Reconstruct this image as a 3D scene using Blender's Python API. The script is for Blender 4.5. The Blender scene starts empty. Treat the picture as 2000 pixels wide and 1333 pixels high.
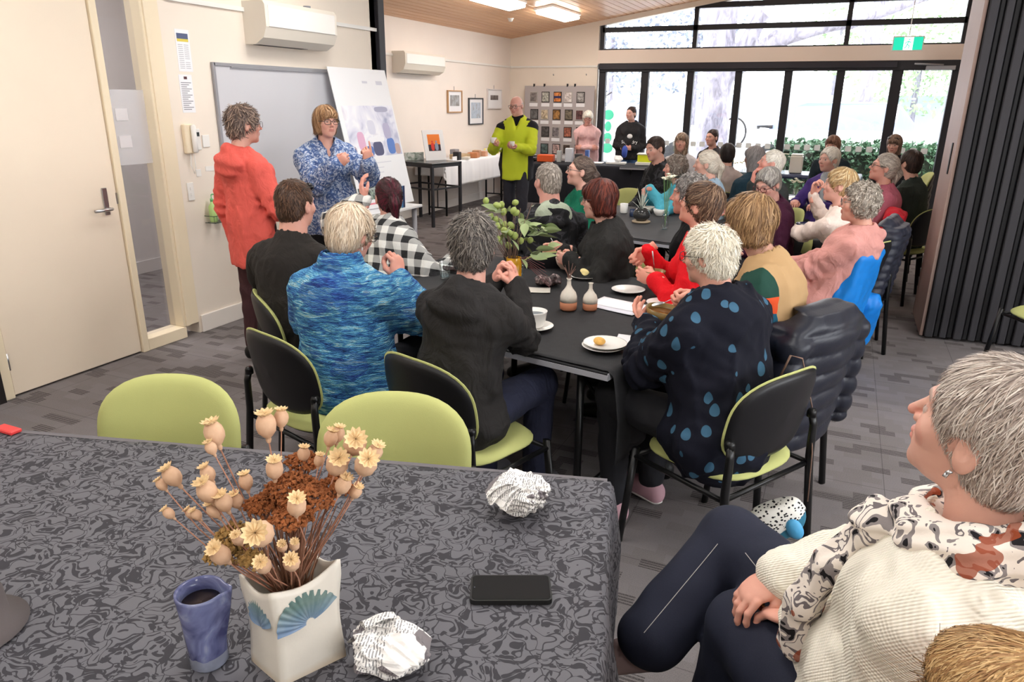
import bpy, bmesh, math, random
import numpy as np
from mathutils import Matrix, Vector, Euler
R = math.radians
sc = bpy.context.scene
COL = sc.collection
rng = np.random.default_rng(7)
random.seed(7)
V3 = lambda *a: np.array(a, dtype=np.float64)

# ---------------------------------------------------------------- camera, sky, exposure
F_PX = 1412.8
yaw, pit, rol = R(23.833), R(18.427), R(0.589)
fw = V3(-math.sin(yaw)*math.cos(pit), math.cos(yaw)*math.cos(pit), -math.sin(pit))
r0 = np.cross(fw, (0, 0, 1)); r0 /= np.linalg.norm(r0); u0 = np.cross(r0, fw)
rr = r0*math.cos(rol)+u0*math.sin(rol); uu = -r0*math.sin(rol)+u0*math.cos(rol)
cd = bpy.data.cameras.new('camera'); cam = bpy.data.objects.new('camera', cd); COL.objects.link(cam)
cd.sensor_width = 36; cd.lens = F_PX/2000*36; cd.clip_start = .05; cd.clip_end = 300
cam.matrix_world = Matrix(((rr[0], uu[0], -fw[0], 0), (rr[1], uu[1], -fw[1], 0), (rr[2], uu[2], -fw[2], 1.68), (0, 0, 0, 1)))
sc.camera = cam
w = bpy.data.worlds.new('sky'); sc.world = w; w.use_nodes = True
w.node_tree.nodes['Background'].inputs[0].default_value = (.93, .96, 1, 1)
w.node_tree.nodes['Background'].inputs[1].default_value = 6.0
sc.view_settings.view_transform = 'Standard'; sc.view_settings.look = 'None'
sc.view_settings.gamma = 1; sc.view_settings.use_curve_mapping = False
sc.view_settings.exposure = 0.70
sc.cycles.max_bounces = 6; sc.cycles.diffuse_bounces = 4; sc.cycles.glossy_bounces = 3
sc.cycles.transmission_bounces = 4; sc.cycles.transparent_max_bounces = 10
sc.cycles.caustics_reflective = False; sc.cycles.caustics_refractive = False
sc.cycles.use_denoising = True
LAMP = 15.0      # radiance of the ceiling panels

# ---------------------------------------------------------------- naming
def prop(o, label=None, cat=None, group=None, kind=None):
    if label: o['label'] = label
    if cat: o['category'] = cat
    if group: o['group'] = group
    if kind: o['kind'] = kind
    return o
def thing(name, label, cat, loc=(0, 0, 0), rz=0, group=None, kind=None):
    o = bpy.data.objects.new(name, None); COL.objects.link(o); o.empty_display_size = .1
    o.location = loc; o.rotation_euler = (0, 0, rz)
    return prop(o, label, cat, group, kind)
def link(name, me, mat=None, parent=None, smooth=None, loc=None, rot=None):
    o = bpy.data.objects.new(name, me); COL.objects.link(o)
    if mat is not None and not me.materials:
        for m in (mat if isinstance(mat, (list, tuple)) else [mat]): me.materials.append(m)
    if parent is not None: o.parent = parent
    if loc is not None: o.location = loc
    if rot is not None: o.rotation_euler = rot
    if smooth is not None: me.shade_smooth() if smooth else me.shade_flat()
    return o
def copy_tree(o, parent=None):
    c = o.copy(); COL.objects.link(c)
    if parent is not None: c.parent = parent
    for ch in o.children: copy_tree(ch, c)
    return c

# ---------------------------------------------------------------- plain mesh helper
class MB:
    def __init__(s): s.v = []; s.f = []; s.mi = []; s.m = 0
    def add(s, v, f):
        b = len(s.v); s.v += [tuple(map(float, p)) for p in v]
        for q in f: s.f.append([b+i for i in q]); s.mi.append(s.m)
        return s
    def box(s, a, b, bev=0):
        x0, y0, z0 = a; x1, y1, z1 = b
        if bev <= 0:
            s.add([(x, y, z) for z in (z0, z1) for y in (y0, y1) for x in (x0, x1)],
                  [(0, 2, 3, 1), (4, 5, 7, 6), (0, 1, 5, 4), (2, 6, 7, 3), (0, 4, 6, 2), (1, 3, 7, 5)]); return s
        c = ((x0+x1)/2, (y0+y1)/2, (z0+z1)/2); h = ((x1-x0)/2, (y1-y0)/2, (z1-z0)/2)
        vs = []; idx = {}
        for sx in (-1, 1):
            for sy in (-1, 1):
                for sz in (-1, 1):
                    for k in range(3):
                        sg = (sx, sy, sz)
                        idx[(sx, sy, sz, k)] = len(vs)
                        vs.append(tuple(c[i]+sg[i]*(h[i]-(0 if i == k else bev)) for i in range(3)))
        fs = []
        def orient(f):
            p = [np.array(vs[i]) for i in f]; n = np.cross(p[1]-p[0], p[2]-p[0])
            if np.dot(n, sum(p)/len(p)-np.array(c)) < 0: f = f[::-1]
            fs.append(f)
        for k in range(3):
            i, j = [a for a in range(3) if a != k]
            for sg in (-1, 1):
                f = []
                for a, b2 in ((-1, -1), (1, -1), (1, 1), (-1, 1)):
                    t = [0]*3; t[k] = sg; t[i] = a; t[j] = b2; f.append(idx[(*t, k)])
                orient(f)
            for a in (-1, 1):
                for b2 in (-1, 1):
                    f = []
                    for e, kk in ((-1, i), (1, i), (1, j), (-1, j)):
                        t = [0]*3; t[k] = e; t[i] = a; t[j] = b2; f.append(idx[(*t, kk)])
                    orient(f)
        for sx in (-1, 1):
            for sy in (-1, 1):
                for sz in (-1, 1): orient([idx[(sx, sy, sz, k)] for k in range(3)])
        s.add(vs, fs); return s
    def tube(s, pts, r, n=8, cap=True, flat=1.0):
        pts = [np.array(p, float) for p in pts]; m = len(pts)
        rs = r if isinstance(r, (list, tuple, np.ndarray)) else [r]*m
        T = [pts[min(i+1, m-1)]-pts[max(i-1, 0)] for i in range(m)]
        T = [t/(np.linalg.norm(t)+1e-12) for t in T]
        up = np.array((0, 0, 1.)) if abs(T[0][2]) < .9 else np.array((1., 0, 0))
        a = np.cross(T[0], up); a /= np.linalg.norm(a); vs = []
        for i in range(m):
            a = a-T[i]*np.dot(a, T[i]); a /= np.linalg.norm(a)+1e-12; b = np.cross(T[i], a)
            for k in range(n):
                t = 2*math.pi*k/n; vs.append(pts[i]+rs[i]*(a*math.cos(t)+b*math.sin(t)*flat))
        fs = [(i*n+k, i*n+(k+1) % n, (i+1)*n+(k+1) % n, (i+1)*n+k) for i in range(m-1) for k in range(n)]
        if cap: fs += [tuple(range(n))[::-1], tuple((m-1)*n+k for k in range(n))]
        s.add(vs, fs); return s
    def lathe(s, prof, n=24, c=(0, 0, 0), sx=1, sy=1, rz=0):
        vs = []; m = len(prof)
        for r, z in prof:
            for k in range(n):
                t = 2*math.pi*k/n+rz; vs.append((c[0]+r*math.cos(t)*sx, c[1]+r*math.sin(t)*sy, c[2]+z))
        fs = [(i*n+k, i*n+(k+1) % n, (i+1)*n+(k+1) % n, (i+1)*n+k) for i in range(m-1) for k in range(n)]
        if prof[0][0] > 1e-5: fs.append(tuple(range(n))[::-1])
        if prof[-1][0] > 1e-5: fs.append(tuple((m-1)*n+k for k in range(n)))
        s.add(vs, fs); return s
    def grid(s, P, closed=False):
        a, b = P.shape[:2]; vs = P.reshape(-1, 3)
        fs = [(i*b+j, i*b+(j+1) % b, (i+1)*b+(j+1) % b, (i+1)*b+j) for i in range(a-1) for j in range(b if closed else b-1)]
        s.add(vs, fs); return s
    def mesh(s, name='m', uv=None):
        me = bpy.data.meshes.new(name); me.from_pydata(s.v, [], s.f); me.validate()
        if any(s.mi) and len(me.polygons) == len(s.mi): me.polygons.foreach_set('material_index', s.mi)
        me.update(); return me
    def obj(s, name, mat, parent=None, smooth=False, **k):
        return link(name, s.mesh(name), mat, parent, smooth, **k)
def box_obj(name, a, b, mat, parent=None, bev=0, **k): return MB().box(a, b, bev).obj(name, mat, parent, **k)
def np_mesh(name, v, f):
    me = bpy.data.meshes.new(name); n = len(f); k = f.shape[1] if n else 4
    me.vertices.add(len(v)); me.vertices.foreach_set('co', np.ascontiguousarray(v, dtype=np.float32).ravel())
    me.loops.add(n*k); me.loops.foreach_set('vertex_index', np.ascontiguousarray(f, dtype=np.int32).ravel())
    me.polygons.add(n); me.polygons.foreach_set('loop_start', np.arange(0, n*k, k, dtype=np.int32))
    me.update(calc_edges=True); me.shade_smooth(); return me
def set_col(me, c, name='Col'):
    a = me.color_attributes.new(name, 'FLOAT_COLOR', 'POINT')
    c = np.concatenate([c, np.ones((len(c), 1))], 1).astype(np.float32); a.data.foreach_set('color', c.ravel())

# ---------------------------------------------------------------- materials
def srgb(c):
    if isinstance(c, str): c = [int(c[i:i+2], 16)/255 for i in (0, 2, 4)]
    return tuple((x/12.92 if x <= .04045 else ((x+.055)/1.055)**2.4) for x in c)
MATS = {}
class NT:
    def __init__(s, name):
        s.m = bpy.data.materials.new(name); s.m.use_nodes = True; s.t = s.m.node_tree
        s.b = s.t.nodes['Principled BSDF']; s.out = s.t.nodes['Material Output']; s.b.inputs['Specular IOR Level'].default_value = .35
    def n(s, ty, **k):
        o = s.t.nodes.new(ty)
        for a, v in k.items():
            if a.startswith('i_'):
                key = a[2:]; key = int(key) if key.isdigit() else key.replace('_', ' ')
                s.set(o.inputs[key], v)
            else: setattr(o, a, v)
        return o
    def set(s, sock, v):
        if isinstance(v, bpy.types.NodeSocket): s.t.links.new(v, sock)
        elif isinstance(v, bpy.types.Node): s.t.links.new(v.outputs[0], sock)
        else:
            if isinstance(v, (tuple, list)) and len(v) == 3 and sock.type == 'RGBA': v = (*v, 1)
            sock.default_value = v
    def math(s, op, a, b=None, c=None, clamp=False):
        o = s.t.nodes.new('ShaderNodeMath'); o.operation = op; o.use_clamp = clamp
        s.set(o.inputs[0], a)
        if b is not None: s.set(o.inputs[1], b)
        if c is not None: s.set(o.inputs[2], c)
        return o.outputs[0]
    def mix(s, f, a, b):
        o = s.t.nodes.new('ShaderNodeMix'); o.data_type = 'RGBA'
        s.set(o.inputs[0], f); s.set(o.inputs[6], a); s.set(o.inputs[7], b); return o.outputs[2]
    def ramp(s, f, stops, interp='LINEAR'):
        o = s.t.nodes.new('ShaderNodeValToRGB'); o.color_ramp.interpolation = interp
        e = o.color_ramp.elements
        while len(e) < len(stops): e.new(.5)
        for i, (p, c) in enumerate(stops):
            e[i].position = p; e[i].color = (*c, 1) if len(c) == 3 else c
        s.set(o.inputs[0], f); return o.outputs[0]
    def coord(s, kind='Object', scale=None, rot=None):
        c = s.t.nodes.new('ShaderNodeTexCoord').outputs[kind]
        if scale is None and rot is None: return c
        m = s.t.nodes.new('ShaderNodeMapping'); s.t.links.new(c, m.inputs[0])
        if scale is not None: m.inputs['Scale'].default_value = scale if isinstance(scale, (tuple, list)) else (scale,)*3
        if rot is not None: m.inputs['Rotation'].default_value = rot
        return m.outputs[0]
    def noise(s, vec, scale, detail=2, rough=.5, dist=0):
        o = s.n('ShaderNodeTexNoise'); s.set(o.inputs['Vector'], vec)
        o.inputs['Scale'].default_value = scale; o.inputs['Detail'].default_value = detail
        o.inputs['Roughness'].default_value = rough; o.inputs['Distortion'].default_value = dist; return o.outputs[0]
    def bump(s, h, strength=.3, dist=.002):
        o = s.n('ShaderNodeBump'); o.inputs['Strength'].default_value = strength; o.inputs['Distance'].default_value = dist
        s.set(o.inputs['Height'], h); s.set(s.b.inputs['Normal'], o.outputs[0]); return o
    def base(s, c): s.set(s.b.inputs['Base Color'], c); return s
    def rough(s, r): s.set(s.b.inputs['Roughness'], r); return s
    def put(s, **k):
        for a, v in k.items(): s.set(s.b.inputs[a.replace('_', ' ')], v)
        return s
def mat(name, c, rough=.5, metal=0, var=0, vscale=8, bump=0, bscale=200, **k):
    key = (name, str(c), rough, metal, var, bump)
    if key in MATS: return MATS[key]
    t = NT(name); c = srgb(c); t.rough(rough); t.put(Metallic=metal, **k)
    if var or bump:
        co = t.coord()
    if var:
        n = t.noise(co, vscale, 3)
        t.base(t.ramp(n, [(.3, tuple(x*(1-var) for x in c)), (.7, tuple(min(1, x*(1+var)) for x in c))]))
    else: t.base(c)
    if bump: t.bump(t.noise(co, bscale, 2), bump, .002)
    MATS[key] = t.m; return t.m
def emit(name, c, s):
    t = NT(name); t.base(c); t.put(Emission_Color=c, Emission_Strength=s); t.rough(.6); return t.m
# ---------------------------------------------------------------- implicit surfaces -> meshes (bodies, hair, clothes)
def vl(p): return np.sqrt((p*p).sum(-1))
def capsule(p, a, b, ra, rb=None):
    rb = ra if rb is None else rb
    a = np.asarray(a, np.float32); b = np.asarray(b, np.float32); ab = b-a; pa = p-a
    h = np.clip(pa@ab/(ab@ab+1e-12), 0, 1)
    return vl(pa-h[:, None]*ab)-(ra+(rb-ra)*h)
def ecap(p, a, b, ra, rb, ax, k):   # capsule squashed along unit axis ax by factor k (k<1: thinner)
    ax = np.asarray(ax, np.float32); a = np.asarray(a, np.float32); b = np.asarray(b, np.float32)
    s = (1/k-1); q = p+((p-a)@ax)[:, None]*ax*s; b2 = b+((b-a)@ax)*ax*s
    return capsule(q, a, b2, ra, rb)*(k**.5)
def ellip(p, c, r, M=None):
    q = p-np.asarray(c, np.float32)
    if M is not None: q = q@np.asarray(M, np.float32)
    r = np.asarray(r, np.float32); k0 = vl(q/r); k1 = vl(q/(r*r))+1e-9
    return k0*(k0-1)/k1
def smin(a, b, k):
    h = np.clip(.5+.5*(b-a)/k, 0, 1); return b+(a-b)*h-k*h*(1-h)
def smax(a, b, k): return -smin(-a, -b, k)
def wob(p, f, seed=0, n=5):   # cheap smooth noise, about -1..1
    g = np.random.default_rng(seed); o = 0
    for i in range(n):
        d = g.normal(size=3); d *= f*(.6+.8*g.random())/np.linalg.norm(d)
        d2 = g.normal(size=3); d2 *= f*.6/np.linalg.norm(d2)
        o = o+np.sin(p@d.astype(np.float32)+1.3*np.sin(p@d2.astype(np.float32)+g.random()*6)+g.random()*6)
    return o/n*1.6
def surface(f, X, Y, Z):
    """Surface nets over a rectilinear grid given by three coordinate arrays; f is evaluated only near the surface."""
    X, Y, Z = [np.asarray(a, np.float32) for a in (X, Y, Z)]
    B = 4
    pad = lambda A: np.concatenate([A, A[-1]+(A[-1]-A[-2])*np.arange(1, (-(len(A)-1)) % B+1, dtype=np.float32)]) if (len(A)-1) % B else A
    X, Y, Z = pad(X), pad(Y), pad(Z)
    cx, cy, cz = X[::B], Y[::B], Z[::B]
    # blocks
    mx, my, mz = (cx[1:]+cx[:-1])/2, (cy[1:]+cy[:-1])/2, (cz[1:]+cz[:-1])/2
    G = np.stack(np.meshgrid(mx, my, mz, indexing='ij'), -1).reshape(-1, 3)
    rad = np.sqrt(((cx[1:]-cx[:-1])[:, None, None]**2+(cy[1:]-cy[:-1])[None, :, None]**2+(cz[1:]-cz[:-1])[None, None, :]**2)).ravel()/2
    dc = f(G); near = (np.abs(dc) < rad*1.25+.012).reshape(len(mx), len(my), len(mz))
    sgn = np.where(dc > 0, 1., -1.).reshape(near.shape).astype(np.float32)
    nx, ny, nz = len(X), len(Y), len(Z)
    D = np.ones((nx, ny, nz), np.float32)
    full = np.repeat(np.repeat(np.repeat(sgn, B, 0), B, 1), B, 2); D[:nx-1, :ny-1, :nz-1] = full
    Mk = np.zeros((nx, ny, nz), bool); fm = np.repeat(np.repeat(np.repeat(near, B, 0), B, 1), B, 2)
    for i in (0, 1):
        for j in (0, 1):
            for k in (0, 1): Mk[i:nx-1+i, j:ny-1+j, k:nz-1+k] |= fm
    I = np.argwhere(Mk); P = np.stack([X[I[:, 0]], Y[I[:, 1]], Z[I[:, 2]]], 1)
    if len(P): D[I[:, 0], I[:, 1], I[:, 2]] = np.concatenate([f(P[i:i+300000]) for i in range(0, len(P), 300000)])
    S = D < 0
    S[0] = S[-1] = False; S[:, 0] = S[:, -1] = False; S[:, :, 0] = S[:, :, -1] = False
    D = np.where(S, np.minimum(D, -1e-6), np.maximum(D, 1e-6))
    c = S[:-1, :-1, :-1].astype(np.int8)
    cnt = sum(S[i:nx-1+i, j:ny-1+j, k:nz-1+k].astype(np.int8) for i in (0, 1) for j in (0, 1) for k in (0, 1))
    act = (cnt > 0) & (cnt < 8); A = np.argwhere(act)
    vid = -np.ones(act.shape, np.int32); vid[act] = np.arange(len(A))
    off = [(i, j, k) for i in (0, 1) for j in (0, 1) for k in (0, 1)]
    ax = [X, Y, Z]
    def pos(o): return np.stack([ax[d][A[:, d]+o[d]] for d in range(3)], 1)
    def val(o): return D[A[:, 0]+o[0], A[:, 1]+o[1], A[:, 2]+o[2]]
    acc = np.zeros((len(A), 3), np.float32); num = np.zeros(len(A), np.float32)
    for a in off:
        for d in range(3):
            if a[d]: continue
            b = list(a); b[d] = 1
            va, vb = val(a), val(b); cr = (va < 0) != (vb < 0); t = np.where(cr, va/(va-vb+1e-20), 0)
            p = pos(a)*(1-t)[:, None]+pos(b)*t[:, None]
            acc += p*cr[:, None]; num += cr
    V = acc/np.maximum(num, 1)[:, None]
    Fs = []
    for d in range(3):
        e = [0, 0, 0]; e[d] = 1
        Sa = S[:nx-e[0], :ny-e[1], :nz-e[2]]; Sb = S[e[0]:, e[1]:, e[2]:]
        E_ = np.argwhere(Sa != Sb)
        o1, o2 = [k for k in range(3) if k != d]
        ok = (E_[:, o1] > 0) & (E_[:, o2] > 0); E_ = E_[ok]
        q = []
        for s1, s2 in ((1, 1), (0, 1), (0, 0), (1, 0)):
            t = E_.copy(); t[:, o1] -= s1; t[:, o2] -= s2
            q.append(vid[t[:, 0], t[:, 1], t[:, 2]])
        q = np.stack(q, 1); flip = ~S[E_[:, 0], E_[:, 1], E_[:, 2]]
        if d == 1: flip = ~flip
        q[flip] = q[flip][:, ::-1]; Fs.append(q)
    Fq = np.concatenate(Fs); Fq = Fq[(Fq >= 0).all(1)]
    return V, Fq
def ax_uniform(a, b, h): return np.arange(a, b+h, h, dtype=np.float32)
def ax_focus(a, b, h, c0, c1, hf):   # coarse h outside, hf inside c0..c1
    o = []
    if a < c0: n = max(1, int(round((c0-a)/h))); o += list(np.linspace(a, c0, n+1)[:-1])
    n = max(1, int(round((c1-c0)/hf))); o += list(np.linspace(c0, c1, n+1))
    if b > c1: n = max(1, int(round((b-c1)/h))); o += list(np.linspace(c1, b, n+1)[1:])
    return np.array(o, np.float32)
def sdf_geo(f, lo, hi, h): return surface(f, ax_uniform(lo[0], hi[0], h), ax_uniform(lo[1], hi[1], h), ax_uniform(lo[2], hi[2], h))
def bounds(pts, m):
    P = np.array(pts); return P.min(0)-m, P.max(0)+m
def sdf_obj(name, f, lo, hi, h, mat, parent, **k):
    v, q = sdf_geo(f, lo, hi, h); return link(name, np_mesh(name, v, q), mat, parent, **k)
def basis(yaw=0, pitch=0, roll=0):   # columns: right, forward, up ; pitch>0 looks up
    return np.array(Euler((pitch, roll, yaw), 'ZXY' if 0 else 'XYZ').to_matrix())
# ---------------------------------------------------------------- people
def rz3(a): c, s = math.cos(a), math.sin(a); return np.array([[c, -s, 0], [s, c, 0], [0, 0, 1.]])
def rx3(a): c, s = math.cos(a), math.sin(a); return np.array([[1, 0, 0], [0, c, -s], [0, s, c.real]])
def ry3(a): c, s = math.cos(a), math.sin(a); return np.array([[c, 0, s], [0, 1, 0], [-s, 0, c]])
def head_sdf(q, ear=1.0, nose=1.0):
    d = ellip(q, (0, -.012, .03), (.072, .089, .081))
    d = smin(d, ellip(q, (0, .022, -.018), (.059, .066, .086)), .03)
    d = smin(d, ellip(q, (0, .034, -.066), (.044, .046, .042)), .025)
    d = smin(d, vl(q-np.float32([0, .068, -.093]))-.015, .02)
    ax = q.copy(); ax[:, 0] = np.abs(ax[:, 0])
    d = smin(d, capsule(ax, (.012, .083, .026), (.042, .066, .027), .009), .014)
    d = smin(d, vl(ax-np.float32([.042, .056, -.02]))-.02, .022)
    d = smax(d, -(vl(ax-np.float32([.031, .099, .006]))-.017), .012)
    d = smin(d, vl(ax-np.float32([.031, .071, .005]))-.0125, .003)
    d = smin(d, capsule(q, (0, .081, .018), (0, .081+.024*nose, -.022), .006, .0095), .009)
    d = smin(d, vl(ax-np.float32([.011, .09, -.027]))-.0075, .006)
    d = smin(d, ellip(q, (0, .083, -.049), (.021, .012, .0065)), .005)
    d = smin(d, ellip(q, (0, .082, -.06), (.018, .011, .0065)), .005)
    d = smax(d, -(capsule(ax, (0, .097, -.0545), (.02, .086, -.0555), .0018)), .003)
    e = ellip(ax, (.077, -.012, -.004), (.009, .019, .031*ear))
    e = smax(e, -(ellip(ax, (.087, -.008, 0), (.006, .011, .019))), .004)
    return smin(d, e, .008)
def hair_sdf(q, st, vol=0.012):
    g = np.float32
    cr = lambda t, z=0: ellip(q, (0, -.016, .032+z), (.073+t, .091+t, .083+t))
    ax = q.copy(); ax[:, 0] = np.abs(ax[:, 0])
    face = lambda hx=.085, z=.055: ellip(q, (0, .125, -.045), (hx+.012, .118, z+.068))
    earcut = vl(ax-g([.084, .004, -.012]))-.03
    if st in ('bald',):
        d = cr(.004); d = smin(d, ellip(q, (0, -.045, -.03), (.062, .05, .05)), .03)
        d = smax(d, q[:, 2]-.035-.0*q[:, 1], .01); d = smax(d, q[:, 1]-.01, .01); d = smax(d, -earcut, .006)
    elif st in ('short', 'tousled', 'curly', 'bun', 'tail', 'buzz'):
        v = {'buzz': .006}.get(st, vol)
        d = cr(v, .004); d = smin(d, ellip(q, (0, -.048, -.03), (.06+v*.5, .05+v*.6, .06)), .03)
        d = smax(d, -face(.078, .062), .012); d = smax(d, -earcut, .008)
        if st == 'tousled': d = d-.0035*wob(q, 95, 3)
        if st == 'curly':
            d = smin(d, ellip(ax, (.055, -.02, -.01), (.042+v*.4, .06, .065)), .02); d = smax(d, -ellip(q, (0, .125, -.05), (.082, .1, .1)), .012)
            d = d-.007*wob(q, 170, 5)
        if st == 'bun': d = smin(d, vl(q-g([0, -.085, .085]))-.032, .012)
        if st == 'tail':
            d = smin(d, capsule(q, (0, -.1, .03), (.0, -.135, -.02), .022, .028), .014)
            d = smin(d, capsule(q, (0, -.135, -.02), (.01, -.12, -.15), .028, .012), .02)
    elif st in ('bob', 'long'):
        d = cr(vol, .004)
        L = -.075 if st == 'bob' else -.17
        d = smin(d, ecap(q, (0, -.03, 0), (0, -.035, L), .085+vol*.6, .074+vol*.5, (0, 1, 0), .78), .03)
        d = smax(d, -ellip(q, (0, .12, -.075), (.068, .112, .135)), .012)
        d = smin(d, smax(ellip(q, (0, .05, .058), (.062, .042, .04)), -(ellip(q, (0, .1, -.03), (.07, .06, .06))), .01), .015)
        d = smax(d, L-.005-q[:, 2], .015); d = d-.003*wob(q*g([1, 1, .35]), 120, 2)
    return d
def strands(f, st, N, Ls, wd, cols, lift, seed, vs, nseg=4, comb=.35):
    """tapered locks that lie on the hair surface and run the way the hair is combed"""
    g = np.random.default_rng(seed); n = min(N, 10**6)
    q = vs[g.integers(0, len(vs), n)]+g.normal(size=(n, 3))*.003
    def grad(p):
        e = .002; o = np.stack([f(p+np.float32(np.eye(3)[k]*e))-f(p-np.float32(np.eye(3)[k]*e)) for k in range(3)], 1)
        return o/(vl(o)[:, None]+1e-9)
    q = q.astype(np.float32); off = g.random(n)**2*.004*lift
    crown = np.float32([.012, -.045, .115]); jit = g.normal(size=(n, 3))*(.9 if st == 'curly' else .42 if st == 'tousled' else .22)
    rings = []; nrm = grad(q); q = q-nrm*(f(q)-off+.001)[:, None]
    L = Ls*(.6+.7*g.random(n))
    for i in range(nseg+1):
        rel = q-crown
        if st in ('tail',): dr = np.float32([0, -.1, .03])-q
        elif st == 'bun': dr = np.float32([0, -.085, .085])-q
        elif st in ('bob', 'long'):
            dr = rel*np.float32([1, 1, 1])/(vl(rel)[:, None]+.02)*.8+np.float32([0, 0, -.8])
        elif st == 'curly': dr = rel/(vl(rel)[:, None]+.02)*.6
        else:
            dr = rel/(vl(rel)[:, None]+.02)+np.float32([.15, comb, -.25])*(q[:, 1:2] > -.02)+np.float32([0, 0, -.5])*(q[:, 1:2] <= -.02)
        dr = dr/(vl(dr)[:, None]+1e-6)+jit
        nrm = grad(q); dr = dr-nrm*(dr*nrm).sum(1)[:, None]; dr /= vl(dr)[:, None]+1e-6
        sd = np.cross(nrm, dr); t = i/nseg
        ww = wd*(.75+.5*t if t < .5 else 1.9*(1-t)+.05)[..., None] if False else wd*(1.0 if t < .6 else (1-t)/.4*.9+.1)
        wv = (ww*(.6+.8*((np.arange(n)*.618) % 1)))[:, None]
        rings.append((q+sd*wv/2, q-sd*wv/2))
        q = q+dr*(L/nseg)[:, None]
        if st == 'curly': jit = jit+g.normal(size=(n, 3))*.5
        tgt = off+lift*.004*((i+1)/nseg)**2*(1+2*g.random(n)*(st in ('tousled', 'curly')))
        q = q-nrm*(f(q)-tgt)[:, None]*.9
    V = np.stack([np.stack(r, 1) for r in rings], 1).reshape(-1, 3)  # n,(seg+1),2
    b = (np.arange(n)*(nseg+1)*2)[:, None]; fs = []
    for i in range(nseg): k = i*2; fs.append(np.concatenate([b+k, b+k+1, b+k+3, b+k+2], 1))
    C = cols[g.integers(0, len(cols), n)]*(.87+.26*g.random(n))[:, None]
    return V, np.concatenate(fs), np.repeat(C, (nseg+1)*2, 0)
def hair_mat():
    if 'hair' in MATS: return MATS['hair']
    t = NT('hair'); a = t.n('ShaderNodeAttribute', attribute_name='Col'); t.base(a.outputs['Color']); t.rough(.5)
    t.put(Specular_IOR_Level=.3); MATS['hair'] = t.m; return t.m
def skin_mat():
    if 'skin' in MATS: return MATS['skin']
    t = NT('skin'); a = t.n('ShaderNodeAttribute', attribute_name='Col'); co = t.coord()
    n = t.noise(co, 60, 3); t.base(t.mix(t.math('MULTIPLY', n, .22), a.outputs['Color'], srgb((.80, .50, .44)))); t.rough(.5)
    t.put(Subsurface_Weight=.08, Subsurface_Radius=(.01, .004, .002), Specular_IOR_Level=.4)
    t.bump(t.noise(co, 420, 2), .15, .001); MATS['skin'] = t.m; return t.m
def ik(S, T, a, b, pole):
    S, T, pole = V3(*S), V3(*T), V3(*pole); D = T-S; L = np.linalg.norm(D)
    if L > (a+b)*.985: T = S+D/L*(a+b)*.985; D = T-S; L = np.linalg.norm(D)
    u = D/L; x = (a*a-b*b+L*L)/(2*L); h = math.sqrt(max(a*a-x*x, 1e-5)); pl = pole-u*np.dot(pole, u); pl /= np.linalg.norm(pl)+1e-9
    return S+u*x+pl*h, T
def hand_geo(W, a, n, side, curl=.6, s=1.0, h=.004, spread=.0, point=0):
    a = V3(*a); a /= np.linalg.norm(a); n = V3(*n); n = n-a*np.dot(n, a); n /= np.linalg.norm(n); sd = np.cross(a, n)*side
    M = np.stack([sd, a, n], 1)*1.0   # local (s,a,n)
    segs = []
    for i, (x, L) in enumerate(((.030, .072), (.011, .082), (-.008, .077), (-.026, .060))):
        p = V3(x, .083-.006*abs(i-1), 0); c = curl*.55; dx = x*(.12+spread*4)/.03*.3
        cc = curl if not (point and i == 0) else .15
        ang = 0
        for k, fr in enumerate((.45, .31, .24)):
            ang += cc*(.8, 1.05, .7)[k]
            d = V3(dx, math.cos(ang), math.sin(ang)); d /= np.linalg.norm(d); p2 = p+d*L*fr
            segs.append((p, p2, (.0092, .0083, .0075, .0066)[k], (.0083, .0075, .0066)[k])); p = p2
    t0, t1, t2, t3 = V3(.024, .012, .006), V3(.045, .042, .014+.01*curl), V3(.05-.012*curl, .066, .022+.018*curl), V3(.046-.022*curl, .086, .028+.024*curl)
    segs += [(t0, t1, .014, .0115), (t1, t2, .0108, .0095), (t2, t3, .0095, .0075)]
    def f(p):
        q = (p/s).astype(np.float32)
        d = ellip(q, (0, .047, 0), (.041, .05, .0155)); d = smin(d, ellip(q, (.012, .03, .006), (.026, .034, .016)), .01)
        d = smin(d, ecap(q, (0, -.05, 0), (0, .02, 0), .027, .029, (0, 0, 1), .7), .012)
        for i, (A, B, ra, rb) in enumerate(segs): d = smin(d, capsule(q, A, B, ra, rb), .004 if i < 12 else .006)
        return d*s
    v, q = sdf_geo(f, (-.085*s, -.06*s, -.05*s), (.085*s, .18*s, .12*s), h)
    if np.linalg.det(M) < 0: q = q[:, ::-1]
    return v@M.T+V3(*W), q
PCT = [0]
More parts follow.
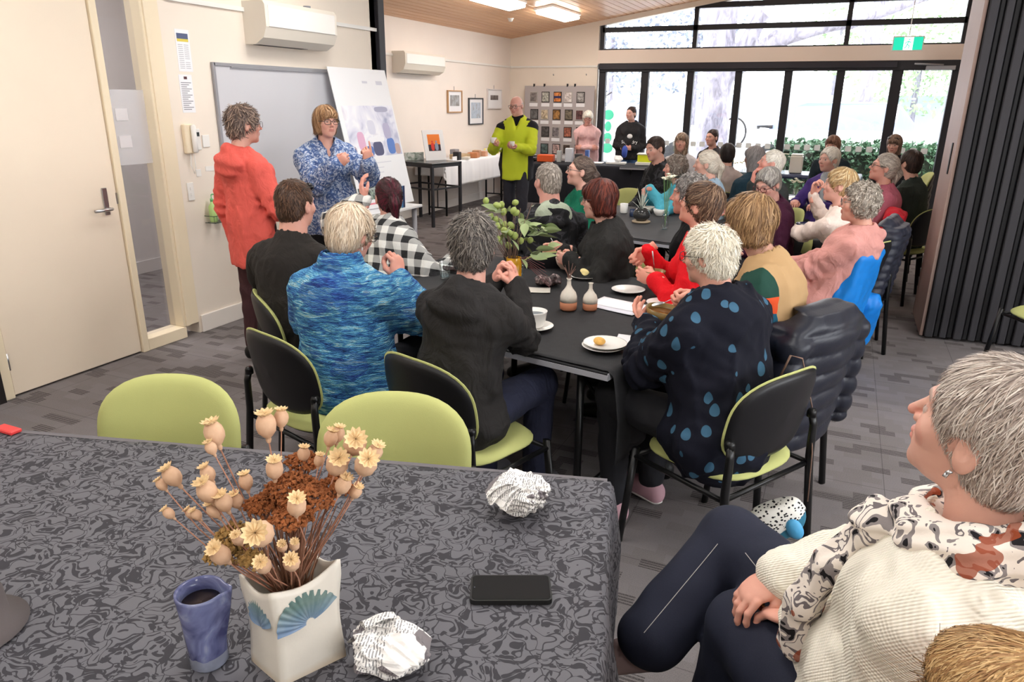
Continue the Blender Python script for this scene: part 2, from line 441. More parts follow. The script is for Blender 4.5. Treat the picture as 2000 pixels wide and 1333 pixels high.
def person(label, head, by, hy=None, hp=0, hr=0, pose='sit', lean=.06, side=0., w=1.0, male=False, group=None,
           skin=(.84, .63, .54), hair=('short', [(.5, .45, .4)]), hv=.012, hl=None, nstr=None, lift=1.0, hs=.955, ch=None, nbk=0., sole=None,
           top=None, topname='sweater', loose=.014, sleeve='long', collar=.066, hood=None, vneck=0, cape=None, hem=None,
           legs=None, legmat=None, shoes=None, glasses=None, hands=None, seat=.46, depth=None, extra=None, puff=0, foldamp=.0065, knees=None, ankles=None, flare=0, wide_sh=1.0, sz=1.0, hair_extra=None, armr=1.0, walk=0, wk=None, wa=None, shades=None, legw=1.0, htop=None, comb=.35, earz=1.0):
    hc = V3(*head); by = R(by); hy = by if hy is None else R(hy)
    depth = depth or float(np.dot(hc-V3(0, 0, 1.68), fw)); far = depth > 5.5
    F = rz3(by)@V3(0, 1, 0); Rr = rz3(by)@V3(1, 0, 0)
    org = hc-F*lean-Rr*side; org[2] = 0
    root = thing('person', label, 'person', org, by, group)
    inv = rz3(-by); H = inv@(hc-org); loc = lambda p: inv@(V3(*p)-org)
    HM = rz3(hy-by)@rx3(R(hp))@ry3(R(hr))        # head orientation in the person's frame
    P = V3(0, 0, seat+.105) if pose == 'sit' else V3(0, 0, .6*H[2])
    NB = H+HM@V3(0, -.035, -.09)*hs+V3(0, -.015-nbk, -.075)
    U = NB-P; TL = np.linalg.norm(U); U /= TL
    FV = V3(0, 1, 0)-U*U[1]; FV /= np.linalg.norm(FV)
    bk = -.02 if pose == 'sit' else 0.0
    WA = P+U*TL*.36+FV*(bk); CH = P+U*TL*.72+FV*(bk+.005)
    sh = (.178 if male else .158)*wide_sh*(.5+.5*w); SC = NB-U*.082
    SL, SR = SC-V3(sh, 0, 0)+FV*.005, SC+V3(sh, 0, 0)+FV*.005
    hnd = dict(hands or {}); arms = {}
    ua, fa = (.285, .255) if male else (.265, .235)
    for k, S, sg in (('L', SL, -1), ('R', SR, 1)):
        hd = hnd.get(k, 'lap' if pose == 'sit' else 'down')
        if isinstance(hd, str):
            if hd == 'lap': hd = dict(p=V3(sg*.07, .28, seat+.22), n=(0, 0, -1), a=(-sg*.4, 1, 0), loc=1)
            elif hd == 'table': hd = dict(p=V3(sg*.12, .36, .80), n=(0, 0, -1), a=(-sg*.4, 1, 0), loc=1)
            elif hd == 'down': hd = dict(p=V3(sg*(sh+.07), .03, SC[2]-.50), n=(-sg, 0, 0), a=(0, .1, -1), loc=1)
            elif hd == 'belly': hd = dict(p=V3(sg*.07, .2, SC[2]-.30), n=(0, -1, 0), a=(-sg, .25, .1), loc=1)
            elif hd == 'fold': hd = dict(p=V3(-sg*.07, .2, SC[2]-.24), n=(0, -1, 0), a=(-sg, .1, .0), loc=1)
        hd = dict(hd); T = V3(*hd['p']) if hd.get('loc') else loc(hd['p'])
        pole = hd.get('pole', (sg*.55, -.35, -1)); E, T = ik(S, T, ua, fa, pole)
        a = hd.get('a'); a = (T-E) if a is None else (V3(*a) if hd.get('loc') else inv@V3(*a))
        n = hd.get('n', (0, 0, -1)); n = V3(*n) if hd.get('loc') else inv@V3(*n)
        arms[k] = (S, E, T, a/np.linalg.norm(a), n, hd.get('curl', .6), hd.get('point', 0), sg)
    # -------- skin: head, neck and chest finely, the rest of the figure as a lean core inside the clothes
    hf = .0026 if depth < 1.9 else .0042 if depth < 3.2 else .0048 if depth < 5 else .0062 if depth < 8 else .0075
    Hi = H.astype(np.float32); HMf = HM.astype(np.float32)
    NBf = NB.astype(np.float32)
    def tors(p, t, ww=w):
        d = ecap(p, P+V3(0, 0, -.01), WA, .160*ww+t, .130*ww+t, FV, .74+.0*t)
        d = smin(d, ecap(p, WA, CH, .130*ww+t, .150*(.5+.5*ww)+t, FV, .70), .04)
        d = smin(d, capsule(p, SL*.82+SR*.18, SR*.82+SL*.18, .048+t), .05)
        for S_ in (SL, SR): d = smin(d, capsule(p, NB-U*.012, S_-(S_-SC)*.12+U*.004, .046+t, .034+t), .035)
        if not male:
            for s_ in (-1, 1): d = smin(d, vl(p-(CH+FV*(.075+.02*(w-1))+V3(s_*.068, 0, -.01)).astype(np.float32))-(.058*(.6+.4*ww)+t), .04)
        if ww > 1.15: d = smin(d, ellip(p, WA+FV*.06, (.15*ww, .10*ww+t, .12)), .05)
        return d
    def fskin(p):
        q = ((p-Hi)@HMf)/hs
        d = head_sdf(q, earz)*hs
        d = smin(d, capsule(p, H+HM@V3(0, -.022, -.055)*hs, NB, .05 if not male else .06, .056 if not male else .066), .022)
        return smin(d, tors(p, -.016), .03)
    lo = np.minimum(H-.135*hs, NB-V3(.1, .1, .13)); hi = np.maximum(H+.135*hs, NB+V3(.1, .1, 0))
    if vneck: lo[2] = min(lo[2], NB[2]-.2)
    v, q4 = sdf_geo(fskin, lo, hi, hf)
    lq = ((v-Hi)@HMf)/hs
    skin = tuple(.62*a_+.38*b_ for a_, b_ in zip(skin, (.84, .70, .655))); base = np.array(srgb(skin)); C = np.tile(base, (len(v), 1))
    ax_ = np.abs(lq[:, 0])
    def blend(m, c, k=1.0): C[m] = C[m]*(1-k)+np.array(srgb(c))*k
    blend((vl(np.stack([ax_-.043, lq[:, 1]-.07, lq[:, 2]+.03], 1)) < .024), (.86, .48, .42), .2)
    blend((ax_ < .014) & (lq[:, 1] > .09) & (lq[:, 2] < -.012) & (lq[:, 2] > -.04), (.85, .5, .45), .3)
    blend((ax_ < .021) & (lq[:, 1] > .078) & (lq[:, 2] < -.044) & (lq[:, 2] > -.065), (.72, .38, .36), .6)
    hb = np.array(hair[1][0]); br = tuple(np.clip(hb*.75, 0, 1))
    blend((ax_ > .013) & (ax_ < .048) & (lq[:, 1] > .055) & (np.abs(lq[:, 2]-.029+.12*np.maximum(ax_-.035, 0)) < .0042), br, .75)
    ey = vl(np.stack([ax_-.031, lq[:, 1]-.071, lq[:, 2]-.005], 1)) < .0142
    lid = ey & (lq[:, 2] < .011) & (lq[:, 2] > -.002) & (np.abs(ax_-.031) < .0125) & (lq[:, 1] > .074)
    blend(ey & ~lid & (lq[:, 2] > .0), (.5, .34, .3), .35)
    blend(lid, (.74, .7, .67), .8)
    blend(lid & (np.abs(ax_-.031) < .0055), (.16, .14, .13), .95)
    if hair[0] == 'buzz' or hair[0] == 'bald':
        blend((lq[:, 2] > -.02) & (lq[:, 1] < .0) & (ax_ < .08), tuple(hb), .25)
    parts = [(v, q4, C)]
    core = MB(); c8 = 8
    core.tube([P+V3(0, 0, -.05), P, WA, CH, NB], [.1, .11, .1, .1, .05], 10, flat=.8)
    for k, (S, E, T, a, n, cu, pt, sg) in arms.items():
        core.tube([SC, S, E, T-(T-E)*.06, T+a*.01], [.04, .038, .033, .024, .022], c8)
    # legs
    hx = .088
    if wk: knees = [loc(k_) for k_ in wk]; ankles = [loc(k_) for k_ in wa]
    if pose == 'sit':
        K = knees or [V3(-.13, .43, seat+.10), V3(.13, .43, seat+.10)]; A = ankles or [V3(-.12, .40, .09), V3(.12, .42, .09)]
    else:
        K = knees or [V3(-.09, .02+walk*.1, P[2]*.54), V3(.09, .02-walk*.04, P[2]*.54)]; A = ankles or [V3(-.1, .0+walk*.2, .09), V3(.1, -walk*.18, .09)]
    HP = [P+V3(-hx, 0, -.01), P+V3(hx, 0, -.01)]
    for i in (0, 1): core.tube([HP[i], K[i], A[i]], [.06, .045, .032], c8)
    cv = np.array(core.v); cf = []
    for fq in core.f:
        if len(fq) == 4: cf.append(fq)
        else:
            for j in range(1, len(fq)-1): cf.append([fq[0], fq[j], fq[j+1], fq[j+1]])
    tri = np.array(cf); parts.append((cv, tri, np.tile(base, (len(cv), 1))))
    hh = .0034 if depth < 3.2 else .0042 if depth < 4.4 else .0055 if depth < 7 else .0075
    for k, (S, E, T, a, n, cu, pt, sg) in arms.items():
        if hnd.get('hide'): continue
        hv_, hq = hand_geo(T, a, n, sg, cu, (1.06 if male else .96)*sz, hh, point=pt)
        cc = np.tile(base*np.array([1.02, .9, .88]), (len(hv_), 1)); parts.append((hv_, hq, cc))
    n0 = 0; VV = []; QQ = []; CC = []
    for v_, q_, c_ in parts: VV.append(v_); QQ.append(q_+n0); CC.append(c_); n0 += len(v_)
    VV = np.concatenate(VV); QQ = np.concatenate(QQ); deg = QQ[:, 2] == QQ[:, 3]
    me = np_mesh2('body', VV, QQ[~deg], QQ[deg][:, :3]); set_col(me, np.concatenate(CC))
    link('body', me, skin_mat(), root)
    # -------- hair
    st, hcols = hair[0], np.array([srgb(c) for c in hair[1]])
    def fh(p): return hair_sdf(p, st, hv*.62)
    hb_ = .0035 if depth < 1.9 else .006 if depth < 4 else .008
    zl = -.27 if st == 'long' else -.2
    v, q4 = sdf_geo(fh, (-.14, -.19, zl), (.14, .13, .17), hb_)
    if hair_extra is not None:
        v2, q2 = hair_extra(hb_); q4 = np.concatenate([q4, q2+len(v)]); v = np.concatenate([v, v2])
    NS = nstr or (2600 if depth < 4 else 1300 if depth < 7 else 600)
    if st in ('bald', 'buzz'): NS = int(NS*.6)
    wd = .0042 if depth < 4 else .006 if depth < 7 else .008
    if depth < 1.9: wd = .0016
    Ln = hl or {'short': .05, 'tousled': .05, 'curly': .035, 'bob': .09, 'long': .13, 'tail': .09, 'bun': .08, 'bald': .02, 'buzz': .012}[st]
    sv, sf, scol = strands(fh, st, NS, Ln, wd, hcols, lift, len(label)+int(depth*100), comb=comb, vs=v[:max(1, len(v))].astype(np.float32) if hair_extra is None else v.astype(np.float32)[:len(v)-len(v2)])
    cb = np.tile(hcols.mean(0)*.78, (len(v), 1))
    V_ = np.concatenate([v-0*v, sv])*hs; V_ = V_@HM.T+H
    me = np_mesh('hair', V_, np.concatenate([q4, sf+len(v)])); set_col(me, np.concatenate([cb, scol]))
    link('hair', me, hair_mat(), root)
    # -------- top
    ht = htop if htop else .0065 if depth < 1.9 else .009 if depth < 3.6 else .011 if depth < 6 else .015
    dn = hem if hem is not None else (.10 if pose == 'sit' else .20)
    seed = len(label)+int(depth*10)
    slv = sleeve
    def farm(p, t, r=1.0):
        d = None
        for k, (S, E, T, a, n, cu, pt, sg) in arms.items():
            r = r*armr; T2 = T-(T-E)*.05
            x = smin(capsule(p, S-U*.008, E, .046*r+t, .040*r+t), capsule(p, E, T2 if slv == 'long' else E+(T2-E)*.45, .041*r+t, (.026*r+t) if slv == 'long' else .036*r+t), .02) if slv != 'short' else capsule(p, S, S+(E-S)*.75, .052*r+t, .05*r+t)
            d = x if d is None else np.minimum(d, x)
        return d
    def ftop(p):
        t = loose; d = tors(p, t)
        d = smin(d, farm(p, t*.8), .03)
        if pose == 'sit':
            d = smin(d, ellip(p, P+V3(0, .02, -.02), (.165*w+t, .140*w+t, .09+dn*.3)), .05)
        else:
            d = smin(d, ecap(p, P+V3(0, 0, .05), P+V3(0, 0, .05-dn), .150*w+t+.004, .165*w+t+flare, (0, 1, 0), .76), .04)
            d = smax(d, (P[2]-dn+.03)-p[:, 2], .02)
        if cape is not None:
            for k, (S, E, T, a, n, cu, pt, sg) in arms.items():
                m_ = S+(E-S)*cape['len']; d = smin(d, ecap(p, S, m_+FV*-.0, .07, cape['r'], FV, .8), .06)
            d = smin(d, ecap(p, CH, P+V3(0, 0, cape.get('z', .0)), .17*w, cape['r2'], FV, .76), .06)
        d = d-foldamp*wob(p*np.float32([1, 1, .55]), 46, seed)-foldamp*.35*wob(p, 120, seed+1)
        d = d-foldamp*1.3*(1-np.minimum(1, np.abs(wob(p*np.float32([1, 1, .6]), 26, seed+7))))**4
        for k, (S, E, T, *_r) in arms.items():
            for A_, B_, c0 in ((E, S, .5), (E, T, .6)):
                ab = B_-A_; L_ = np.linalg.norm(ab); hh_ = ((p-A_)@ab/(L_*L_)).astype(np.float32); msk = np.exp(-(hh_/c0)**2)*(capsule(p, A_, B_, .10) < 0)
                d = d-foldamp*.7*msk*np.sin(hh_*L_*105+2.2*np.sin(p@V3(22, 31, 17).astype(np.float32)))
        if puff: d = d-puff*np.abs(np.sin(p[:, 2]*38))
        cutr = capsule(p, NB+V3(0, .0, .0)-U*.01, H+V3(0, 0, .02), collar-.006, collar+.012)
        if hood is not None:
            ring = np.minimum(capsule(p, NB+FV*.06-U*.03, NB+V3(-.085, -.0, -.005), .022), capsule(p, NB+FV*.06-U*.03, NB+V3(.085, 0, -.005), .022))
            bb = smin(ellip(p, NB-FV*.095-U*.055, (.112, .058, .085))+.006*np.sin(p[:, 2]*75+p[:, 0]*14), capsule(p, NB+V3(-.092, 0, -.005), NB-FV*.085+U*.035, .030), .02)
            bb = smin(bb, capsule(p, NB+V3(.092, 0, -.005), NB-FV*.085+U*.035, .030), .02)
            bb = smin(bb, ring, .02)-.003*wob(p, 75, 9)
            d = smin(d, bb, .007)
        elif collar < .075:
            tk = capsule(p, NB-U*.03, NB+U*.012, collar+.012); d = smin(d, tk, .015)
        d = smax(d, -cutr, .006)
        if vneck: d = smax(d, -capsule(p, NB+FV*.09+U*.05, NB+FV*.12-U*vneck, .055, .008), .008)
        return d
    pts = [P, NB, SL, SR]+[x for a_ in arms.values() for x in (a_[1], a_[2])]
    lo, hi = bounds(pts, .24); lo[2] = P[2]-dn-.08 if cape is None else P[2]-.25; hi[2] = max([NB[2]+.1]+[x[2]+.08 for x in pts])
    v, q4 = sdf_geo(ftop, lo, hi, ht)
    me = np_mesh(topname, v, q4); vf = v.astype(np.float32)
    av = [capsule(vf, E+(S-E)*.9, E, .045, .04) for k, (S, E, *_r) in arms.items()]+[capsule(vf, E, T, .04, .03) for k, (S, E, T, *_r) in arms.items()]
    am = np.min(av, 0); tv = tors(vf, 0.); tt_ = np.zeros(len(vf)); z = (am < tv+.028).astype(float)
    best = np.full(len(vf), 9.)
    for k, (S, E, T, *_r) in arms.items():
        for (A_, B_, o0) in ((S, E, 0.), (E, T, .5)):
            dd = capsule(vf, A_, B_, .04); ab = (B_-A_); hh_ = np.clip((vf-A_)@ab/(ab@ab), 0, 1); m_ = dd < best; best[m_] = dd[m_]; tt_[m_] = o0+.5*hh_[m_]
    set_col(me, np.stack([z, tt_, ((vf-P)@U)/TL], 1), 'Zone')
    o = link(topname, me, top, root)
    # -------- trousers and shoes
    lm = legmat or mat('dark trousers', (.09, .09, .11), .8, bump=.2)
    lt = .013
    def fleg(p):
        d = ellip(p, P+V3(0, .0, -.015), (.162*w, .125*w, .10))
        for i in (0, 1):
            d = smin(d, capsule(p, HP[i]+V3(0, .02, 0), K[i], (.078*w+lt*.5)*legw, (.058+lt)*legw), .03)
            k2 = A[i]+(K[i]-A[i])*.06
            d = smin(d, capsule(p, K[i], k2, (.055+lt)*legw, (.042+lt+flare*.4)*legw), .02) if i == 0 else np.minimum(d, smin(capsule(p, K[i], k2, (.055+lt)*legw, (.042+lt+flare*.4)*legw), d, .02))
        return d-.0035*wob(p, 60, seed+3)
    lo, hi = bounds([P, *K, *A, *HP], .13); v, q4 = sdf_geo(fleg, lo, hi, max(ht, .011) if depth > 2 else .008)
    link('trousers', np_mesh('trousers', v, q4), lm, root)
    sm = shoes or mat('black shoe', (.06, .06, .06), .5)
    for i in (0, 1):
        fd = V3(0, 1, 0) if pose == 'stand' or ankles is None else V3(*(extra or {}).get('toe', (0, 1, 0)))
        up = V3(0, 0, 1)
        a0 = A[i]; hl_ = a0-fd*.035-up*.045; to = a0+fd*.165-up*.055
        fs = lambda p: smin(smin(capsule(p, hl_, to, .036, .034), capsule(p, hl_+up*.03, a0+up*.0, .036, .035), .03), capsule(p, a0, to+up*.005, .035, .03), .03) if True else 0
        def fsh(p, g=fs, z=min(hl_[2], to[2])-.028, flat=(abs(fd[2]) < .1)): return np.maximum(g(p), z-p[:, 2]) if flat else g(p)
        lo, hi = bounds([hl_, to, a0], .06); v, q4 = sdf_geo(fsh, lo, hi, .012 if depth < 4 else .016)
        so = link('shoe', np_mesh('shoe', v, q4), sm, root)
        if sole:
            z0 = min(hl_[2], to[2])-.028; v, q4 = sdf_geo(lambda p: np.maximum(fsh(p)-.003, p[:, 2]-z0-.022), lo, hi, .010); link('sole', np_mesh('sole', v, q4), sole, so)
    for gm_, gz, gy, gn in ([(glasses, 0, 0, 'glasses')] if glasses else [])+([(shades, .078, -.03, 'sunglasses')] if shades else []):
        m = MB(); r_ = .0016 if depth < 4.5 else .0022
        for s_ in (-1, 1):
            ring = []
            for k in range(17):
                t = 2*math.pi*k/16; ct, st_ = math.cos(t), math.sin(t)
                ring.append((s_*.033+.025*math.copysign(abs(ct)**.7, ct), .099-.10*abs(s_*.033+.025*ct)**1.6*6*.25, .004+.018*math.copysign(abs(st_)**.7, st_)))
            m.tube(ring, r_, 5, cap=False); m.tube([(s_*.058, .091, .009), (s_*.077, .07, .01), (s_*.08, .0, .008), (s_*.079, -.02, -.005)], r_, 5)
        m.tube([(-.009, .101, .008), (.009, .101, .008)], r_, 5)
        if gn == 'sunglasses':
            for s_ in (-1, 1): m.lathe([(0, 0), (.024, .001), (.024, .003), (0, .004)], 12, c=(0, 0, 0), sy=.75); k_ = len(m.v)-48; m.v[k_:] = [(a+s_*.033, .096-abs(a)*0-c*.5, b+.004) for a, b, c in m.v[k_:]]
        me = m.mesh(gn); vv = np.array([x.co[:] for x in me.vertices])+V3(0, gy, gz); vv = vv*hs@HM.T+H
        me.vertices.foreach_set('co', vv.ravel().astype(np.float32)); me.update()
        link(gn, me, gm_, root, True)
    info = dict(root=root, H=H, HM=HM, P=P, NB=NB, arms=arms, K=K, A=A, U=U, FV=FV, SC=SC, hs=hs, org=org, by=by,
                world=lambda p: rz3(by)@V3(*p)+org)
    PCT[0] += 1
    if ch: cp = org+F*.035; chair(cp[0], cp[1], math.degrees(by), 'green chair under the '+ch, z=seat-.46)
    return info
def np_mesh2(name, v, q, t):
    me = bpy.data.meshes.new(name); nq, nt = len(q), len(t)
    me.vertices.add(len(v)); me.vertices.foreach_set('co', np.ascontiguousarray(v, dtype=np.float32).ravel())
    li = np.concatenate([q.ravel(), t.ravel()]).astype(np.int32); me.loops.add(len(li)); me.loops.foreach_set('vertex_index', li)
    st = np.concatenate([np.arange(0, nq*4, 4), nq*4+np.arange(0, nt*3, 3)]).astype(np.int32)
    me.polygons.add(nq+nt); me.polygons.foreach_set('loop_start', st); me.update(calc_edges=True); me.shade_smooth(); return me
# ---------------------------------------------------------------- room
XW, XF, YP, YW = -4.231, -5.8, 6.32, 12.93
m_wall = mat('cream wall paint', (.93, .885, .83), .7, var=.02, vscale=2, bump=.05)
m_wall2 = mat('white wall paint', (.93, .89, .855), .7, var=.02, vscale=2, bump=.05)
m_trim = mat('cream gloss trim', (.93, .87, .76), .4)
m_black = mat('black frame metal', (.15, .145, .165), .5)
m_white = mat('white plastic', (.92, .91, .89), .4)
m_chrome = mat('brushed steel', (.75, .75, .76), .3, 1.0)
m_grey = mat('grey metal', (.62, .62, .64), .4, .3)
def carpet():
    t = NT('carpet'); co = t.coord(); sp = t.n('ShaderNodeSeparateXYZ'); t.set(sp.inputs[0], co); x, y = sp.outputs[0], sp.outputs[1]
    row = t.math('FLOOR', t.math('DIVIDE', y, .06)); off = t.math('MULTIPLY', t.math('MODULO', row, 3), .043)
    col = t.math('FLOOR', t.math('DIVIDE', t.math('ADD', x, off), .125))
    cb = t.n('ShaderNodeCombineXYZ'); t.set(cb.inputs[0], col); t.set(cb.inputs[1], row)
    wn = t.n('ShaderNodeTexWhiteNoise', noise_dimensions='2D'); t.set(wn.inputs['Vector'], cb.outputs[0]); r = wn.outputs['Value']
    fr = t.math('MODULO', t.math('MULTIPLY', t.math('ADD', y, 100.), 1/.0155), 1.0)
    line = t.math('MULTIPLY', t.math('GREATER_THAN', fr, .42), t.math('GREATER_THAN', r, .80))
    mid = t.math('GREATER_THAN', r, .45)
    big = t.noise(co, 1.2, 2)
    c1 = t.mix(r, srgb((.50, .48, .485)), srgb((.44, .42, .42)))
    c1 = t.mix(t.math('MULTIPLY', mid, .35), c1, srgb((.47, .445, .44)))
    c2 = t.mix(t.math('MULTIPLY', line, .85), c1, srgb((.19, .18, .185)))
    f2 = t.math('MODULO', t.math('MULTIPLY', t.math('ADD', y, 100.), 1/.006), 1.0)
    c2 = t.mix(t.math('MULTIPLY', t.math('GREATER_THAN', f2, .6), .3), c2, srgb((.24, .22, .22)))
    n = t.noise(co, 330, 2); c2 = t.mix(t.math('MULTIPLY', t.math('SUBTRACT', n, .42, clamp=True), 1.8), c2, srgb((.58, .55, .54)))
    # tile joints
    for a in (x, y):
        j = t.math('LESS_THAN', t.math('MODULO', t.math('ADD', a, 100.12), .5), .004); c2 = t.mix(t.math('MULTIPLY', j, .4), c2, srgb((.2, .19, .19)))
    t.base(c2); t.rough(.95); t.put(Specular_IOR_Level=.1)
    t.bump(t.math('ADD', n, t.math('MULTIPLY', f2, .5)), .6, .003); return t.m
m_carpet = carpet()
prop(box_obj('floor', (XF, -3.2, -.1), (4.2, YW, 0), m_carpet), kind='structure')
prop(box_obj('wall_left', (XW-.14, 3.78, 0), (XW, YP+.02, 3.0), m_wall), kind='structure')
prop(box_obj('wall_left', (XW-.14, -3.2, 0), (XW, 2.30, 3.0), m_wall), kind='structure')
prop(box_obj('wall_left', (XW-.14, 2.30, 2.75), (XW, 3.78, 3.0), m_wall), kind='structure')
prop(box_obj('wall_side', (XF-.1, YP-.12, 0), (XW, YP+.02, 3.4), m_wall2), kind='structure')
prop(box_obj('wall_far_left', (XF-.12, YP, 0), (XF, YW+.1, 3.4), m_wall2), kind='structure')
prop(box_obj('wall_back', (XW-.1, -3.3, 0), (4.3, -3.2, 3.0), m_wall), kind='structure')
# right wall of the near room: a wide window low enough to light the tables
wr = 4.2
prop(box_obj('wall_right', (wr, -3.2, 0), (wr+.12, YW, .9), m_wall), kind='structure')
prop(box_obj('wall_right', (wr, -3.2, 2.3), (wr+.12, YW, 4.2), m_wall), kind='structure')
prop(box_obj('wall_right', (wr, -3.2, .9), (wr+.12, -1.8, 2.3), m_wall), kind='structure')
prop(box_obj('wall_right', (wr, 4.4, .9), (wr+.12, YW, 2.3), m_wall), kind='structure')
wn_ = thing('window_2', None, None, kind='structure')
for yy in (-1.8, -.25, 1.3, 2.85, 4.36): box_obj('window_frame', (wr, yy, .9), (wr+.06, yy+.05, 2.3), m_black, wn_)
# near ceiling
m_ceil = mat('white ceiling board', (.93, .92, .90), .8)
prop(box_obj('ceiling_near', (XW-.1, -3.3, 2.98), (4.3, YP+.02, 3.08), m_ceil), kind='structure')
# corridor seen through the door sidelight
m_corr = mat('corridor grey paint', (.80, .785, .79), .7)
prop(box_obj('wall_corridor', (-6.4, .5, 0), (-6.25, 6.2, 3.0), m_corr), kind='structure')
prop(box_obj('wall_corridor_end', (-6.4, 6.1, 0), (XW-.14, 6.2, 3.0), m_corr), kind='structure')
prop(box_obj('wall_corridor_start', (-6.4, .4, 0), (XW-.14, .5, 3.0), m_corr), kind='structure')
prop(box_obj('floor_corridor', (-6.4, .5, -.1), (XF, 6.2, 0), m_carpet), kind='structure')
prop(box_obj('ceiling_corridor', (-6.4, .4, 2.98), (XW-.14, 6.2, 3.08), m_ceil), kind='structure')
prop(box_obj('baseboard_corridor', (-6.25, .5, 0), (-6.235, 6.1, .12), m_corr), kind='structure')
cl = thing('corridor_light', 'slim white ceiling light in the corridor behind the glass', 'light', (-5.4, 3.4, 2.975))
box_obj('diffuser', (-.3, -.6, -.03), (.3, .6, 0), emit('corridor lamp', (1, .98, .95), 16.0), cl)
# skirting boards and picture rails
prop(box_obj('baseboard_left', (XW, 3.80, 0), (XW+.016, YP, .13), mat('white gloss skirting', (.93, .90, .87), .45), bev=.003), kind='structure')
prop(box_obj('baseboard_far_left', (XF, YP+.02, 0), (XF+.016, YW, .13), mat('white gloss skirting', (.93, .90, .87), .45), bev=.003), kind='structure')
prop(box_obj('trim_picture_rail_left', (XW, 3.85, 2.285), (XW+.02, YP, 2.315), m_white), kind='structure')
prop(box_obj('trim_picture_rail_far_left', (XF, YP+.02, 2.24), (XF+.02, YW, 2.27), m_white), kind='structure')
prop(box_obj('trim_picture_rail_far', (XF, YW-.02, 2.24), (-4.13, YW, 2.27), m_white), kind='structure')
# door and its sidelight
dr = thing('door_1', None, None, (XW, 0, 0), kind='structure')
m_door = mat('cream painted door', (.93, .87, .79), .5, var=.015, vscale=3)
box_obj('door_leaf', (-.05, 2.40, .012), (-.004, 3.27, 2.72), m_door, dr, bev=.003)
box_obj('jamb', (-.13, 2.335, 0), (.012, 2.394, 2.75), m_trim, dr, bev=.004)
box_obj('jamb', (-.13, 3.276, 0), (.012, 3.325, 2.75), m_trim, dr, bev=.004)
box_obj('head_jamb', (-.13, 2.31, 2.725), (.012, 3.78, 2.76), m_trim, dr, bev=.004)
h = thing('handle_set', None, None, parent=None) if False else None
hp_ = box_obj('handle_plate', (-.002, 3.165, .96), (.006, 3.20, 1.13), m_chrome, dr, bev=.002)
MB().tube([(.006, 3.183, 1.0), (.05, 3.183, 1.0), (.055, 3.17, 1.0), (.055, 3.06, 1.0)], .010, 10).obj('lever', m_chrome, hp_, True)
box_obj('strike_plate', (-.02, 3.262, 1.02), (-.003, 3.274, 1.09), m_chrome, dr)
for zz in (.22, 1.4, 2.5):
    hg = MB().tube([(.004, 2.397, zz-.05), (.004, 2.397, zz+.05)], .007, 8).obj('hinge', m_chrome, dr, True)
sl = thing('window_1', None, None, (XW, 0, 0), kind='structure')
box_obj('window_frame', (-.13, 3.325, 0), (.008, 3.66, .085), m_trim, sl, bev=.004)
box_obj('window_frame', (-.13, 3.635, .085), (.010, 3.78, 2.75), m_trim, sl, bev=.004)
box_obj('glazing_bead', (-.02, 3.655, .085), (.020, 3.69, 2.75), m_trim, sl, bev=.004)
def glass(name, tint=(1, 1, 1), gl=.06, rough=.0):
    t = NT(name); g = t.n('ShaderNodeBsdfGlossy'); g.inputs['Roughness'].default_value = .02
    tr = t.n('ShaderNodeBsdfTransparent'); tr.inputs[0].default_value = (*tint, 1)
    lw = t.n('ShaderNodeLayerWeight'); lw.inputs['Blend'].default_value = .5; fr = t.n('ShaderNodeMath', operation='MULTIPLY_ADD'); t.set(fr.inputs[0], t.math('POWER', lw.outputs['Facing'], 4.0)); fr.inputs[1].default_value = .7; fr.inputs[2].default_value = .04
    mx = t.n('ShaderNodeMixShader'); t.set(mx.inputs[0], fr.outputs[0]); t.t.links.new(tr.outputs[0], mx.inputs[1]); t.t.links.new(g.outputs[0], mx.inputs[2])
    t.t.links.new(mx.outputs[0], t.out.inputs[0]); return t.m
m_glass = glass('window glass'); m_glass_g = glass('sidelight glass', (.93, .93, .95))
box_obj('pane', (-.075, 3.325, .085), (-.069, 3.636, 2.72), m_glass_g, sl)
m_frost = NT('frosted film')
tr = m_frost.n('ShaderNodeBsdfTransparent'); df = m_frost.b; m_frost.base((.75, .74, .76)); mx = m_frost.n('ShaderNodeMixShader'); mx.inputs[0].default_value = .45
m_frost.t.links.new(tr.outputs[0], mx.inputs[1]); m_frost.t.links.new(df.outputs[0], mx.inputs[2]); m_frost.t.links.new(mx.outputs[0], m_frost.out.inputs[0]); m_frost = m_frost.m
fm_ = MB(); fm_.box((-.067, 3.325, 1.25), (-.065, 3.636, 1.72)); fm_.obj('frosted_film', m_frost, sl)
for i, zz in enumerate((1.36, 1.53)): box_obj('film_square', (-.064, 3.40, zz), (-.062, 3.49, zz+.075), mat('white film', (.86, .85, .86), .6), sl)
# black end post of the folding wall, and a header rail over it
prop(box_obj('trim_black_post', (XW-.02, YP-.04, 0), (XW+.045, YP+.06, 2.98), m_black, bev=.004), kind='structure')
prop(box_obj('ceiling_track', (XW-.05, YP-.06, 2.93), (4.2, YP+.08, 2.985), m_black), kind='structure')
prop(box_obj('trim_dark_post', (XW-.0, 1.95, 0), (XW+.03, 2.33, 2.98), mat('dark curtain', (.13, .11, .11), .8)), kind='structure')
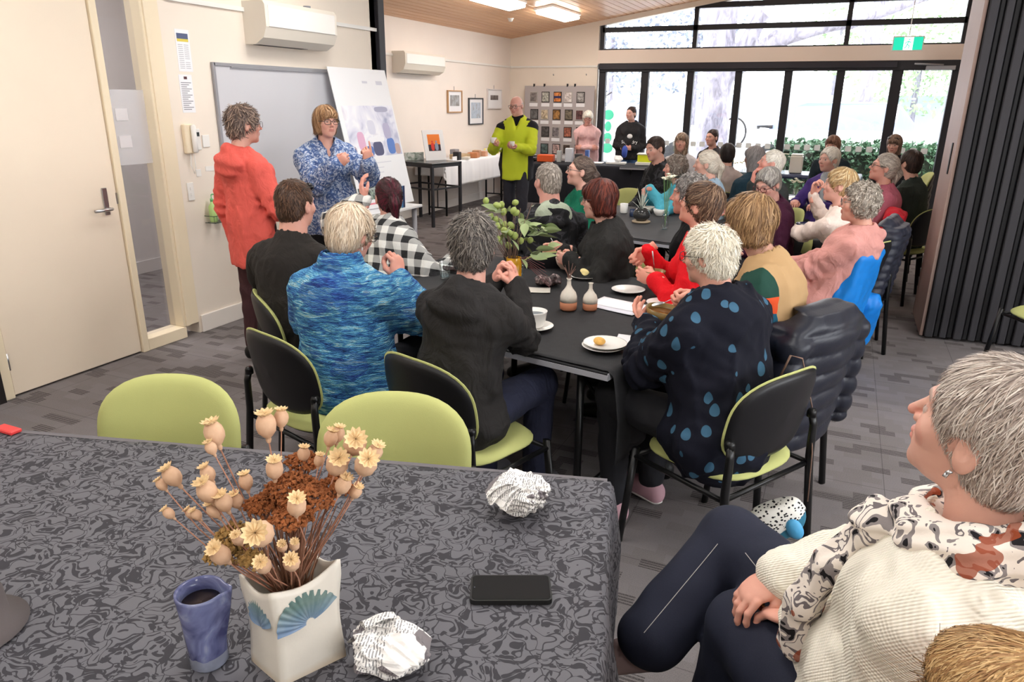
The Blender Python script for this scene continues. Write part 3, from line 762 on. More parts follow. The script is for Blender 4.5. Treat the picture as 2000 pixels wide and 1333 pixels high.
# ---- far wall with its windows
def zc(x): return 2.734+(x+5.794)*.1515 if x < .2 else 2.734+5.994*.1515-(x-.2)*.1515
PX = [(-3.284, .13), (-2.513, .115), (-1.737, .11), (-.973, .12), (-.21, .12), (.575, .15)]
m_pl = m_wall
fw_ = MB(); fw_.box((XF, YW, 0), (-4.13, YW+.2, 3.6)); prop(fw_.obj('wall_far', m_pl), kind='structure')
prop(box_obj('wall_far_header', (-4.13, YW-.02, 2.30), (1.55, YW+.2, 2.515), mat('header paint', (.95, .89, .84), .6)), kind='structure')
g_ = MB()  # gable above the transoms
for x0, x1 in ((-4.13, .2), (.2, 1.42)):
    g_.add([(x0, YW, zc(x0)-.08), (x1, YW, zc(x1)-.08), (x1, YW, zc(x1)+.5), (x0, YW, zc(x0)+.5), (x0, YW+.2, zc(x0)-.08), (x1, YW+.2, zc(x1)-.08), (x1, YW+.2, zc(x1)+.5), (x0, YW+.2, zc(x0)+.5)],
           [(0, 1, 2, 3), (7, 6, 5, 4), (0, 4, 5, 1), (3, 2, 6, 7), (0, 3, 7, 4), (1, 5, 6, 2)])
prop(g_.obj('wall_far_gable', m_pl), kind='structure')
prop(box_obj('wall_far_right', (1.42, YW, 0), (4.3, YW+.2, 4.2), m_pl), kind='structure')
bf = thing('window_3', None, None, (0, YW+.05, 0), kind='structure')
box_obj('head_rail', (-4.09, -.09, 2.16), (1.38, .06, 2.30), m_black, bf, bev=.004)
box_obj('blind_pelmet', (-4.09, -.13, 2.20), (.55, -.08, 2.285), mat('dark pelmet', (.17, .16, .19), .5), bf, bev=.004)
box_obj('sill_rail', (-4.09, -.03, 0), (1.38, .06, .09), m_black, bf, bev=.004)
for x, ww in [(-4.04, .12), *PX, (1.33, .09)]: box_obj('mullion', (x-ww/2, -.05, 0), (x+ww/2, .06, 2.2), m_black, bf, bev=.006)
xs = [-4.04]+[p[0] for p in PX]+[1.33]
for a, b in zip(xs[:-1], xs[1:]): box_obj('pane', (a+.03, 0, .05), (b-.03, .006, 2.19), m_glass, bf)
tw = thing('window_4', None, None, (0, YW+.08, 0), kind='structure')
for x in (-4.08, -2.50, -.20, 1.36): box_obj('mullion', (x-.035, -.04, 2.515), (x+.035, .05, zc(x)-.06), m_black, tw)
box_obj('glazing_bar', (-4.08, -.04, 2.80), (1.36, .04, 2.88), m_black, tw)
box_obj('glazing_bar', (-2.5, -.04, 3.13), (1.36, .04, 3.21), m_black, tw)
box_obj('glazing_bar', (-4.08, -.03, 2.515), (1.36, .04, 2.54), m_black, tw)
for a, b in ((-4.08, -2.5), (-2.5, -.2), (-.2, 1.36)):
    v_ = [(a, 0, 2.53), (b, 0, 2.53), (b, 0, zc(b)-.07), (a, 0, zc(a)-.07)]
    MB().add([*v_, *[(x, .006, z) for x, _, z in v_]], [(0, 1, 2, 3), (7, 6, 5, 4), (0, 4, 5, 1), (1, 5, 6, 2), (2, 6, 7, 3), (3, 7, 4, 0)]).obj('pane', m_glass, tw)
# ---- timber ceiling of the far room: tongue-and-groove boards running along the room
t = NT('timber boards'); co = t.coord(scale=(9, .5, 9)); oi = t.n('ShaderNodeObjectInfo'); n = t.noise(co, 2.5, 4, .6, .4)
c = t.ramp(n, [(.3, srgb((.86, .66, .50))), (.7, srgb((.93, .76, .60)))]); t.base(t.mix(t.math('MULTIPLY', oi.outputs['Random'], .45), c, srgb((.80, .58, .42)))); t.rough(.4)
m_tim = t.m
pitch_l = math.atan(.1515); bw = .105; slope_len = 5.994/math.cos(pitch_l); nb = int(slope_len/bw)+1
ce = thing('ceiling_far', None, None, kind='structure')
bm_ = MB(); bm_.box((0, 0, 0), (bw-.007, YW-YP+.2, .02), bev=.003); bme = bm_.mesh('ceiling_board'); bme.materials.append(m_tim)
for sgn, x0 in ((1, -5.794), (-1, 6.194)):
    for i in range(nb):
        x = x0+sgn*i*bw*math.cos(pitch_l)
        if x > 4.2 or abs(i*bw) > slope_len+.05: continue
        o = link('ceiling_board', bme, None, ce); o.location = (x, YP, zc(max(-5.794, min(x, 6.1))) if sgn > 0 else zc(x))
        o.rotation_euler = (0, -pitch_l*1.0, 0) if sgn > 0 else (0, pitch_l-math.pi, 0)
        if sgn < 0: o.location.z += .02
bk = MB(); bk.add([(XF-.3, YP-.02, zc(-5.794)-.02), (.2, YP-.02, zc(.2)+.03), (4.3, YP-.02, zc(4.3)+.03), (XF-.3, YW+.3, zc(-5.794)-.02), (.2, YW+.3, zc(.2)+.03), (4.3, YW+.3, zc(4.3)+.03)], [(0, 1, 4, 3), (1, 2, 5, 4)])
for i in range(len(bk.v)): bk.v[i] = (bk.v[i][0], bk.v[i][1], bk.v[i][2]+.03)
prop(bk.obj('ceiling_lining', mat('dark lining', (.3, .2, .14), .8)), kind='structure')
prop(box_obj('wall_bulkhead', (XF, YP-.02, 3.02), (4.2, YP+.06, 3.75), m_wall2), kind='structure')
# ceiling lamps (far room, in view) and the near room's panels above the frame
m_lamp = emit('lit lamp diffuser', (1, .96, .90), LAMP)
def far_lamp(x, y, lab):
    r_ = thing('ceiling_light', lab, 'ceiling light', (x, y, zc(x)), 0, 'surface ceiling lights'); r_.rotation_euler = (0, -pitch_l, 0)
    box_obj('housing', (-.15, -.62, -.035), (.15, .62, -.001), m_white, r_, bev=.004)
    box_obj('diffuser', (-.13, -.60, -.085), (.13, .60, -.035), m_lamp, r_, bev=.012)
far_lamp(-4.38, 9.35, 'long white ceiling light on the timber ceiling, nearer the left edge')
far_lamp(-4.24, 11.2, 'white ceiling light on the timber ceiling nearest the windows')
for i, (x, y) in enumerate(((-1.6, 8.0), (-1.6, 10.6), (1.2, 9.0))): far_lamp(x, y, 'white ceiling light %s, out of the frame' % ('over the second table', 'by the gable windows', 'over the right-hand tables')[i])
m_lamp2 = emit('lit ceiling panel', (1, .97, .93), LAMP)
for x in (-3.0, -.9, 1.4):
    for y in (-.6, 2.0, 4.6):
        r_ = thing('ceiling_panel_light', 'square recessed ceiling panel light over the %s, %s' % ({-3.0: 'door side', -.9: 'room middle', 1.4: 'right side'}[x], {-.6: 'behind the viewer', 2.0: 'above the near tables', 4.6: 'before the folding wall'}[y]), 'ceiling light', (x, y, 2.98), 0, 'recessed panel lights')
        box_obj('frame', (-.31, -.31, -.012), (.31, .31, -.001), m_white, r_); box_obj('diffuser', (-.29, -.29, -.018), (.29, .29, -.012), m_lamp2, r_)
MB().lathe([(.0, -.05), (.03, -.045), (.035, -.02), (.05, 0)], 16).obj('detector', m_white, thing('smoke_detector', 'small round white smoke detector on the timber ceiling', 'smoke detector', (-4.91, 10.94, zc(-4.91)-.005)), True)
# ---- folded operable wall at the right
ow = thing('folding_wall', 'charcoal fabric folding wall stacked beside its beige end panel', 'room divider', (0, 0, 0))
m_fab = mat('charcoal folding fabric', (.215, .21, .225), .8, bump=.3, bscale=300)
m_fab2 = mat('dark folding edge', (.10, .10, .11), .7)
m_beige = mat('beige pink end panel', (.66, .565, .53), .55, var=.02)
box_obj('end_panel', (.712, 6.04, .015), (.735, 6.72, 2.93), m_beige, ow, bev=.003)
box_obj('pull_handle', (.704, 6.20, 1.20), (.712, 6.24, 1.42), m_black, ow, bev=.002)
x = .74; k = 0
while x < 2.5:
    wd_ = (.055, .03, .045, .035)[k % 4]; y0 = 6.0+(.0, .022, .006, .03)[k % 4]+.12*(x-.74)*.5
    box_obj('leaf', (x, y0, .02), (x+wd_, 6.68, 2.93), m_fab if k % 2 == 0 else m_fab2, ow, bev=.006); x += wd_+.006; k += 1
# ---------------------------------------------------------------- chairs
m_green = mat('olive green upholstery', (.70, .71, .45), .85, var=.04, vscale=5, bump=.25, bscale=500)
m_shell = mat('black plastic shell', (.075, .073, .085), .42, bump=.1, bscale=900)
m_tube = mat('black chair tube', (.05, .05, .055), .35)
def padgrid(hw, hh, front, back, curve, p=3.2, n=48, m=10, tilt=0, dome=.012):
    """closed cushion: outline superellipse in x,z; front/back are y offsets; curve wraps the sides forward"""
    m_ = MB(); rings = []
    def P(r, th, side):
        c, s_ = math.cos(th), math.sin(th)
        rr_ = 1/(abs(c)**p+abs(s_)**p)**(1/p); x = hw*rr_*c*r; z = hh*rr_*s_*r
        e = max(0., 1-r**5)**.5; y = (front if side else back)*(.15+.85*e)+dome*(1-r*r)*(1 if side else -.2)
        return (x, y+curve*(x/hw)**2+tilt*z, z)
    rs = [0.001]+[((i+1)/m)**.75 for i in range(m)]
    G = np.array([[P(r, 2*math.pi*k/n, True) for k in range(n)] for r in rs]+[[P(r, 2*math.pi*k/n, False) for k in range(n)] for r in rs[::-1]])
    m_.grid(G, True); return m_
def make_chair(name='stacking_chair'):
    t = thing(name, 'x', 'chair')
    s = padgrid(.235, .225, .03, -.02, 0.0, 3.0, 40, 8)
    s.v = [(x, z, .445+y-.018*math.exp(-((z+.02)/.15)**2)*(1-(x/.24)**2)+.0*x-.012*max(0, z)/.2) for x, y, z in s.v]; s.f = [f[::-1] for f in s.f]
    s.obj('seat', m_green, t, True)
    u = padgrid(.222, .212, .0, -.016, 0, 3.0, 32, 5, dome=0); u.v = [(x, z, .430+y) for x, y, z in u.v]; u.f = [f[::-1] for f in u.f]; u.obj('seat_shell', m_shell, t, True)
    b = padgrid(.236, .168, .028, .004, .055, 2.9, 48, 9, tilt=-.18)
    b.v = [(x, y-.245, z+.655+.012*(1-(x/.236)**2)) for x, y, z in b.v]; b.obj('backrest', m_green, t, True)
    k = padgrid(.229, .164, .006, -.016, .055, 2.9, 48, 7, tilt=-.18, dome=.0)
    k.v = [(x, y-.247, z+.652+.012*(1-(x/.236)**2)) for x, y, z in k.v]; k.obj('back_shell', m_shell, t, True)
    for sx in (-1, 1):
        MB().tube([(sx*.262, .235, 0), (sx*.245, .19, .43)], .0125, 10, flat=1.4).obj('leg', m_tube, t, True)
        MB().tube([(sx*.262, -.265, 0), (sx*.245, -.225, .43), (sx*.24, -.225, .56), (sx*.233, -.217, .60)], [.0135, .0135, .0125, .012], 10, flat=1.4).obj('leg', m_tube, t, True)
        MB().tube([(sx*.25, .20, .40), (sx*.247, -.22, .40)], .010, 8).obj('seat_rail', m_tube, t, True)
        MB().lathe([(0, 0), (.017, 0), (.017, .02), (.012, .03), (0, .03)], 12, c=(sx*.234, -.215, .588)).obj('arm_cap', m_tube, t, True)
    MB().tube([(-.25, .19, .40), (.25, .19, .40)], .010, 8).obj('cross_rail', m_tube, t, True)
    MB().tube([(-.25, -.22, .40), (.25, -.22, .40)], .010, 8).obj('cross_rail', m_tube, t, True)
    return t
chair0 = make_chair(); used = [0]
def chair(x, y, yw, label, group='green upholstered stacking chairs', z=0):
    o = chair0 if not used[0] else copy_tree(chair0); used[0] = 1
    o.location = (x, y, z); o.rotation_euler = (0, 0, R(yw)); o['label'] = label; o['group'] = group; return o
# ---------------------------------------------------------------- tables and cloths
m_edge = mat('pale table edge', (.62, .62, .65), .35)
m_ttop = mat('dark laminate', (.12, .12, .13), .5)
def table(x, y, rz, L, D, label, z=.725, mt=None, me_=None, group='folding tables', name='folding_table', legx=None):
    t = thing(name, label, 'table', (x, y, 0), R(rz), group); mt = mt or m_ttop
    box_obj('tabletop', (-L/2+.004, -D/2+.004, z-.026), (L/2-.004, D/2-.004, z), mt, t, bev=.003)
    e = MB()
    for a, b in (((-L/2, -D/2, z-.030), (L/2, -D/2+.004, z-.009)), ((-L/2, D/2-.004, z-.025), (L/2, D/2, z-.009)), ((-L/2, -D/2+.004, z-.03), (-L/2+.004, D/2-.004, z-.003)), ((L/2-.004, -D/2+.004, z-.03), (L/2, D/2-.004, z-.003))): e.box(a, b)
    e.obj('edge_band', me_ or m_edge, t)
    lx = legx or L/2-.16
    for sx in (-1, 1):
        for sy in (-1, 1): MB().tube([(sx*lx, sy*(D/2-.09), 0), (sx*lx, sy*(D/2-.09), z-.04)], .016, 10).obj('leg', m_tube, t, True)
        MB().tube([(sx*lx, -(D/2-.09), .12), (sx*lx, D/2-.09, .12)], .011, 8).obj('stretcher', m_tube, t, True)
        MB().tube([(sx*lx, 0, .12), (sx*lx, 0, .40), (sx*(lx-.32), 0, z-.035)], .008, 8).obj('brace', m_chrome if 0 else m_tube, t, True)
        box_obj('apron_rail', (sx*lx-.015, -(D/2-.06), z-.06), (sx*lx+.015, D/2-.06, z-.026), m_tube, t)
    return t
def cloth(name, x, y, rz, L, D, z, drop, label, mt, group=None, h=.03, amp=.018, seed=1, wrinkle=.0015, parent=None):
    """drop: dict x0,x1,y0,y1 -> overhang length"""
    dx0, dx1, dy0, dy1 = [drop.get(k, -.012) for k in ('x0', 'x1', 'y0', 'y1')]
    us = np.arange(-L/2-dx0, L/2+dx1+1e-6, h); vs = np.arange(-D/2-dy0, D/2+dy1+1e-6, h)
    us = np.linspace(-L/2-dx0, L/2+dx1, len(us)+1); vs = np.linspace(-D/2-dy0, D/2+dy1, len(vs)+1)
    U, V = np.meshgrid(us, vs, indexing='ij')
    ex = np.maximum(0, np.abs(U)-L/2); ey = np.maximum(0, np.abs(V)-D/2); sx = np.sign(U); sy = np.sign(V)
    e = np.maximum(ex, ey); along = np.where(ex > ey, V, U)
    g = np.random.default_rng(seed); w_ = sum(np.sin(along*f+g.random()*6)*a for f, a in ((11, .5), (23, .35), (41, .2), (67, .1)))
    out = (.010+amp*(w_+.9))*np.clip(e/.2, 0, 1)**.8+.006*np.clip(e/.02, 0, 1)
    X = np.clip(U, -L/2, L/2)+sx*out*(ex >= ey)*(ex > 0)+sx*.006*(ex > 0); Y = np.clip(V, -D/2, D/2)+sy*out*(ey > ex)*(ey > 0)
    P_ = np.stack([U.ravel(), V.ravel(), 0*U.ravel()], 1).astype(np.float32)
    Z = z+.004+wrinkle*(wob(P_, 14, seed)+.5*wob(P_*np.float32([1, .2, 1]), 60, seed+2)).reshape(U.shape)*(e == 0)-np.maximum(0, e-.006)
    Z = np.where((ex > 0) & (ey > 0), Z-.25*np.minimum(ex, ey), Z)
    o = MB().grid(np.stack([X, Y, Z], -1)).obj(name, mt, None, True); o.location = (x, y, 0); o.rotation_euler = (0, 0, R(rz))
    uvl = o.data.uv_layers.new(name='UVMap'); li = np.zeros(len(o.data.loops), np.int32); o.data.loops.foreach_get('vertex_index', li)
    uvl.data.foreach_set('uv', np.stack([U.ravel()[li], V.ravel()[li]], 1).astype(np.float32).ravel())
    sm_ = o.modifiers.new('s', 'SOLIDIFY'); sm_.thickness = .0015; sm_.offset = 1
    return prop(o, label, 'tablecloth', group)
def m_jacquard():
    t = NT('grey jacquard cloth'); uv = t.coord('UV')
    w1 = t.n('ShaderNodeTexNoise'); t.set(w1.inputs['Vector'], uv); w1.inputs['Scale'].default_value = 17; w1.inputs['Detail'].default_value = 1.2
    dv = t.n('ShaderNodeVectorMath', operation='MULTIPLY_ADD'); t.set(dv.inputs[0], w1.outputs['Color']); dv.inputs[1].default_value = (.12, .12, 0); t.set(dv.inputs[2], uv)
    vo = t.n('ShaderNodeTexVoronoi', feature='DISTANCE_TO_EDGE'); t.set(vo.inputs['Vector'], dv.outputs[0]); vo.inputs['Scale'].default_value = 31; vo.inputs['Randomness'].default_value = .9
    stem = t.math('LESS_THAN', vo.outputs['Distance'], .035)
    v2 = t.n('ShaderNodeTexVoronoi', feature='F1'); mp = t.n('ShaderNodeMapping'); t.set(mp.inputs[0], dv.outputs[0]); mp.inputs['Scale'].default_value = (38, 74, 1); mp.inputs['Rotation'].default_value = (0, 0, .6)
    t.set(v2.inputs['Vector'], mp.outputs[0]); v2.inputs['Scale'].default_value = 1
    leaf = t.math('MULTIPLY', t.math('LESS_THAN', v2.outputs['Distance'], .42), t.math('GREATER_THAN', t.n('ShaderNodeSeparateColor').outputs[0] if 0 else t.math('MULTIPLY', v2.outputs['Color'], 1), .42))
    v3 = t.n('ShaderNodeTexVoronoi', feature='F1'); mp3 = t.n('ShaderNodeMapping'); t.set(mp3.inputs[0], dv.outputs[0]); mp3.inputs['Scale'].default_value = (80, 42, 1); mp3.inputs['Rotation'].default_value = (0, 0, -.4)
    t.set(v3.inputs['Vector'], mp3.outputs[0]); v3.inputs['Scale'].default_value = 1
    leaf2 = t.math('MULTIPLY', t.math('LESS_THAN', v3.outputs['Distance'], .36), t.math('GREATER_THAN', t.math('MULTIPLY', v3.outputs['Color'], 1), .5))
    pat = t.math('MAXIMUM', stem, t.math('MAXIMUM', leaf, leaf2))
    we = t.noise(uv, 900, 2)
    ca = t.mix(t.math('MULTIPLY', we, .5), srgb((.375, .37, .395)), srgb((.32, .315, .335)))
    t.base(t.mix(pat, ca, srgb((.205, .20, .22)))); t.set(t.b.inputs['Roughness'], t.math('MULTIPLY_ADD', pat, .3, .5)); t.put(Specular_IOR_Level=.3)
    t.bump(t.math('ADD', t.math('MULTIPLY', pat, -.4), t.math('MULTIPLY', we, .3)), .35, .002); return t.m
m_jac = m_jacquard()
m_bcloth = mat('black tablecloth', (.135, .135, .145), .75, var=.12, vscale=30, bump=.25, bscale=400)
m_bcloth2 = mat('faded black tablecloth', (.225, .225, .24), .7, var=.1, vscale=20, bump=.25, bscale=400)
m_wcloth = mat('white tablecloth', (.95, .95, .96), .8, bump=.1)
u_, n_ = V3(math.cos(R(15.3)), math.sin(R(15.3)), 0), V3(-math.sin(R(15.3)), math.cos(R(15.3)), 0)
cr_ = V3(-.425, 1.678, 0)-u_*.032-n_*.018
for i in (0, 1):
    c_ = cr_-u_*(.9)-n_*(.375+.75*i); table(c_[0], c_[1], 15.3, 1.8, .75, ('folding table under the grey patterned cloth, on the chairs side', 'folding table under the grey patterned cloth, on the viewer side')[i], z=.722)
    c2_ = c_-u_*1.8; table(c2_[0], c2_[1], 15.3, 1.8, .75, ('folding table continuing the patterned cloth out of frame, far side', 'folding table continuing the patterned cloth out of frame, near side')[i], z=.722)
c_ = cr_-u_*1.62-n_*.75
cloth('tablecloth', c_[0], c_[1], 15.3, 3.24, 1.5, .724, dict(x1=.42, y1=.0, x0=0), 'grey jacquard tablecloth with dark swirling leaves on the front table', m_jac, h=.02, amp=.016, seed=4)
hem_ = MB(); b1 = cr_+n_*.001-u_*3.2; 
hm = box_obj('cloth_hem', (-3.2, .752-.75-.006, .7235), (0, .752-.75+.012, .7285), mat('plain grey hem', (.40, .385, .40), .8)); hm.location = (cr_[0], cr_[1], 0); hm.rotation_euler = (0, 0, R(15.3))
prop(hm, 'plain woven grey hem strip along the far edge of the patterned cloth', 'hem strip')
# table one: two tables under one black cloth
d1, n1 = V3(.9835, -.181, 0), V3(.181, .9835, 0)
def t1(s, n, z=0): return d1*(s-.03)+n1*(n+.02)+V3(0, 0, z)
for i, nn in enumerate((2.605, 3.335)):
    c_ = t1(-1.98, nn); table(c_[0], c_[1], -10.43, 1.8, .73, ('black folding table with pale edge on the chair side of the middle group', 'black folding table on the window side of the middle group')[i])
c_ = t1(-1.98, 2.97)
cloth('tablecloth', c_[0], c_[1], -10.43, 1.8, 1.46, .727, dict(x1=.38), 'black tablecloth under the soup bowls and the tall yellow vase', m_bcloth, seed=8, wrinkle=.0016)
# table two
table(-1.50, 5.58, -14, 1.5, .75, 'folding table with black cloth and glass bowl vase behind the red-haired woman')
table(-1.32, 6.325, -14, 1.5, .75, 'folding table behind it carrying the white cups')
cloth('tablecloth', -1.41, 5.95, -14, 1.5, 1.49, .727, dict(x1=.35), 'faded black tablecloth under the glass bowl vase and white cups', m_bcloth2, seed=12)
# table three near the pink hoodie, four with plates, five with the canister
table(-.27, 6.05, 8, 1.0, .75, 'folding table with black cloth and navy bowl beside the pink hoodie')
cloth('tablecloth', -.27, 6.05, 8, 1.0, .75, .727, dict(y0=.4, x1=.4, x0=.35), 'black tablecloth draped under the navy bowl and pastry', m_bcloth, seed=15)
table(-.25, 8.2, -4, 1.5, .75, 'folding table with plates in front of the woman in purple')
cloth('tablecloth', -.25, 8.2, -4, 1.5, .75, .727, dict(y0=.1, x1=.4, x0=.1), 'blue black tablecloth under plates before the woman in purple', mat('blue black cloth', (.24, .25, .32), .6, bump=.2), seed=16)
table(-.55, 11.35, -3, 1.6, .7, 'folding table with the white canister by the windows')
cloth('tablecloth', -.55, 11.35, -3, 1.6, .7, .727, dict(y0=.06, x1=.3, x0=.3), 'dark blue shiny tablecloth under the white canister by the windows', mat('navy cloth', (.22, .25, .36), .4, bump=.2), seed=17)
table(-1.35, 8.9, 5, 1.3, .7, 'folding table with daffodils behind the white-haired man')
cloth('tablecloth', -1.35, 8.9, 5, 1.3, .7, .727, dict(y0=.3, x1=.3, x0=.3), 'black tablecloth under the teal plate and daffodils', m_bcloth, seed=18)
# long serving bench in front of the display board
for i, x in enumerate((-3.85, -2.4)): table(x, 11.45, 14 if 0 else 8, 1.5, .7, ('serving table with black cloth below the display board', 'serving table with black cloth below the left window panes')[i])
cloth('tablecloth', -3.12, 11.45, 8, 3.0, .7, .727, dict(y0=.62, x1=.5, x0=.5), 'black tablecloth hanging to the floor on the serving tables', mat('deep black cloth', (.09, .095, .13), .8, bump=.2), seed=19, amp=.012)
# tables along the left wall
t = thing('display_table', 'black steel-framed table with a framed picture at the left wall', 'table', (-5.36, 9.05, 0), R(-14))
mb = m_black
box_obj('tabletop', (-.42, -.30, .835), (.42, .30, .86), mat('dark glossy top', (.16, .165, .18), .25), t, bev=.003)
for sx in (-1, 1):
    for sy in (-1, 1): box_obj('leg', (sx*.40-.018, sy*.28-.018, 0), (sx*.40+.018, sy*.28+.018, .835), mb, t)
    box_obj('top_rail', (sx*.40-.012, -.28, .80), (sx*.40+.012, .28, .835), mb, t)
    box_obj('side_rail', (sx*.40-.012, -.28, .50), (sx*.40+.012, .28, .522), mb, t)
for sy in (-1, 1): box_obj('cross_rail', (-.40, sy*.28-.012, .50), (.40, sy*.28+.012, .522), mb, t); box_obj('top_rail', (-.40, sy*.28-.012, .80), (.40, sy*.28+.012, .835), mb, t)
for zz in (.16, .30): MB().tube([(.40, -.31, zz), (.40, -.298, zz)], .012, 8).obj('adjusting_knob', mb, t)
table(-5.52, 10.65, 90, 2.3, .48, 'folding table under the white cloth at the left wall', z=.80)
cloth('tablecloth', -5.52, 10.65, 90, 2.4, .50, .802, dict(y0=.36, x0=.2, x1=.2), 'white tablecloth hanging in front of the craft table by the left wall', m_wcloth, seed=21, amp=.01)
table(-5.40, 12.38, 90, .8, .6, 'low end table behind the man in yellow', z=.72)
# small white table with books and the leaning poster
t = thing('side_table', 'small white table with grey legs under the books, behind the checked poncho', 'table', (-3.94, 5.62, 0))
box_obj('tabletop', (-.26, -.52, .685), (.26, .52, .71), mat('white laminate', (.93, .93, .93), .4), t, bev=.004)
for sx in (-.2, .2):
    for sy in (-.46, .46): MB().tube([(sx, sy, 0), (sx, sy, .685)], .024, 12).obj('leg', m_grey, t, True)
# ---------------------------------------------------------------- chairs in place (occupied ones stand under their sitters)
chair(-1.775, 1.29, 199.7, 'empty green chair across the patterned table, left of the dried poppies')
chair(-1.05, 1.47, 199.7, 'empty green chair across the patterned table, right of the dried poppies')
chair(-1.85, 2.27, -17, 'green chair with black back holding the woman in the blue knitted cape')
chair(-1.19, 2.27, -17, 'green chair with black back holding the person in the charcoal hoodie')
chair(-.28, 2.58, 60, 'green chair with a brown strap over its black back at the table corner')
chair(-2.20, 2.66, -40, 'green chair under the man in the dark polo shirt')
chair(-.24, 3.22, 62, 'green chair hung with the black puffer jacket')
chair(-.07, 4.82, 80, 'green chair hung with the bright blue jacket')
chair(.10, 5.62, 78, 'green chair hung with the navy quilted jacket')
chair(.14, 6.55, 92, 'chair hung with the red jacket')
chair(-2.02, 7.15, 160, 'pale green empty-backed chair beside the man in camouflage')
for i in range(4): chair(.50, 7.75, 95, ('green stacking chair, lowest of the stack behind the folding wall', 'green stacking chair, second in the stack behind the folding wall', 'green stacking chair, third in the stack behind the folding wall', 'green stacking chair, topmost of the stack behind the folding wall')[i], z=.085*i, group='stacked green chairs')
chair(1.36, 5.30, 120, 'green chair partly in frame at the right edge before the folding wall')
# ---------------------------------------------------------------- wall fittings
m_paper = mat('white paper', (.93, .93, .94), .7); m_ink = mat('grey print', (.55, .55, .58), .8); m_ink2 = mat('pale print', (.72, .72, .75), .8)
def text(name, s, size, loc, rot, mt, parent=None, align='CENTER', ext=.0005):
    c = bpy.data.curves.new(name, 'FONT'); c.body = s; c.size = size; c.extrude = ext; c.align_x = align; c.align_y = 'CENTER'
    o = bpy.data.objects.new(name, c); COL.objects.link(o); dg = bpy.context.evaluated_depsgraph_get()
    me = bpy.data.meshes.new_from_object(o.evaluated_get(dg)); bpy.data.objects.remove(o)
    me.materials.clear(); return link(name, me, mt, parent, loc=loc, rot=rot)
WR = (R(90), 0, R(90))     # faces +X on the left walls
def on_left(name, label, cat, y0, z0, y1, z1, mt, th=.002, x=XW, tilt=0, bev=0, group=None):
    t = thing(name, label, cat, (x, (y0+y1)/2, (z0+z1)/2), 0, group); t.rotation_euler = (tilt, 0, 0)
    w2, h2 = (y1-y0)/2, (z1-z0)/2; box_obj('sheet' if th < .004 else 'body', (0.0005, -w2, -h2), (th, w2, h2), mt, t, bev=bev); return t, w2, h2
t, a, b = on_left('wall_poster', 'laminated notice with a blue and yellow photo strip, upper of the two beside the door', 'notice', 3.895, 1.845, 4.015, 2.115, m_paper)
box_obj('photo_strip', (.0022, -a+.012, b-.06), (.0028, a-.012, b-.025), mat('blue photo', (.33, .37, .50), .4), t); box_obj('title_strip', (.0022, -a+.012, b-.078), (.0028, a-.012, b-.06), mat('yellow strip', (.86, .79, .35), .5), t)
m_ = MB()
for c_ in (0, 1):
    for i in range(13):
        if not (c_ == 1 and 7 < i < 9): m_.box((.0022, -a+.014+c_*.05, b-.10-i*.0125), (.0026, -a+.014+c_*.05+.040, b-.096-i*.0125))
prop(m_.obj('print_lines', m_ink2, t), kind='stuff')
t, a, b = on_left('wall_poster', 'white printed notice with a small dark square at its head, above the intercom', 'notice', 3.882, 1.575, 3.995, 1.825, m_paper)
box_obj('logo_square', (.0022, -.014, b-.03), (.0028, .014, b-.012), mat('dark maroon', (.35, .22, .24), .5), t)
m_ = MB()
for i in range(14): m_.box((.0022, -a+.012, b-.055-i*.0135), (.0026, a-.012-.02*(i % 3), b-.050-i*.0135))
prop(m_.obj('print_lines', m_ink, t), kind='stuff')
t, a, b = on_left('intercom', 'cream wall intercom handset with hanging cord', 'intercom', 3.845, 1.30, 3.93, 1.50, m_trim, .035, bev=.006)
MB().box((.035, .0, -.095), (.065, .04, .095), .01).obj('handset', m_white, t, True)
MB().tube([(.02, .0, -.1), (.02, -.01, -.18), (.02, .012, -.24), (.02, .03, -.2), (.02, .028, -.1)], .003, 6).obj('cord', m_white, t, True)
t, a, b = on_left('remote_control', 'white air conditioner remote in its wall holder with dark screen', 'remote', 3.945, 1.32, 3.99, 1.465, m_white, .024, bev=.004)
box_obj('screen', (.024, -.012, .022), (.0255, .012, .05), mat('lcd', (.25, .27, .27), .3), t)
on_left('wall_plate', 'blank white wall plate right of the remote control', 'wall plate', 4.02, 1.335, 4.085, 1.42, m_white, .008, bev=.002)
on_left('wall_plate', 'small white label below the intercom cord', 'label', 3.93, 1.135, 3.975, 1.185, m_white, .004, bev=.001)
on_left('wall_plate', 'narrow white notice strip above the sanitiser rack', 'label', 4.02, 1.165, 4.12, 1.20, m_white, .003)
t, a, b = on_left('light_switch', 'white light switch plate beside the door frame', 'switch', 3.83, .975, 3.885, 1.10, m_white, .009, bev=.002)
for z in (-.02, .02): box_obj('rocker', (.009, -.006, z-.01), (.013, .006, z+.01), m_white, t)
m_wire = mat('dark green wire', (.15, .25, .2), .4)
t = thing('wire_rack', 'small wire rack with green labelled front on the wall', 'rack', (XW, 4.06, .80))
mm = MB()
for z in (.0, .05): mm.tube([(.0, -.1, z), (.09, -.1, z), (.09, .1, z), (0, .1, z)], .0025, 6)
for k in range(9): mm.tube([(.0, -.1+k*.025, .0), (.09, -.1+k*.025, 0), (.09, -.1+k*.025, .05)], .0015, 5)
mm.obj('wire_frame', m_wire, t, True); box_obj('label_card', (.092, -.005, .005), (.0935, .09, .06), mat('dark green card', (.12, .35, .25), .5), t)
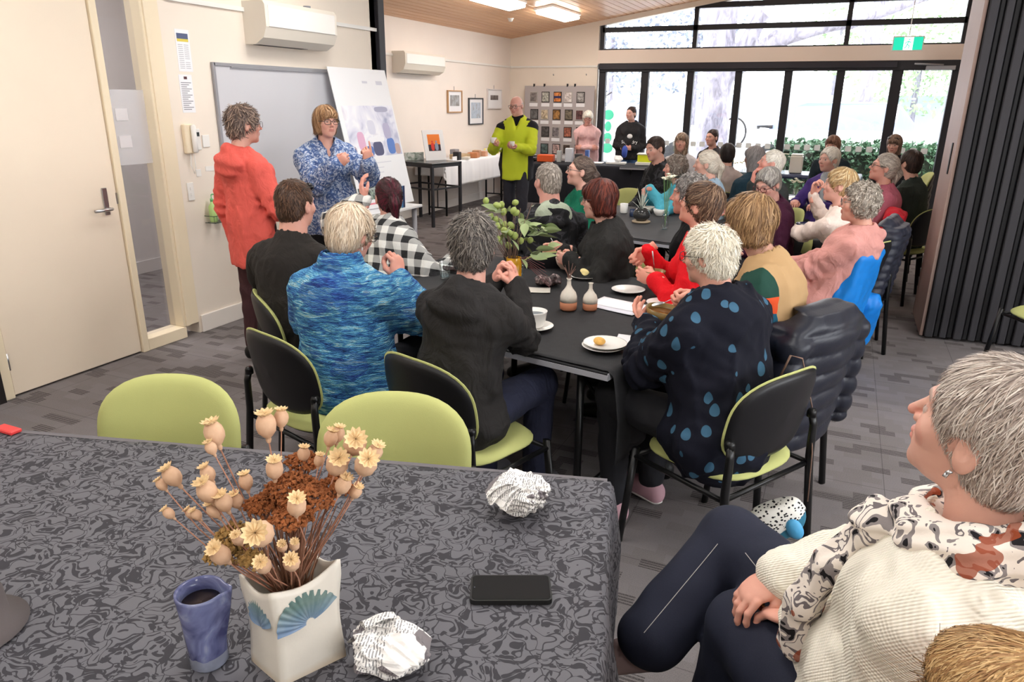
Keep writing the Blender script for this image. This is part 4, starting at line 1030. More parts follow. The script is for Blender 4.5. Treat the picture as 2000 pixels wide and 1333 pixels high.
def pump(x, y, z, lab, col, hcol, h=.13, r=.028):
    t = thing('sanitiser_bottle', lab, 'bottle', (x, y, z))
    MB().lathe([(r*.9, 0), (r, .01), (r, h*.75), (r*.5, h*.9), (r*.35, h)], 16).obj('bottle_body', col, t, True)
    MB().lathe([(r*.42, h), (r*.42, h+.02), (.004, h+.022), (.004, h+.045)], 12).obj('cap', hcol, t, True)
    MB().tube([(0, 0, h+.045), (.0, .01, h+.052), (0, .04, h+.045)], .005, 8).obj('nozzle', hcol, t, True)
m_clear = glass('clear plastic', (.9, .95, .88))
pump(XW+.045, 4.0, .803, 'clear sanitiser bottle with green pump in the wire rack', mat('green gel bottle', (.72, .85, .55), .2), mat('green pump', (.45, .75, .5), .4), .15)
pump(XW+.045, 4.09, .803, 'white spray bottle with black nozzle in the wire rack', m_white, m_black, .17, .022)
# whiteboard
t = thing('whiteboard', 'large whiteboard with grey metal frame on the left wall', 'whiteboard', (XW, 5.20, 1.40))
box_obj('board_surface', (.004, -1.0, -.50), (.016, 1.0, .50), mat('whiteboard enamel', (.80, .80, .82), .22), t)
for nm, A, B in (('frame_rail', (.002, -1.01, .495), (.026, 1.01, .518)), ('frame_rail', (.002, -1.01, -.518), (.026, 1.01, -.495)), ('frame_stile', (.002, -1.02, -.518), (.026, -.998, .518)), ('frame_stile', (.002, .998, -.518), (.026, 1.02, .518)), ('pen_tray', (.002, -.9, -.545), (.07, .9, -.52)), ('top_clip_rail', (.026, -.85, .485), (.032, .4, .496))):
    box_obj(nm, A, B, m_grey, t, bev=.002)
# air conditioners
def aircon(x, y0, y1, z0, z1, lab, hood):
    t = thing('air_conditioner', lab, 'air conditioner', (x, (y0+y1)/2, z0), 0, None); L = (y1-y0)/2; H_ = z1-z0
    pr = [(0, 0), (.10, -.0), (.18, .045), (.215, .12), (.215, H_-.03), (.195, H_), (0, H_)]
    for nm, a, b, mt in (('casing', -L, L, mat('warm white plastic', (.90, .87, .82), .4)),):
        vs = [(px_, yy, pz) for yy in (a, b) for px_, pz in pr]; n = len(pr)
        MB().add(vs, [tuple(range(n))[::-1], tuple(range(n, 2*n))]+[(i, (i+1) % n, n+(i+1) % n, n+i) for i in range(n)]).obj(nm, mt, t)
    box_obj('front_panel', (.212, -L+.03, .12), (.222, L-.03, H_-.03), m_white, t, bev=.003)
    o = box_obj('louvre_flap', (.11, -L+.06, -.004), (.17, L-.10, .004), mat('light grey plastic', (.78, .76, .73), .5), t); o.rotation_euler = (0, -.6, 0); o.location = (.0, 0, -.055)
    box_obj('air_slot', (.03, -L+.05, -.002), (.10, L-.25, .0), mat('shadow slot', (.3, .29, .28), .7), t)
    return t
aircon(XW, 4.55, 5.40, 2.06, 2.36, 'large split air conditioner above the whiteboard', 1)
aircon(XF, 8.98, 10.10, 2.02, 2.30, 'smaller looking split air conditioner on the far left wall above the display table', 1)
MB().lathe([(0, -.02), (.03, -.015), (.03, 0)], 12).obj('pipe_cap', m_ink, thing('conduit_box', 'small dark fitting on top of the near air conditioner', 'fitting', (XW+.12, 5.15, 2.382)), True)
# leaning poster board
t = thing('display_poster', 'tall white poster board leaning by the whiteboard, photo of people at a table', 'poster', (-3.86, 5.84, .712)); t.rotation_euler = (0, -R(13), 0)
box_obj('board', (-.008, -.44, 0), (0, .44, 1.26), mat('foam board white', (.95, .95, .96), .4), t, bev=.001)
def photo_mat(name, stops, sc_=6, seed=0, dist=1.0, det=3):
    tt = NT(name); co = tt.coord(); m2 = tt.n('ShaderNodeMapping'); tt.set(m2.inputs[0], co); m2.inputs['Location'].default_value = (seed*3.1, seed*1.7, seed)
    n = tt.noise(m2.outputs[0], sc_, det, .55, dist); st = [(.28+.5*i/(max(1, len(stops)-1)), srgb(c)) for i, c in enumerate(stops)]
    tt.base(tt.ramp(n, st)); tt.rough(.35); return tt.m
box_obj('photograph', (.0004, -.38, .47), (.0012, .42, .93), photo_mat('poster photo haze', [(.62, .63, .76), (.88, .88, .94), (.96, .96, .98), (.75, .70, .80)], 3.2, 1), t)
ph = MB(); 
for nm, yy, zz, ww, hh, c in (('blue_chair', -.12, .48, .12, .09, (.25, .42, .72)), ('blue_chair', .24, .48, .13, .15, (.25, .45, .78)), ('pink_shirt', -.22, .53, .11, .17, (.88, .68, .80)), ('dark_legs', .02, .475, .16, .13, (.22, .22, .40)), ('white_table', .02, .60, .26, .05, (.95, .95, .97)), ('grey_figure', .22, .62, .12, .15, (.70, .68, .80)), ('pale_figure', -.02, .67, .12, .13, (.86, .86, .92)), ('window_band', .2, .87, .22, .05, (.66, .66, .76)), ('floor_patch', .34, .475, .09, .10, (.74, .62, .60)), ('floor_patch', -.36, .475, .08, .10, (.70, .62, .66))):
    g = padgrid(ww/2, hh/2, .0004, 0, 0, 3.5, 20, 2, dome=0); g.v = [(.0013+y_*.5, x_+yy+.02, z_+zz+hh/2) for x_, y_, z_ in g.v]; g.obj(nm, mat('poster '+nm+str(c), c, .4), t)
m_ = MB()
for i, L_ in enumerate((.56, .42, .40, .34, .30, .42)): m_.box((.0004, -.36, .41-i*.045), (.0012, -.36+L_, .416-i*.045))
m_.box((.0004, .02, 1.13), (.0012, .10, 1.15)); m_.box((.0004, .24, 1.12), (.0012, .34, 1.155)); prop(m_.obj('print_lines', mat('faint print', (.84, .84, .88), .5), t), kind='stuff')
box_obj('photo_small', (.0004, -.43, .0), (.0012, -.12, .21), photo_mat('green and black photo', [(.12, .13, .13), (.3, .34, .3), (.7, .75, .72), (.55, .66, .25)], 14, 2), t)
box_obj('blue_strip', (.0004, .0, .12), (.0012, .12, .145), mat('blue strip', (.25, .42, .75), .5), t)
# books standing on the side table and the small sign
for i in range(5):
    t = thing('book', ('teal spined book, leftmost of the row on the white side table', 'dark blue spined book, second in the row on the white side table', 'white and green book in the middle of the row on the side table', 'blue striped book, fourth in the row on the side table', 'navy book, rightmost of the row on the side table')[i], 'book', (-3.71, 5.735+i*.032, .712), 0, 'books standing on the side table')
    cc = ((.25, .5, .52), (.2, .3, .48), (.75, .85, .78), (.3, .5, .7), (.15, .2, .35))[i]
    box_obj('cover', (-.12, -.013, 0), (.0, .013, .20), mat('book cover %d' % i, cc, .5), t, bev=.001); box_obj('pages', (-.115, -.011, .004), (-.1145+.11, .011, .201), m_paper, t)
t = thing('paper_sign', 'white sign with red lettering lying tilted on the side table', 'sign', (-3.70, 5.38, .715)); t.rotation_euler = (0, -R(25), R(-8))
box_obj('sheet', (-.002, -.17, 0), (0, .13, .13), m_paper, t); box_obj('red_print', (.0004, -.10, .085), (.001, .05, .10), mat('pink red print', (.88, .5, .55), .6), t); box_obj('grey_print', (.0004, -.12, .04), (.001, .08, .05), m_ink2, t)
# framed pictures on the far left wall
def picture(y0, z0, y1, z1, fcol, lab, pm, mw=.05, x=XF):
    t = thing('framed_picture', lab, 'picture', (x, (y0+y1)/2, (z0+z1)/2), 0, 'framed pictures on the far left wall'); w2, h2 = (y1-y0)/2, (z1-z0)/2; f_ = .018
    for A, B in (((.001, -w2, h2-f_), (.03, w2, h2)), ((.001, -w2, -h2), (.03, w2, -h2+f_)), ((.001, -w2, -h2+f_), (.03, -w2+f_, h2-f_)), ((.001, w2-f_, -h2+f_), (.03, w2, h2-f_))): box_obj('frame_bar', A, B, fcol, t, bev=.002)
    box_obj('mount', (.002, -w2+f_, -h2+f_), (.014, w2-f_, h2-f_), m_paper, t); box_obj('print', (.0141, -w2+f_+mw, -h2+f_+mw*1.2), (.016, w2-f_-mw, h2-f_-mw*.8), pm, t)
    MB().tube([(.004, 0, h2), (.004, 0, h2+.06)], .004, 6).obj('hook', m_ink, t); return t
mwood = mat('pale oak frame', (.74, .58, .42), .5)
picture(10.50, 1.48, 10.98, 1.82, mwood, 'oak framed landscape print, leftmost on the far wall', photo_mat('mountain print', [(.45, .42, .38), (.62, .62, .62), (.75, .78, .82)], 9, 3), .07)
picture(11.22, 1.28, 11.75, 1.71, mat('charcoal frame', (.25, .27, .30), .5), 'dark framed print, lowest of the three on the far wall', photo_mat('lake print', [(.62, .68, .74), (.75, .8, .86), (.5, .45, .38)], 7, 4), .07)
picture(11.93, 1.53, 12.50, 1.865, mat('white frame', (.88, .86, .86), .5), 'white framed small dark print, nearest the corner', photo_mat('dark print', [(.25, .24, .25), (.45, .42, .42), (.6, .6, .6)], 10, 5), .11)
# display board with its cards
bx, by_ = -4.80, YW-.10
t = thing('display_board', 'grey fabric display board covered with small picture cards', 'display board', (bx, by_, 0))
m_bd = mat('grey board fabric', (.70, .67, .67), .8, bump=.1)
box_obj('board', (-.66, -.012, .42), (.66, .012, 1.93), m_bd, t, bev=.004)
for x in (-.62, .62): box_obj('leg', (x-.015, -.02, 0), (x+.015, .02, .45), m_grey, t)
for x in (-.48, -.28, .16, .30): box_obj('clip', (x-.012, -.018, 1.915), (x+.012, .018, 1.965), m_black, t)
cols = [('grey patterned', (.5, .47, .46)), ('white and green', (.7, .7, .66)), ('orange and blue', (.9, .55, .3)), ('white rosette', (.82, .78, .76)), ('silver streaked', (.66, .65, .64)), ('black and white', (.42, .42, .42)), ('cream floral', (.80, .73, .62)), ('amber and black', (.62, .45, .25)), ('olive and red', (.45, .42, .36)), ('dusky red sunset', (.42, .28, .28)), ('charcoal lattice', (.3, .3, .3)), ('dark grey', (.33, .32, .32)), ('red edged grey', (.48, .46, .47)), ('orange brown', (.66, .40, .32)), ('plum', (.42, .3, .34)), ('brown striped', (.45, .36, .3)), ('teal', (.36, .44, .44)), ('pink', (.80, .68, .66)), ('orange topped black', (.3, .24, .22)), ('beige', (.7, .62, .52)), ('navy', (.25, .28, .38)), ('rust', (.55, .32, .22)), ('slate', (.4, .42, .45)), ('ochre', (.68, .55, .3)), ('mauve', (.55, .45, .55))]
ordn = ('top', 'second', 'third', 'fourth', 'bottom'); cn = ('leftmost', 'second from left', 'middle', 'fourth from left', 'rightmost')
for r_ in range(5):
    for c_ in range(5):
        k = r_*5+c_; x = bx-.47+c_*.222+(.01*((k*7) % 3-1)); z = 1.66-r_*.30
        tt = thing('picture_card', '%s picture card, %s in the %s row of the display board' % (cols[k][0], cn[c_], ordn[r_]), 'picture card', (x, by_-.013, z), 0, 'picture cards on the display board')
        box_obj('card_frame', (-.075, -.012, -.01), (.075, 0, .17), mat('card frame', (.16, .14, .14), .5) if k % 3 else mat('card frame pale', (.72, .7, .68), .5), tt, bev=.002)
        cc = cols[k][1]; box_obj('artwork', (-.062, -.014, .003), (.062, -.012, .157), photo_mat('card art %d' % k, [tuple(v*.45 for v in cc), cc, tuple(min(1, v*1.35) for v in cc)], 22, k), tt)
        if k == 2: box_obj('blue_band', (-.062, -.0155, .06), (.062, -.014, .10), mat('navy band', (.2, .2, .38), .5), tt)
        box_obj('caption_card', (-.08, -.008, -.085), (.08, -.004, -.025), m_paper, tt)
for x in (-4.95, -4.33): MB().tube([(x, YW-.004, 2.11), (x, YW-.02, 2.13)], .008, 8).obj('picture_hook', m_grey, thing('wall_hook', 'tiny metal hook on the wall above the display board, %s one' % ('left' if x < -4.5 else 'right'), 'hook', (0, 0, 0)), True)
# exit sign
t = thing('exit_sign', 'green running-man exit sign hanging below the upper windows', 'exit sign', (.62, 12.45, 2.50)); t.rotation_euler = (0, 0, R(0))
m_eg = emit('exit green', srgb((.10, .68, .55)), 1.0); m_ew = emit('exit white', (.95, 1, .97), .85)
box_obj('housing', (-.20, -.012, -.10), (.20, .012, .10), m_white, t, bev=.004); box_obj('green_panel', (-.185, -.014, -.085), (-.055, -.012, .085), m_eg, t); box_obj('green_panel', (.065, -.014, -.085), (.185, -.012, .085), m_eg, t); box_obj('white_panel', (-.055, -.0135, -.085), (.065, -.012, .085), m_ew, t)
m_ = MB(); m_.tube([(.012, -.016, .055), (.012, -.017, .056)], .013, 12)
for pts in (((.008, .035), (-.008, -.01)), ((-.008, -.01), (.022, -.032), (.012, -.066)), ((-.008, -.01), (-.020, -.045), (-.042, -.062)), ((.006, .03), (-.024, .018), (-.034, -.004)), ((.006, .03), (.030, .014), (.042, .024))): m_.tube([(a, -.016, b) for a, b in pts], .006, 6)
m_.obj('running_man', m_eg, t); MB().tube([(0, 0, .10), (0, 0, zc(.62)-2.50-.01)], .006, 8).obj('hanging_rod', m_white, t)
t = thing('door_closer', 'silver door closer arm at the top right of the glass doors', 'door closer', (1.05, YW-.06, 2.19)); box_obj('closer_body', (-.12, -.05, -.03), (.26, 0, .03), m_grey, t, bev=.006); MB().tube([(.1, -.05, .04), (-.28, -.09, .055)], .012, 8).obj('arm', m_grey, t, True)
# ---------------------------------------------------------------- tableware
m_cer = mat('white glazed china', (.93, .92, .90), .18); m_cer2 = mat('off white china', (.88, .86, .82), .25)
def lathe_thing(name, label, cat, loc, prof, mt, part='body', n=28, group=None, sx=1, sy=1):
    t = thing(name, label, cat, loc, 0, group); MB().lathe(prof, n, sx=sx, sy=sy).obj(part, mt, t, True); return t
PL = [(0, .002), (.045, .002), (.05, 0), (.06, .003), (.085, .014), (.088, .017), (.084, .0165), (.058, .006), (0, .005)]
def plate(x, y, lab, z=.735, s=1.0, grp='white side plates'): return lathe_thing('side_plate', lab, 'plate', (x, y, z), [(a*s, b*s) for a, b in PL], m_cer, 'plate_body', group=grp)
def bowl_prof(r, h, t=.004): return [(0, .0), (r*.5, 0), (r*.55, .006), (r*.85, h*.45), (r, h), (r-t, h), (r*.82-t, h*.45), (r*.45, .012), (0, .01)]
def cup_prof(r, h, t=.003): return [(0, 0), (r*.82, 0), (r*.9, h*.1), (r, h), (r-t, h), (r*.88-t, h*.12), (0, h*.08)]
m_bread = mat('golden bread', (.90, .70, .38), .8, var=.15, vscale=60, bump=.8, bscale=80); m_bread2 = mat('pale buttered bread', (.95, .88, .62), .7, var=.08, vscale=60, bump=.5, bscale=80)
def lump(name, lab, cat, loc, r, mt, seed, h=.006, k=(1, 1, .6), f=60, amp=.25, parent=None, part='piece'):
    t = thing(name, lab, cat, loc) if lab else parent
    fn = lambda p: ellip(p, (0, 0, r*k[2]*.9), (r*k[0], r*k[1], r*k[2]))-amp*r*wob(p, f, seed)
    sdf_obj(part, lambda p: np.maximum(fn(p), -p[:, 2]), (-r*1.6,)*3, (r*1.6,)*3, h, mt, t); return t
TZ = .734
plate(-.775, 2.665, 'white side plate stacked with a second one at the table corner, lower'); plate(-.770, 2.668, 'white side plate holding a bitten piece of bread at the table corner', TZ+.012)
lump('bread_piece', 'bitten orange toasted bread on the stacked plates', 'bread', (-.79, 2.66, TZ+.019), .026, m_bread, 3, .004)
plate(-1.235, 3.80, 'white side plate with a buttered scone by the red-haired woman'); lump('scone', 'pale buttered scone on the plate by the red-haired woman', 'scone', (-1.23, 3.79, TZ+.007), .034, m_bread2, 5, .005, (1, .8, .75))
plate(-.93, 3.60, 'empty white side plate in the middle of the black cloth'); plate(-.70, 3.42, 'white side plate partly behind the wooden bowl')
t = lathe_thing('soup_bowl', 'white soup bowl with blue grey glaze inside, beside the hooded person', 'bowl', (-1.135, 2.80, TZ+.012), [(0, 0), (.045, 0), (.050, .008), (.058, .062), (.060, .068), (.056, .068), (.053, .045)], m_cer, 'bowl_body', group='soup bowls'); t.children[0].scale = (1, 1, 1)
MB().lathe([(0, .044), (.0525, .045), (.054, .050)], 28).obj('glaze_inside', mat('steel blue glaze', (.28, .36, .43), .15), t, True)
plate(-1.13, 2.80, 'white saucer under the blue glazed soup bowl', TZ, .95)
# milk-bottle style bud vases
m_terr = mat('bare terracotta base', (.70, .46, .34), .7); m_spk = mat('speckled cream glaze', (.86, .83, .78), .25, var=.04, vscale=90)
for x, y, s, lab, g0 in ((-1.10, 3.15, 1.0, 'taller cream and terracotta bud vase left of its pair', 1), (-1.005, 3.19, .86, 'shorter cream and terracotta bud vase right of its pair', 0)):
    t = thing('bud_vase', lab, 'vase', (x, y, TZ), 0)
    MB().lathe([(0, 0), (.036*s, 0), (.040*s, .006), (.041*s, .04*s)], 28).obj('unglazed_base', m_terr, t, True)
    MB().lathe([(.041*s, .04*s), (.0405*s, .065*s), (.034*s, .085*s), (.018*s, .105*s), (.0105*s, .12*s), (.0095*s, .145*s), (.014*s, .153*s), (.009*s, .153*s), (.007*s, .12*s)], 28).obj('glazed_body', m_spk, t, True)
t = thing('sedum_sprig', 'small dry brown sprig standing in the taller bud vase', 'sprig', (-1.10, 3.15, TZ+.10)); mm = MB()
for i in range(9): a = i*.7; mm.tube([(0, 0, 0), (.008*math.cos(a), .008*math.sin(a), .07), (.03*math.cos(a), .03*math.sin(a), .10+.01*(i % 4))], [.0015, .0014, .001], 5)
mm.obj('stems', mat('dry brown stem', (.5, .38, .34), .8), t)
# clay bowls
m_wood = mat('brown glazed stoneware', (.50, .40, .22), .3, var=.3, vscale=30); m_pinkb = mat('pink speckled stoneware', (.80, .70, .64), .35, var=.08, vscale=60)
m_soup = mat('pumpkin soup', (.78, .50, .20), .35, var=.15, vscale=60)
def soup(loc, r, h, mt, lab, liq, tilt=(0, 0), spoon=None, fill=.72):
    t = thing('soup_bowl', lab, 'bowl', loc, 0, 'soup bowls'); t.rotation_euler = (*tilt, 0)
    MB().lathe(bowl_prof(r, h), 30).obj('bowl_body', mt, t, True); MB().lathe([(0, h*fill), (r*.93, h*fill+.001)], 24).obj('soup', liq, t, True); return t
def spoon(loc, rot, lab, L=.17):
    t = thing('spoon', lab, 'spoon', loc, 0); t.rotation_euler = rot
    g = MB(); G = []
    for i in range(9):
        th = i/8*math.pi; y_ = -.028*math.cos(th); hw_ = .019*math.sin(th)+.0008; G.append([(hw_*k, y_, .006*(k*k)*math.sin(th)-.004*math.sin(th)) for k in (-1, -.5, 0, .5, 1)])
    g.grid(np.array(G)); g.tube([(0, .026, .0), (0, .06, .006), (0, L-.03, .003)], [.003, .0022, .0042], 8, flat=.5); g.obj('spoon_body', m_chrome, t, True); return t
soup((-.575, 2.80, .825), .078, .07, m_wood, 'large brown soup bowl lifted by the woman in the raindrop top', m_soup, (0, R(6)))
spoon((-.60, 2.815, .905), (R(14), 0, R(-60)), 'steel spoon resting across the large brown soup bowl')
soup((-.80, 3.60, .80), .058, .062, m_wood, 'small brown bowl held by the woman in red', m_soup)
soup((-1.395, 3.93, .745), .064, .065, m_pinkb, 'pink speckled bowl held by the red-haired woman', m_soup)
soup((-2.16, 3.08, TZ), .066, .07, m_cer2, 'cream bowl with a dark rim behind the blue cape', m_soup)
soup((-.20, 6.17, .735), .072, .045, mat('navy enamel', (.14, .15, .28), .25), 'navy bowl on the cloth in front of the pink hoodie', m_cer2)
# glasses
m_gl = glass('drinking glass', (.96, .98, .98))
def tumbler(x, y, z, lab, r=.032, h=.095, water=.35):
    t = thing('drinking_glass', lab, 'glass', (x, y, z), 0, 'water glasses'); MB().lathe([(0, 0), (r*.85, 0), (r, h), (r-.002, h), (r*.83-.002, .008), (0, .008)], 24).obj('glass_body', m_gl, t, True)
    if water: MB().lathe([(0, .009), (r*.8, .009), (r*.88, h*water), (0, h*water)], 20).obj('water', glass('water', (.9, .95, .97)), t, True)
tumbler(-1.93, 3.44, TZ, 'half full water glass in front of the checked poncho'); tumbler(-1.88, 2.98, TZ, 'water glass under the hand of the woman in the blue cape'); tumbler(-1.56, 3.62, TZ, 'straight glass behind the yellow vase')
# bits on table one
t = thing('lunch_box_lid', 'bright pink plastic tray on the black cloth', 'tray', (-1.86, 2.93, TZ), R(-8)); mk = mat('hot pink plastic', (.92, .20, .62), .4)
box_obj('base', (-.085, -.06, 0), (.085, .06, .005), mk, t, bev=.002)
for A, B in (((-.085, -.06, .003), (.085, -.055, .022)), ((-.085, .055, .003), (.085, .06, .022)), ((-.085, -.055, .003), (-.08, .055, .022)), ((.08, -.055, .003), (.085, .055, .022))): box_obj('rim_wall', A, B, mk, t)
def sheet(name, lab, x, y, z, rz, a, b, mt=m_paper, cat='paper', curl=.004):
    G = np.array([[(u*a/2, v*b/2, .002+curl*(u*u*.5+.5*(v > .3)*v)) for v in np.linspace(-1, 1, 7)] for u in np.linspace(-1, 1, 7)]); o = MB().grid(G).obj(name, mt, None, True); o.location = (x, y, z); o.rotation_euler = (0, 0, R(rz))
    md = o.modifiers.new('s', 'SOLIDIFY'); md.thickness = .001; return prop(o, lab, cat)
sheet('printed_sheet', 'white folded programme sheet by the bud vases', -.90, 3.335, TZ, -14, .26, .14); sheet('printed_sheet', 'lower grey edged sheet under the folded programme', -.905, 3.29, TZ-.002, -18, .28, .15, mat('grey white paper', (.82, .82, .86), .6))
sheet('napkin', 'white paper napkin beside the stacked plates', -.685, 2.80, TZ, 8, .15, .15, cat='napkin'); sheet('napkin', 'cream napkin by the base of the yellow vase', -1.36, 3.42, TZ, 20, .12, .1, m_cer2, 'napkin')
lump('crumpled_wrap', 'crumpled patterned cloth wrap behind the yellow vase', 'cloth', (-1.36, 3.55, TZ), .075, photo_mat('black pink fabric', [(.1, .09, .1), (.35, .3, .3), (.85, .75, .75)], 40, 8), 8, .007, (1.2, .8, .4), 70, .3)
lump('scarf', 'dark folded scarf beside the forearm of the checked poncho', 'scarf', (-2.02, 3.60, TZ), .08, mat('dark brown knit', (.2, .15, .15), .9), 9, .009, (1.5, .5, .25), 40, .25)
# table two things
t = thing('bowl_vase', 'round dark glass bowl vase holding white twigs on a wooden disc', 'vase', (-1.452, 5.90, TZ)); MB().lathe([(0, 0), (.075, 0), (.075, .012), (0, .012)], 28).obj('wooden_disc', mat('pale wood slice', (.70, .62, .52), .7), t, True)
MB().lathe([(0, .013), (.04, .013), (.066, .04), (.070, .07), (.055, .10), (.042, .112), (.038, .112), (.05, .098), (.064, .07)], 28).obj('glass_body', mat('dark smoked glass', (.22, .22, .22), .08), t, True)
t = thing('twig_bunch', 'bunch of silvery white leaves in the round bowl vase', 'twigs', (-1.452, 5.90, TZ+.09)); mm = MB()
g = np.random.default_rng(3)
for i in range(26):
    a, b = g.random()*6.28, g.random()*.09; h_ = .05+g.random()*.15; mm.tube([(0, 0, 0), (b*.5*math.cos(a), b*.5*math.sin(a), h_*.6), (b*math.cos(a), b*math.sin(a), h_)], [.002, .006, .001], 5, flat=.4)
mm.obj('leaves', mat('silver white leaf', (.82, .84, .80), .5), t)
lathe_thing('paper_cup', 'white cup with dark base behind the green jumper', 'cup', (-1.72, 6.33, TZ), cup_prof(.036, .085), m_cer, 'cup_body'); lathe_thing('paper_cup', 'dark blue tumbler next to the white cup', 'cup', (-1.60, 6.18, TZ), cup_prof(.03, .06), mat('dark blue glass', (.2, .25, .36), .2), 'cup_body')
lathe_thing('sugar_bowl', 'white square-looking bowl with paper in it, behind the bowl vase', 'bowl', (-1.40, 6.32, TZ), bowl_prof(.055, .06), m_cer, 'bowl_body'); sheet('napkin', 'white napkin stuck in the white bowl', -1.40, 6.34, TZ+.05, 30, .07, .07, cat='napkin')
lathe_thing('serving_bowl', 'pale grey bowl left of the white bowl on the second table', 'bowl', (-1.53, 6.48, TZ), bowl_prof(.06, .05), m_cer2, 'bowl_body'); 
# table three to five things
lump('pastry', 'yellow pastry held at the near edge of the third table', 'pastry', (-.42, 5.80, .735), .045, mat('yellow pastry', (.93, .87, .62), .7, bump=.4), 4, .007, (1, 1, 1.1))
plate(-.36, 8.15, 'white plate with flowers before the woman in purple', .735, 1.2); sheet('napkin', 'white napkin on the blue black cloth', -.30, 7.93, .735, 10, .13, .1, cat='napkin')
lathe_thing('serving_bowl', 'large white bowl before the woman in purple', 'bowl', (-.22, 8.38, .735), bowl_prof(.11, .09), m_cer, 'bowl_body'); plate(-.42, 7.62+.35, 'second white plate nearer the blonde woman', .735, 1.2)
t = thing('lidded_canister', 'tall white lidded canister on the table by the windows', 'canister', (-.595, 11.27, .735)); box_obj('canister_body', (-.085, -.085, 0), (.085, .085, .24), m_cer2, t, bev=.012); box_obj('lid', (-.08, -.08, .241), (.08, .08, .265), m_white, t, bev=.01)
def flowers(name, x, y, z, lab, vlab, seed, n=9, h=.16, spread=.06, col=(.96, .95, .88), cen=(.95, .85, .4), vh=.09, hr=.024, vm=None):
    tv = lathe_thing('posy_vase', vlab, 'vase', (x, y, z), [(0, 0), (.025, 0), (.03, .02), (.022, vh), (.02, vh), (.02, .01)], vm or m_gl, 'vase_body')
    t = thing(name, lab, 'flowers', (x, y, z+.02)); g = np.random.default_rng(seed); st = MB()
    for i in range(n):
        a = i*2.4; rr_ = spread*math.sqrt((i+.5)/n); hx_ = np.array((rr_*math.cos(a), rr_*math.sin(a), h+g.random()*.04)); st.tube([(0, 0, 0), hx_*.5+np.array((0, 0, .02)), hx_], .0014, 5)
        f = MB()
        for k in range(6):
            b = k*1.047+g.random(); d = np.array((math.cos(b), math.sin(b), .25)); s_ = np.array((-math.sin(b), math.cos(b), 0)); c = hx_
            f.add([c, c+d*hr*.6+s_*hr*.4, c+d*hr+np.array((0, 0, .004)), c+d*hr*.6-s_*hr*.4], [(0, 1, 2, 3)])
        f.lathe([(0, -.004), (hr*.35, 0), (hr*.4, .012), (0, .014)], 8, c=tuple(hx_)); f.obj('flower_head', mat('petals '+name+str(col), col, .6), t)
    prop(st.obj('stems', mat('flower stem', (.45, .58, .38), .6), t), kind='stuff'); return t
flowers('white_posy', -1.20, 5.55+.1, TZ, 'round white posy beside the teal jumper', 'small glass vase of the round white posy', 2, 12, .36, .05, hr=.026, vh=.14)
flowers('white_posy', -.98, 5.62, TZ, 'second bunch of white blossom behind the curly grey hair', 'small glass vase behind the curly grey hair', 5, 14, .28, .09, hr=.028)
flowers('daffodil_bunch', -1.02, 8.75, .735, 'cream daffodils on thin stems behind the white-haired man', 'clear vase of the cream daffodils', 6, 10, .26, .14, col=(.97, .94, .78))
flowers('daffodil_bunch', -1.30, 8.7, .735, 'low cream daffodils on the teal plate', 'short vase of the low daffodils', 7, 5, .08, .05, col=(.97, .94, .78), vh=.05)
lathe_thing('side_plate', 'teal plate under the low daffodils', 'plate', (-1.28, 8.72, .732), [(a*1.3, b) for a, b in PL], mat('teal glaze', (.35, .58, .66), .3), 'plate_body')
flowers('white_posy', -.40, 8.15, .75, 'white blossom beside the plate before the woman in purple', 'short vase of the blossom before the woman in purple', 8, 8, .12, .07)
flowers('white_posy', -.75, 11.2, .735, 'white blossom left of the canister', 'glass vase left of the canister', 9, 8, .2, .08)
# ---------------------------------------------------------------- craft table, serving bench
def bx(name, lab, cat, x, y, z, a, b, c, mt, rz=0, part='body'):
    t = thing(name, lab, cat, (x, y, z), R(rz)); box_obj(part, (-a/2, -b/2, 0), (a/2, b/2, c), mt, t, bev=min(a, b, c)*.08); return t
t = thing('framed_picture', 'white mounted orange print of two figures standing on the display table', 'picture', (-5.25, 9.18, .862)); t.rotation_euler = (0, -R(14), R(-28))
box_obj('mount', (-.01, -.17, 0), (0, .17, .42), m_paper, t); box_obj('orange_sky', (.0004, -.10, .19), (.0015, .10, .36), mat('orange sky', (.93, .50, .17), .5), t); box_obj('dark_ground', (.0005, -.10, .13), (.0016, .10, .22), mat('dark ground', (.22, .16, .2), .5), t)
for nm, yy, c in (('red_figure', -.03, (.85, .22, .16)), ('grey_figure', .035, (.55, .6, .7))):
    g = padgrid(.028, .055, .001, 0, 0, 2.6, 16, 2, dome=0); g.v = [(.002+y_, x_+yy, z_+.19) for x_, y_, z_ in g.v]; g.lathe([(0, 0), (.014, .01), (.014, .02), (0, .03)], 8, c=(.002, yy, .245), sx=.1); g.obj(nm, mat(nm, c, .5), t)
t = thing('wrapped_packet', 'clear packet with a printed leaf card at the left end of the display table', 'packet', (-5.50, 9.0, .862), R(-30)); box_obj('packet', (-.03, -.15, 0), (.0, .15, .11), photo_mat('silver leaf card', [(.35, .45, .4), (.8, .84, .82), (.95, .95, .95)], 16, 31), t, bev=.004)
bx('black_mug', 'black mug on the craft table', 'mug', -5.36, 10.0, .808, .1, .1, .12, m_black); bx('paper_tag', 'white card beside the black mug', 'card', -5.33, 9.86, .808, .02, .12, .06, m_paper)
g = np.random.default_rng(11)
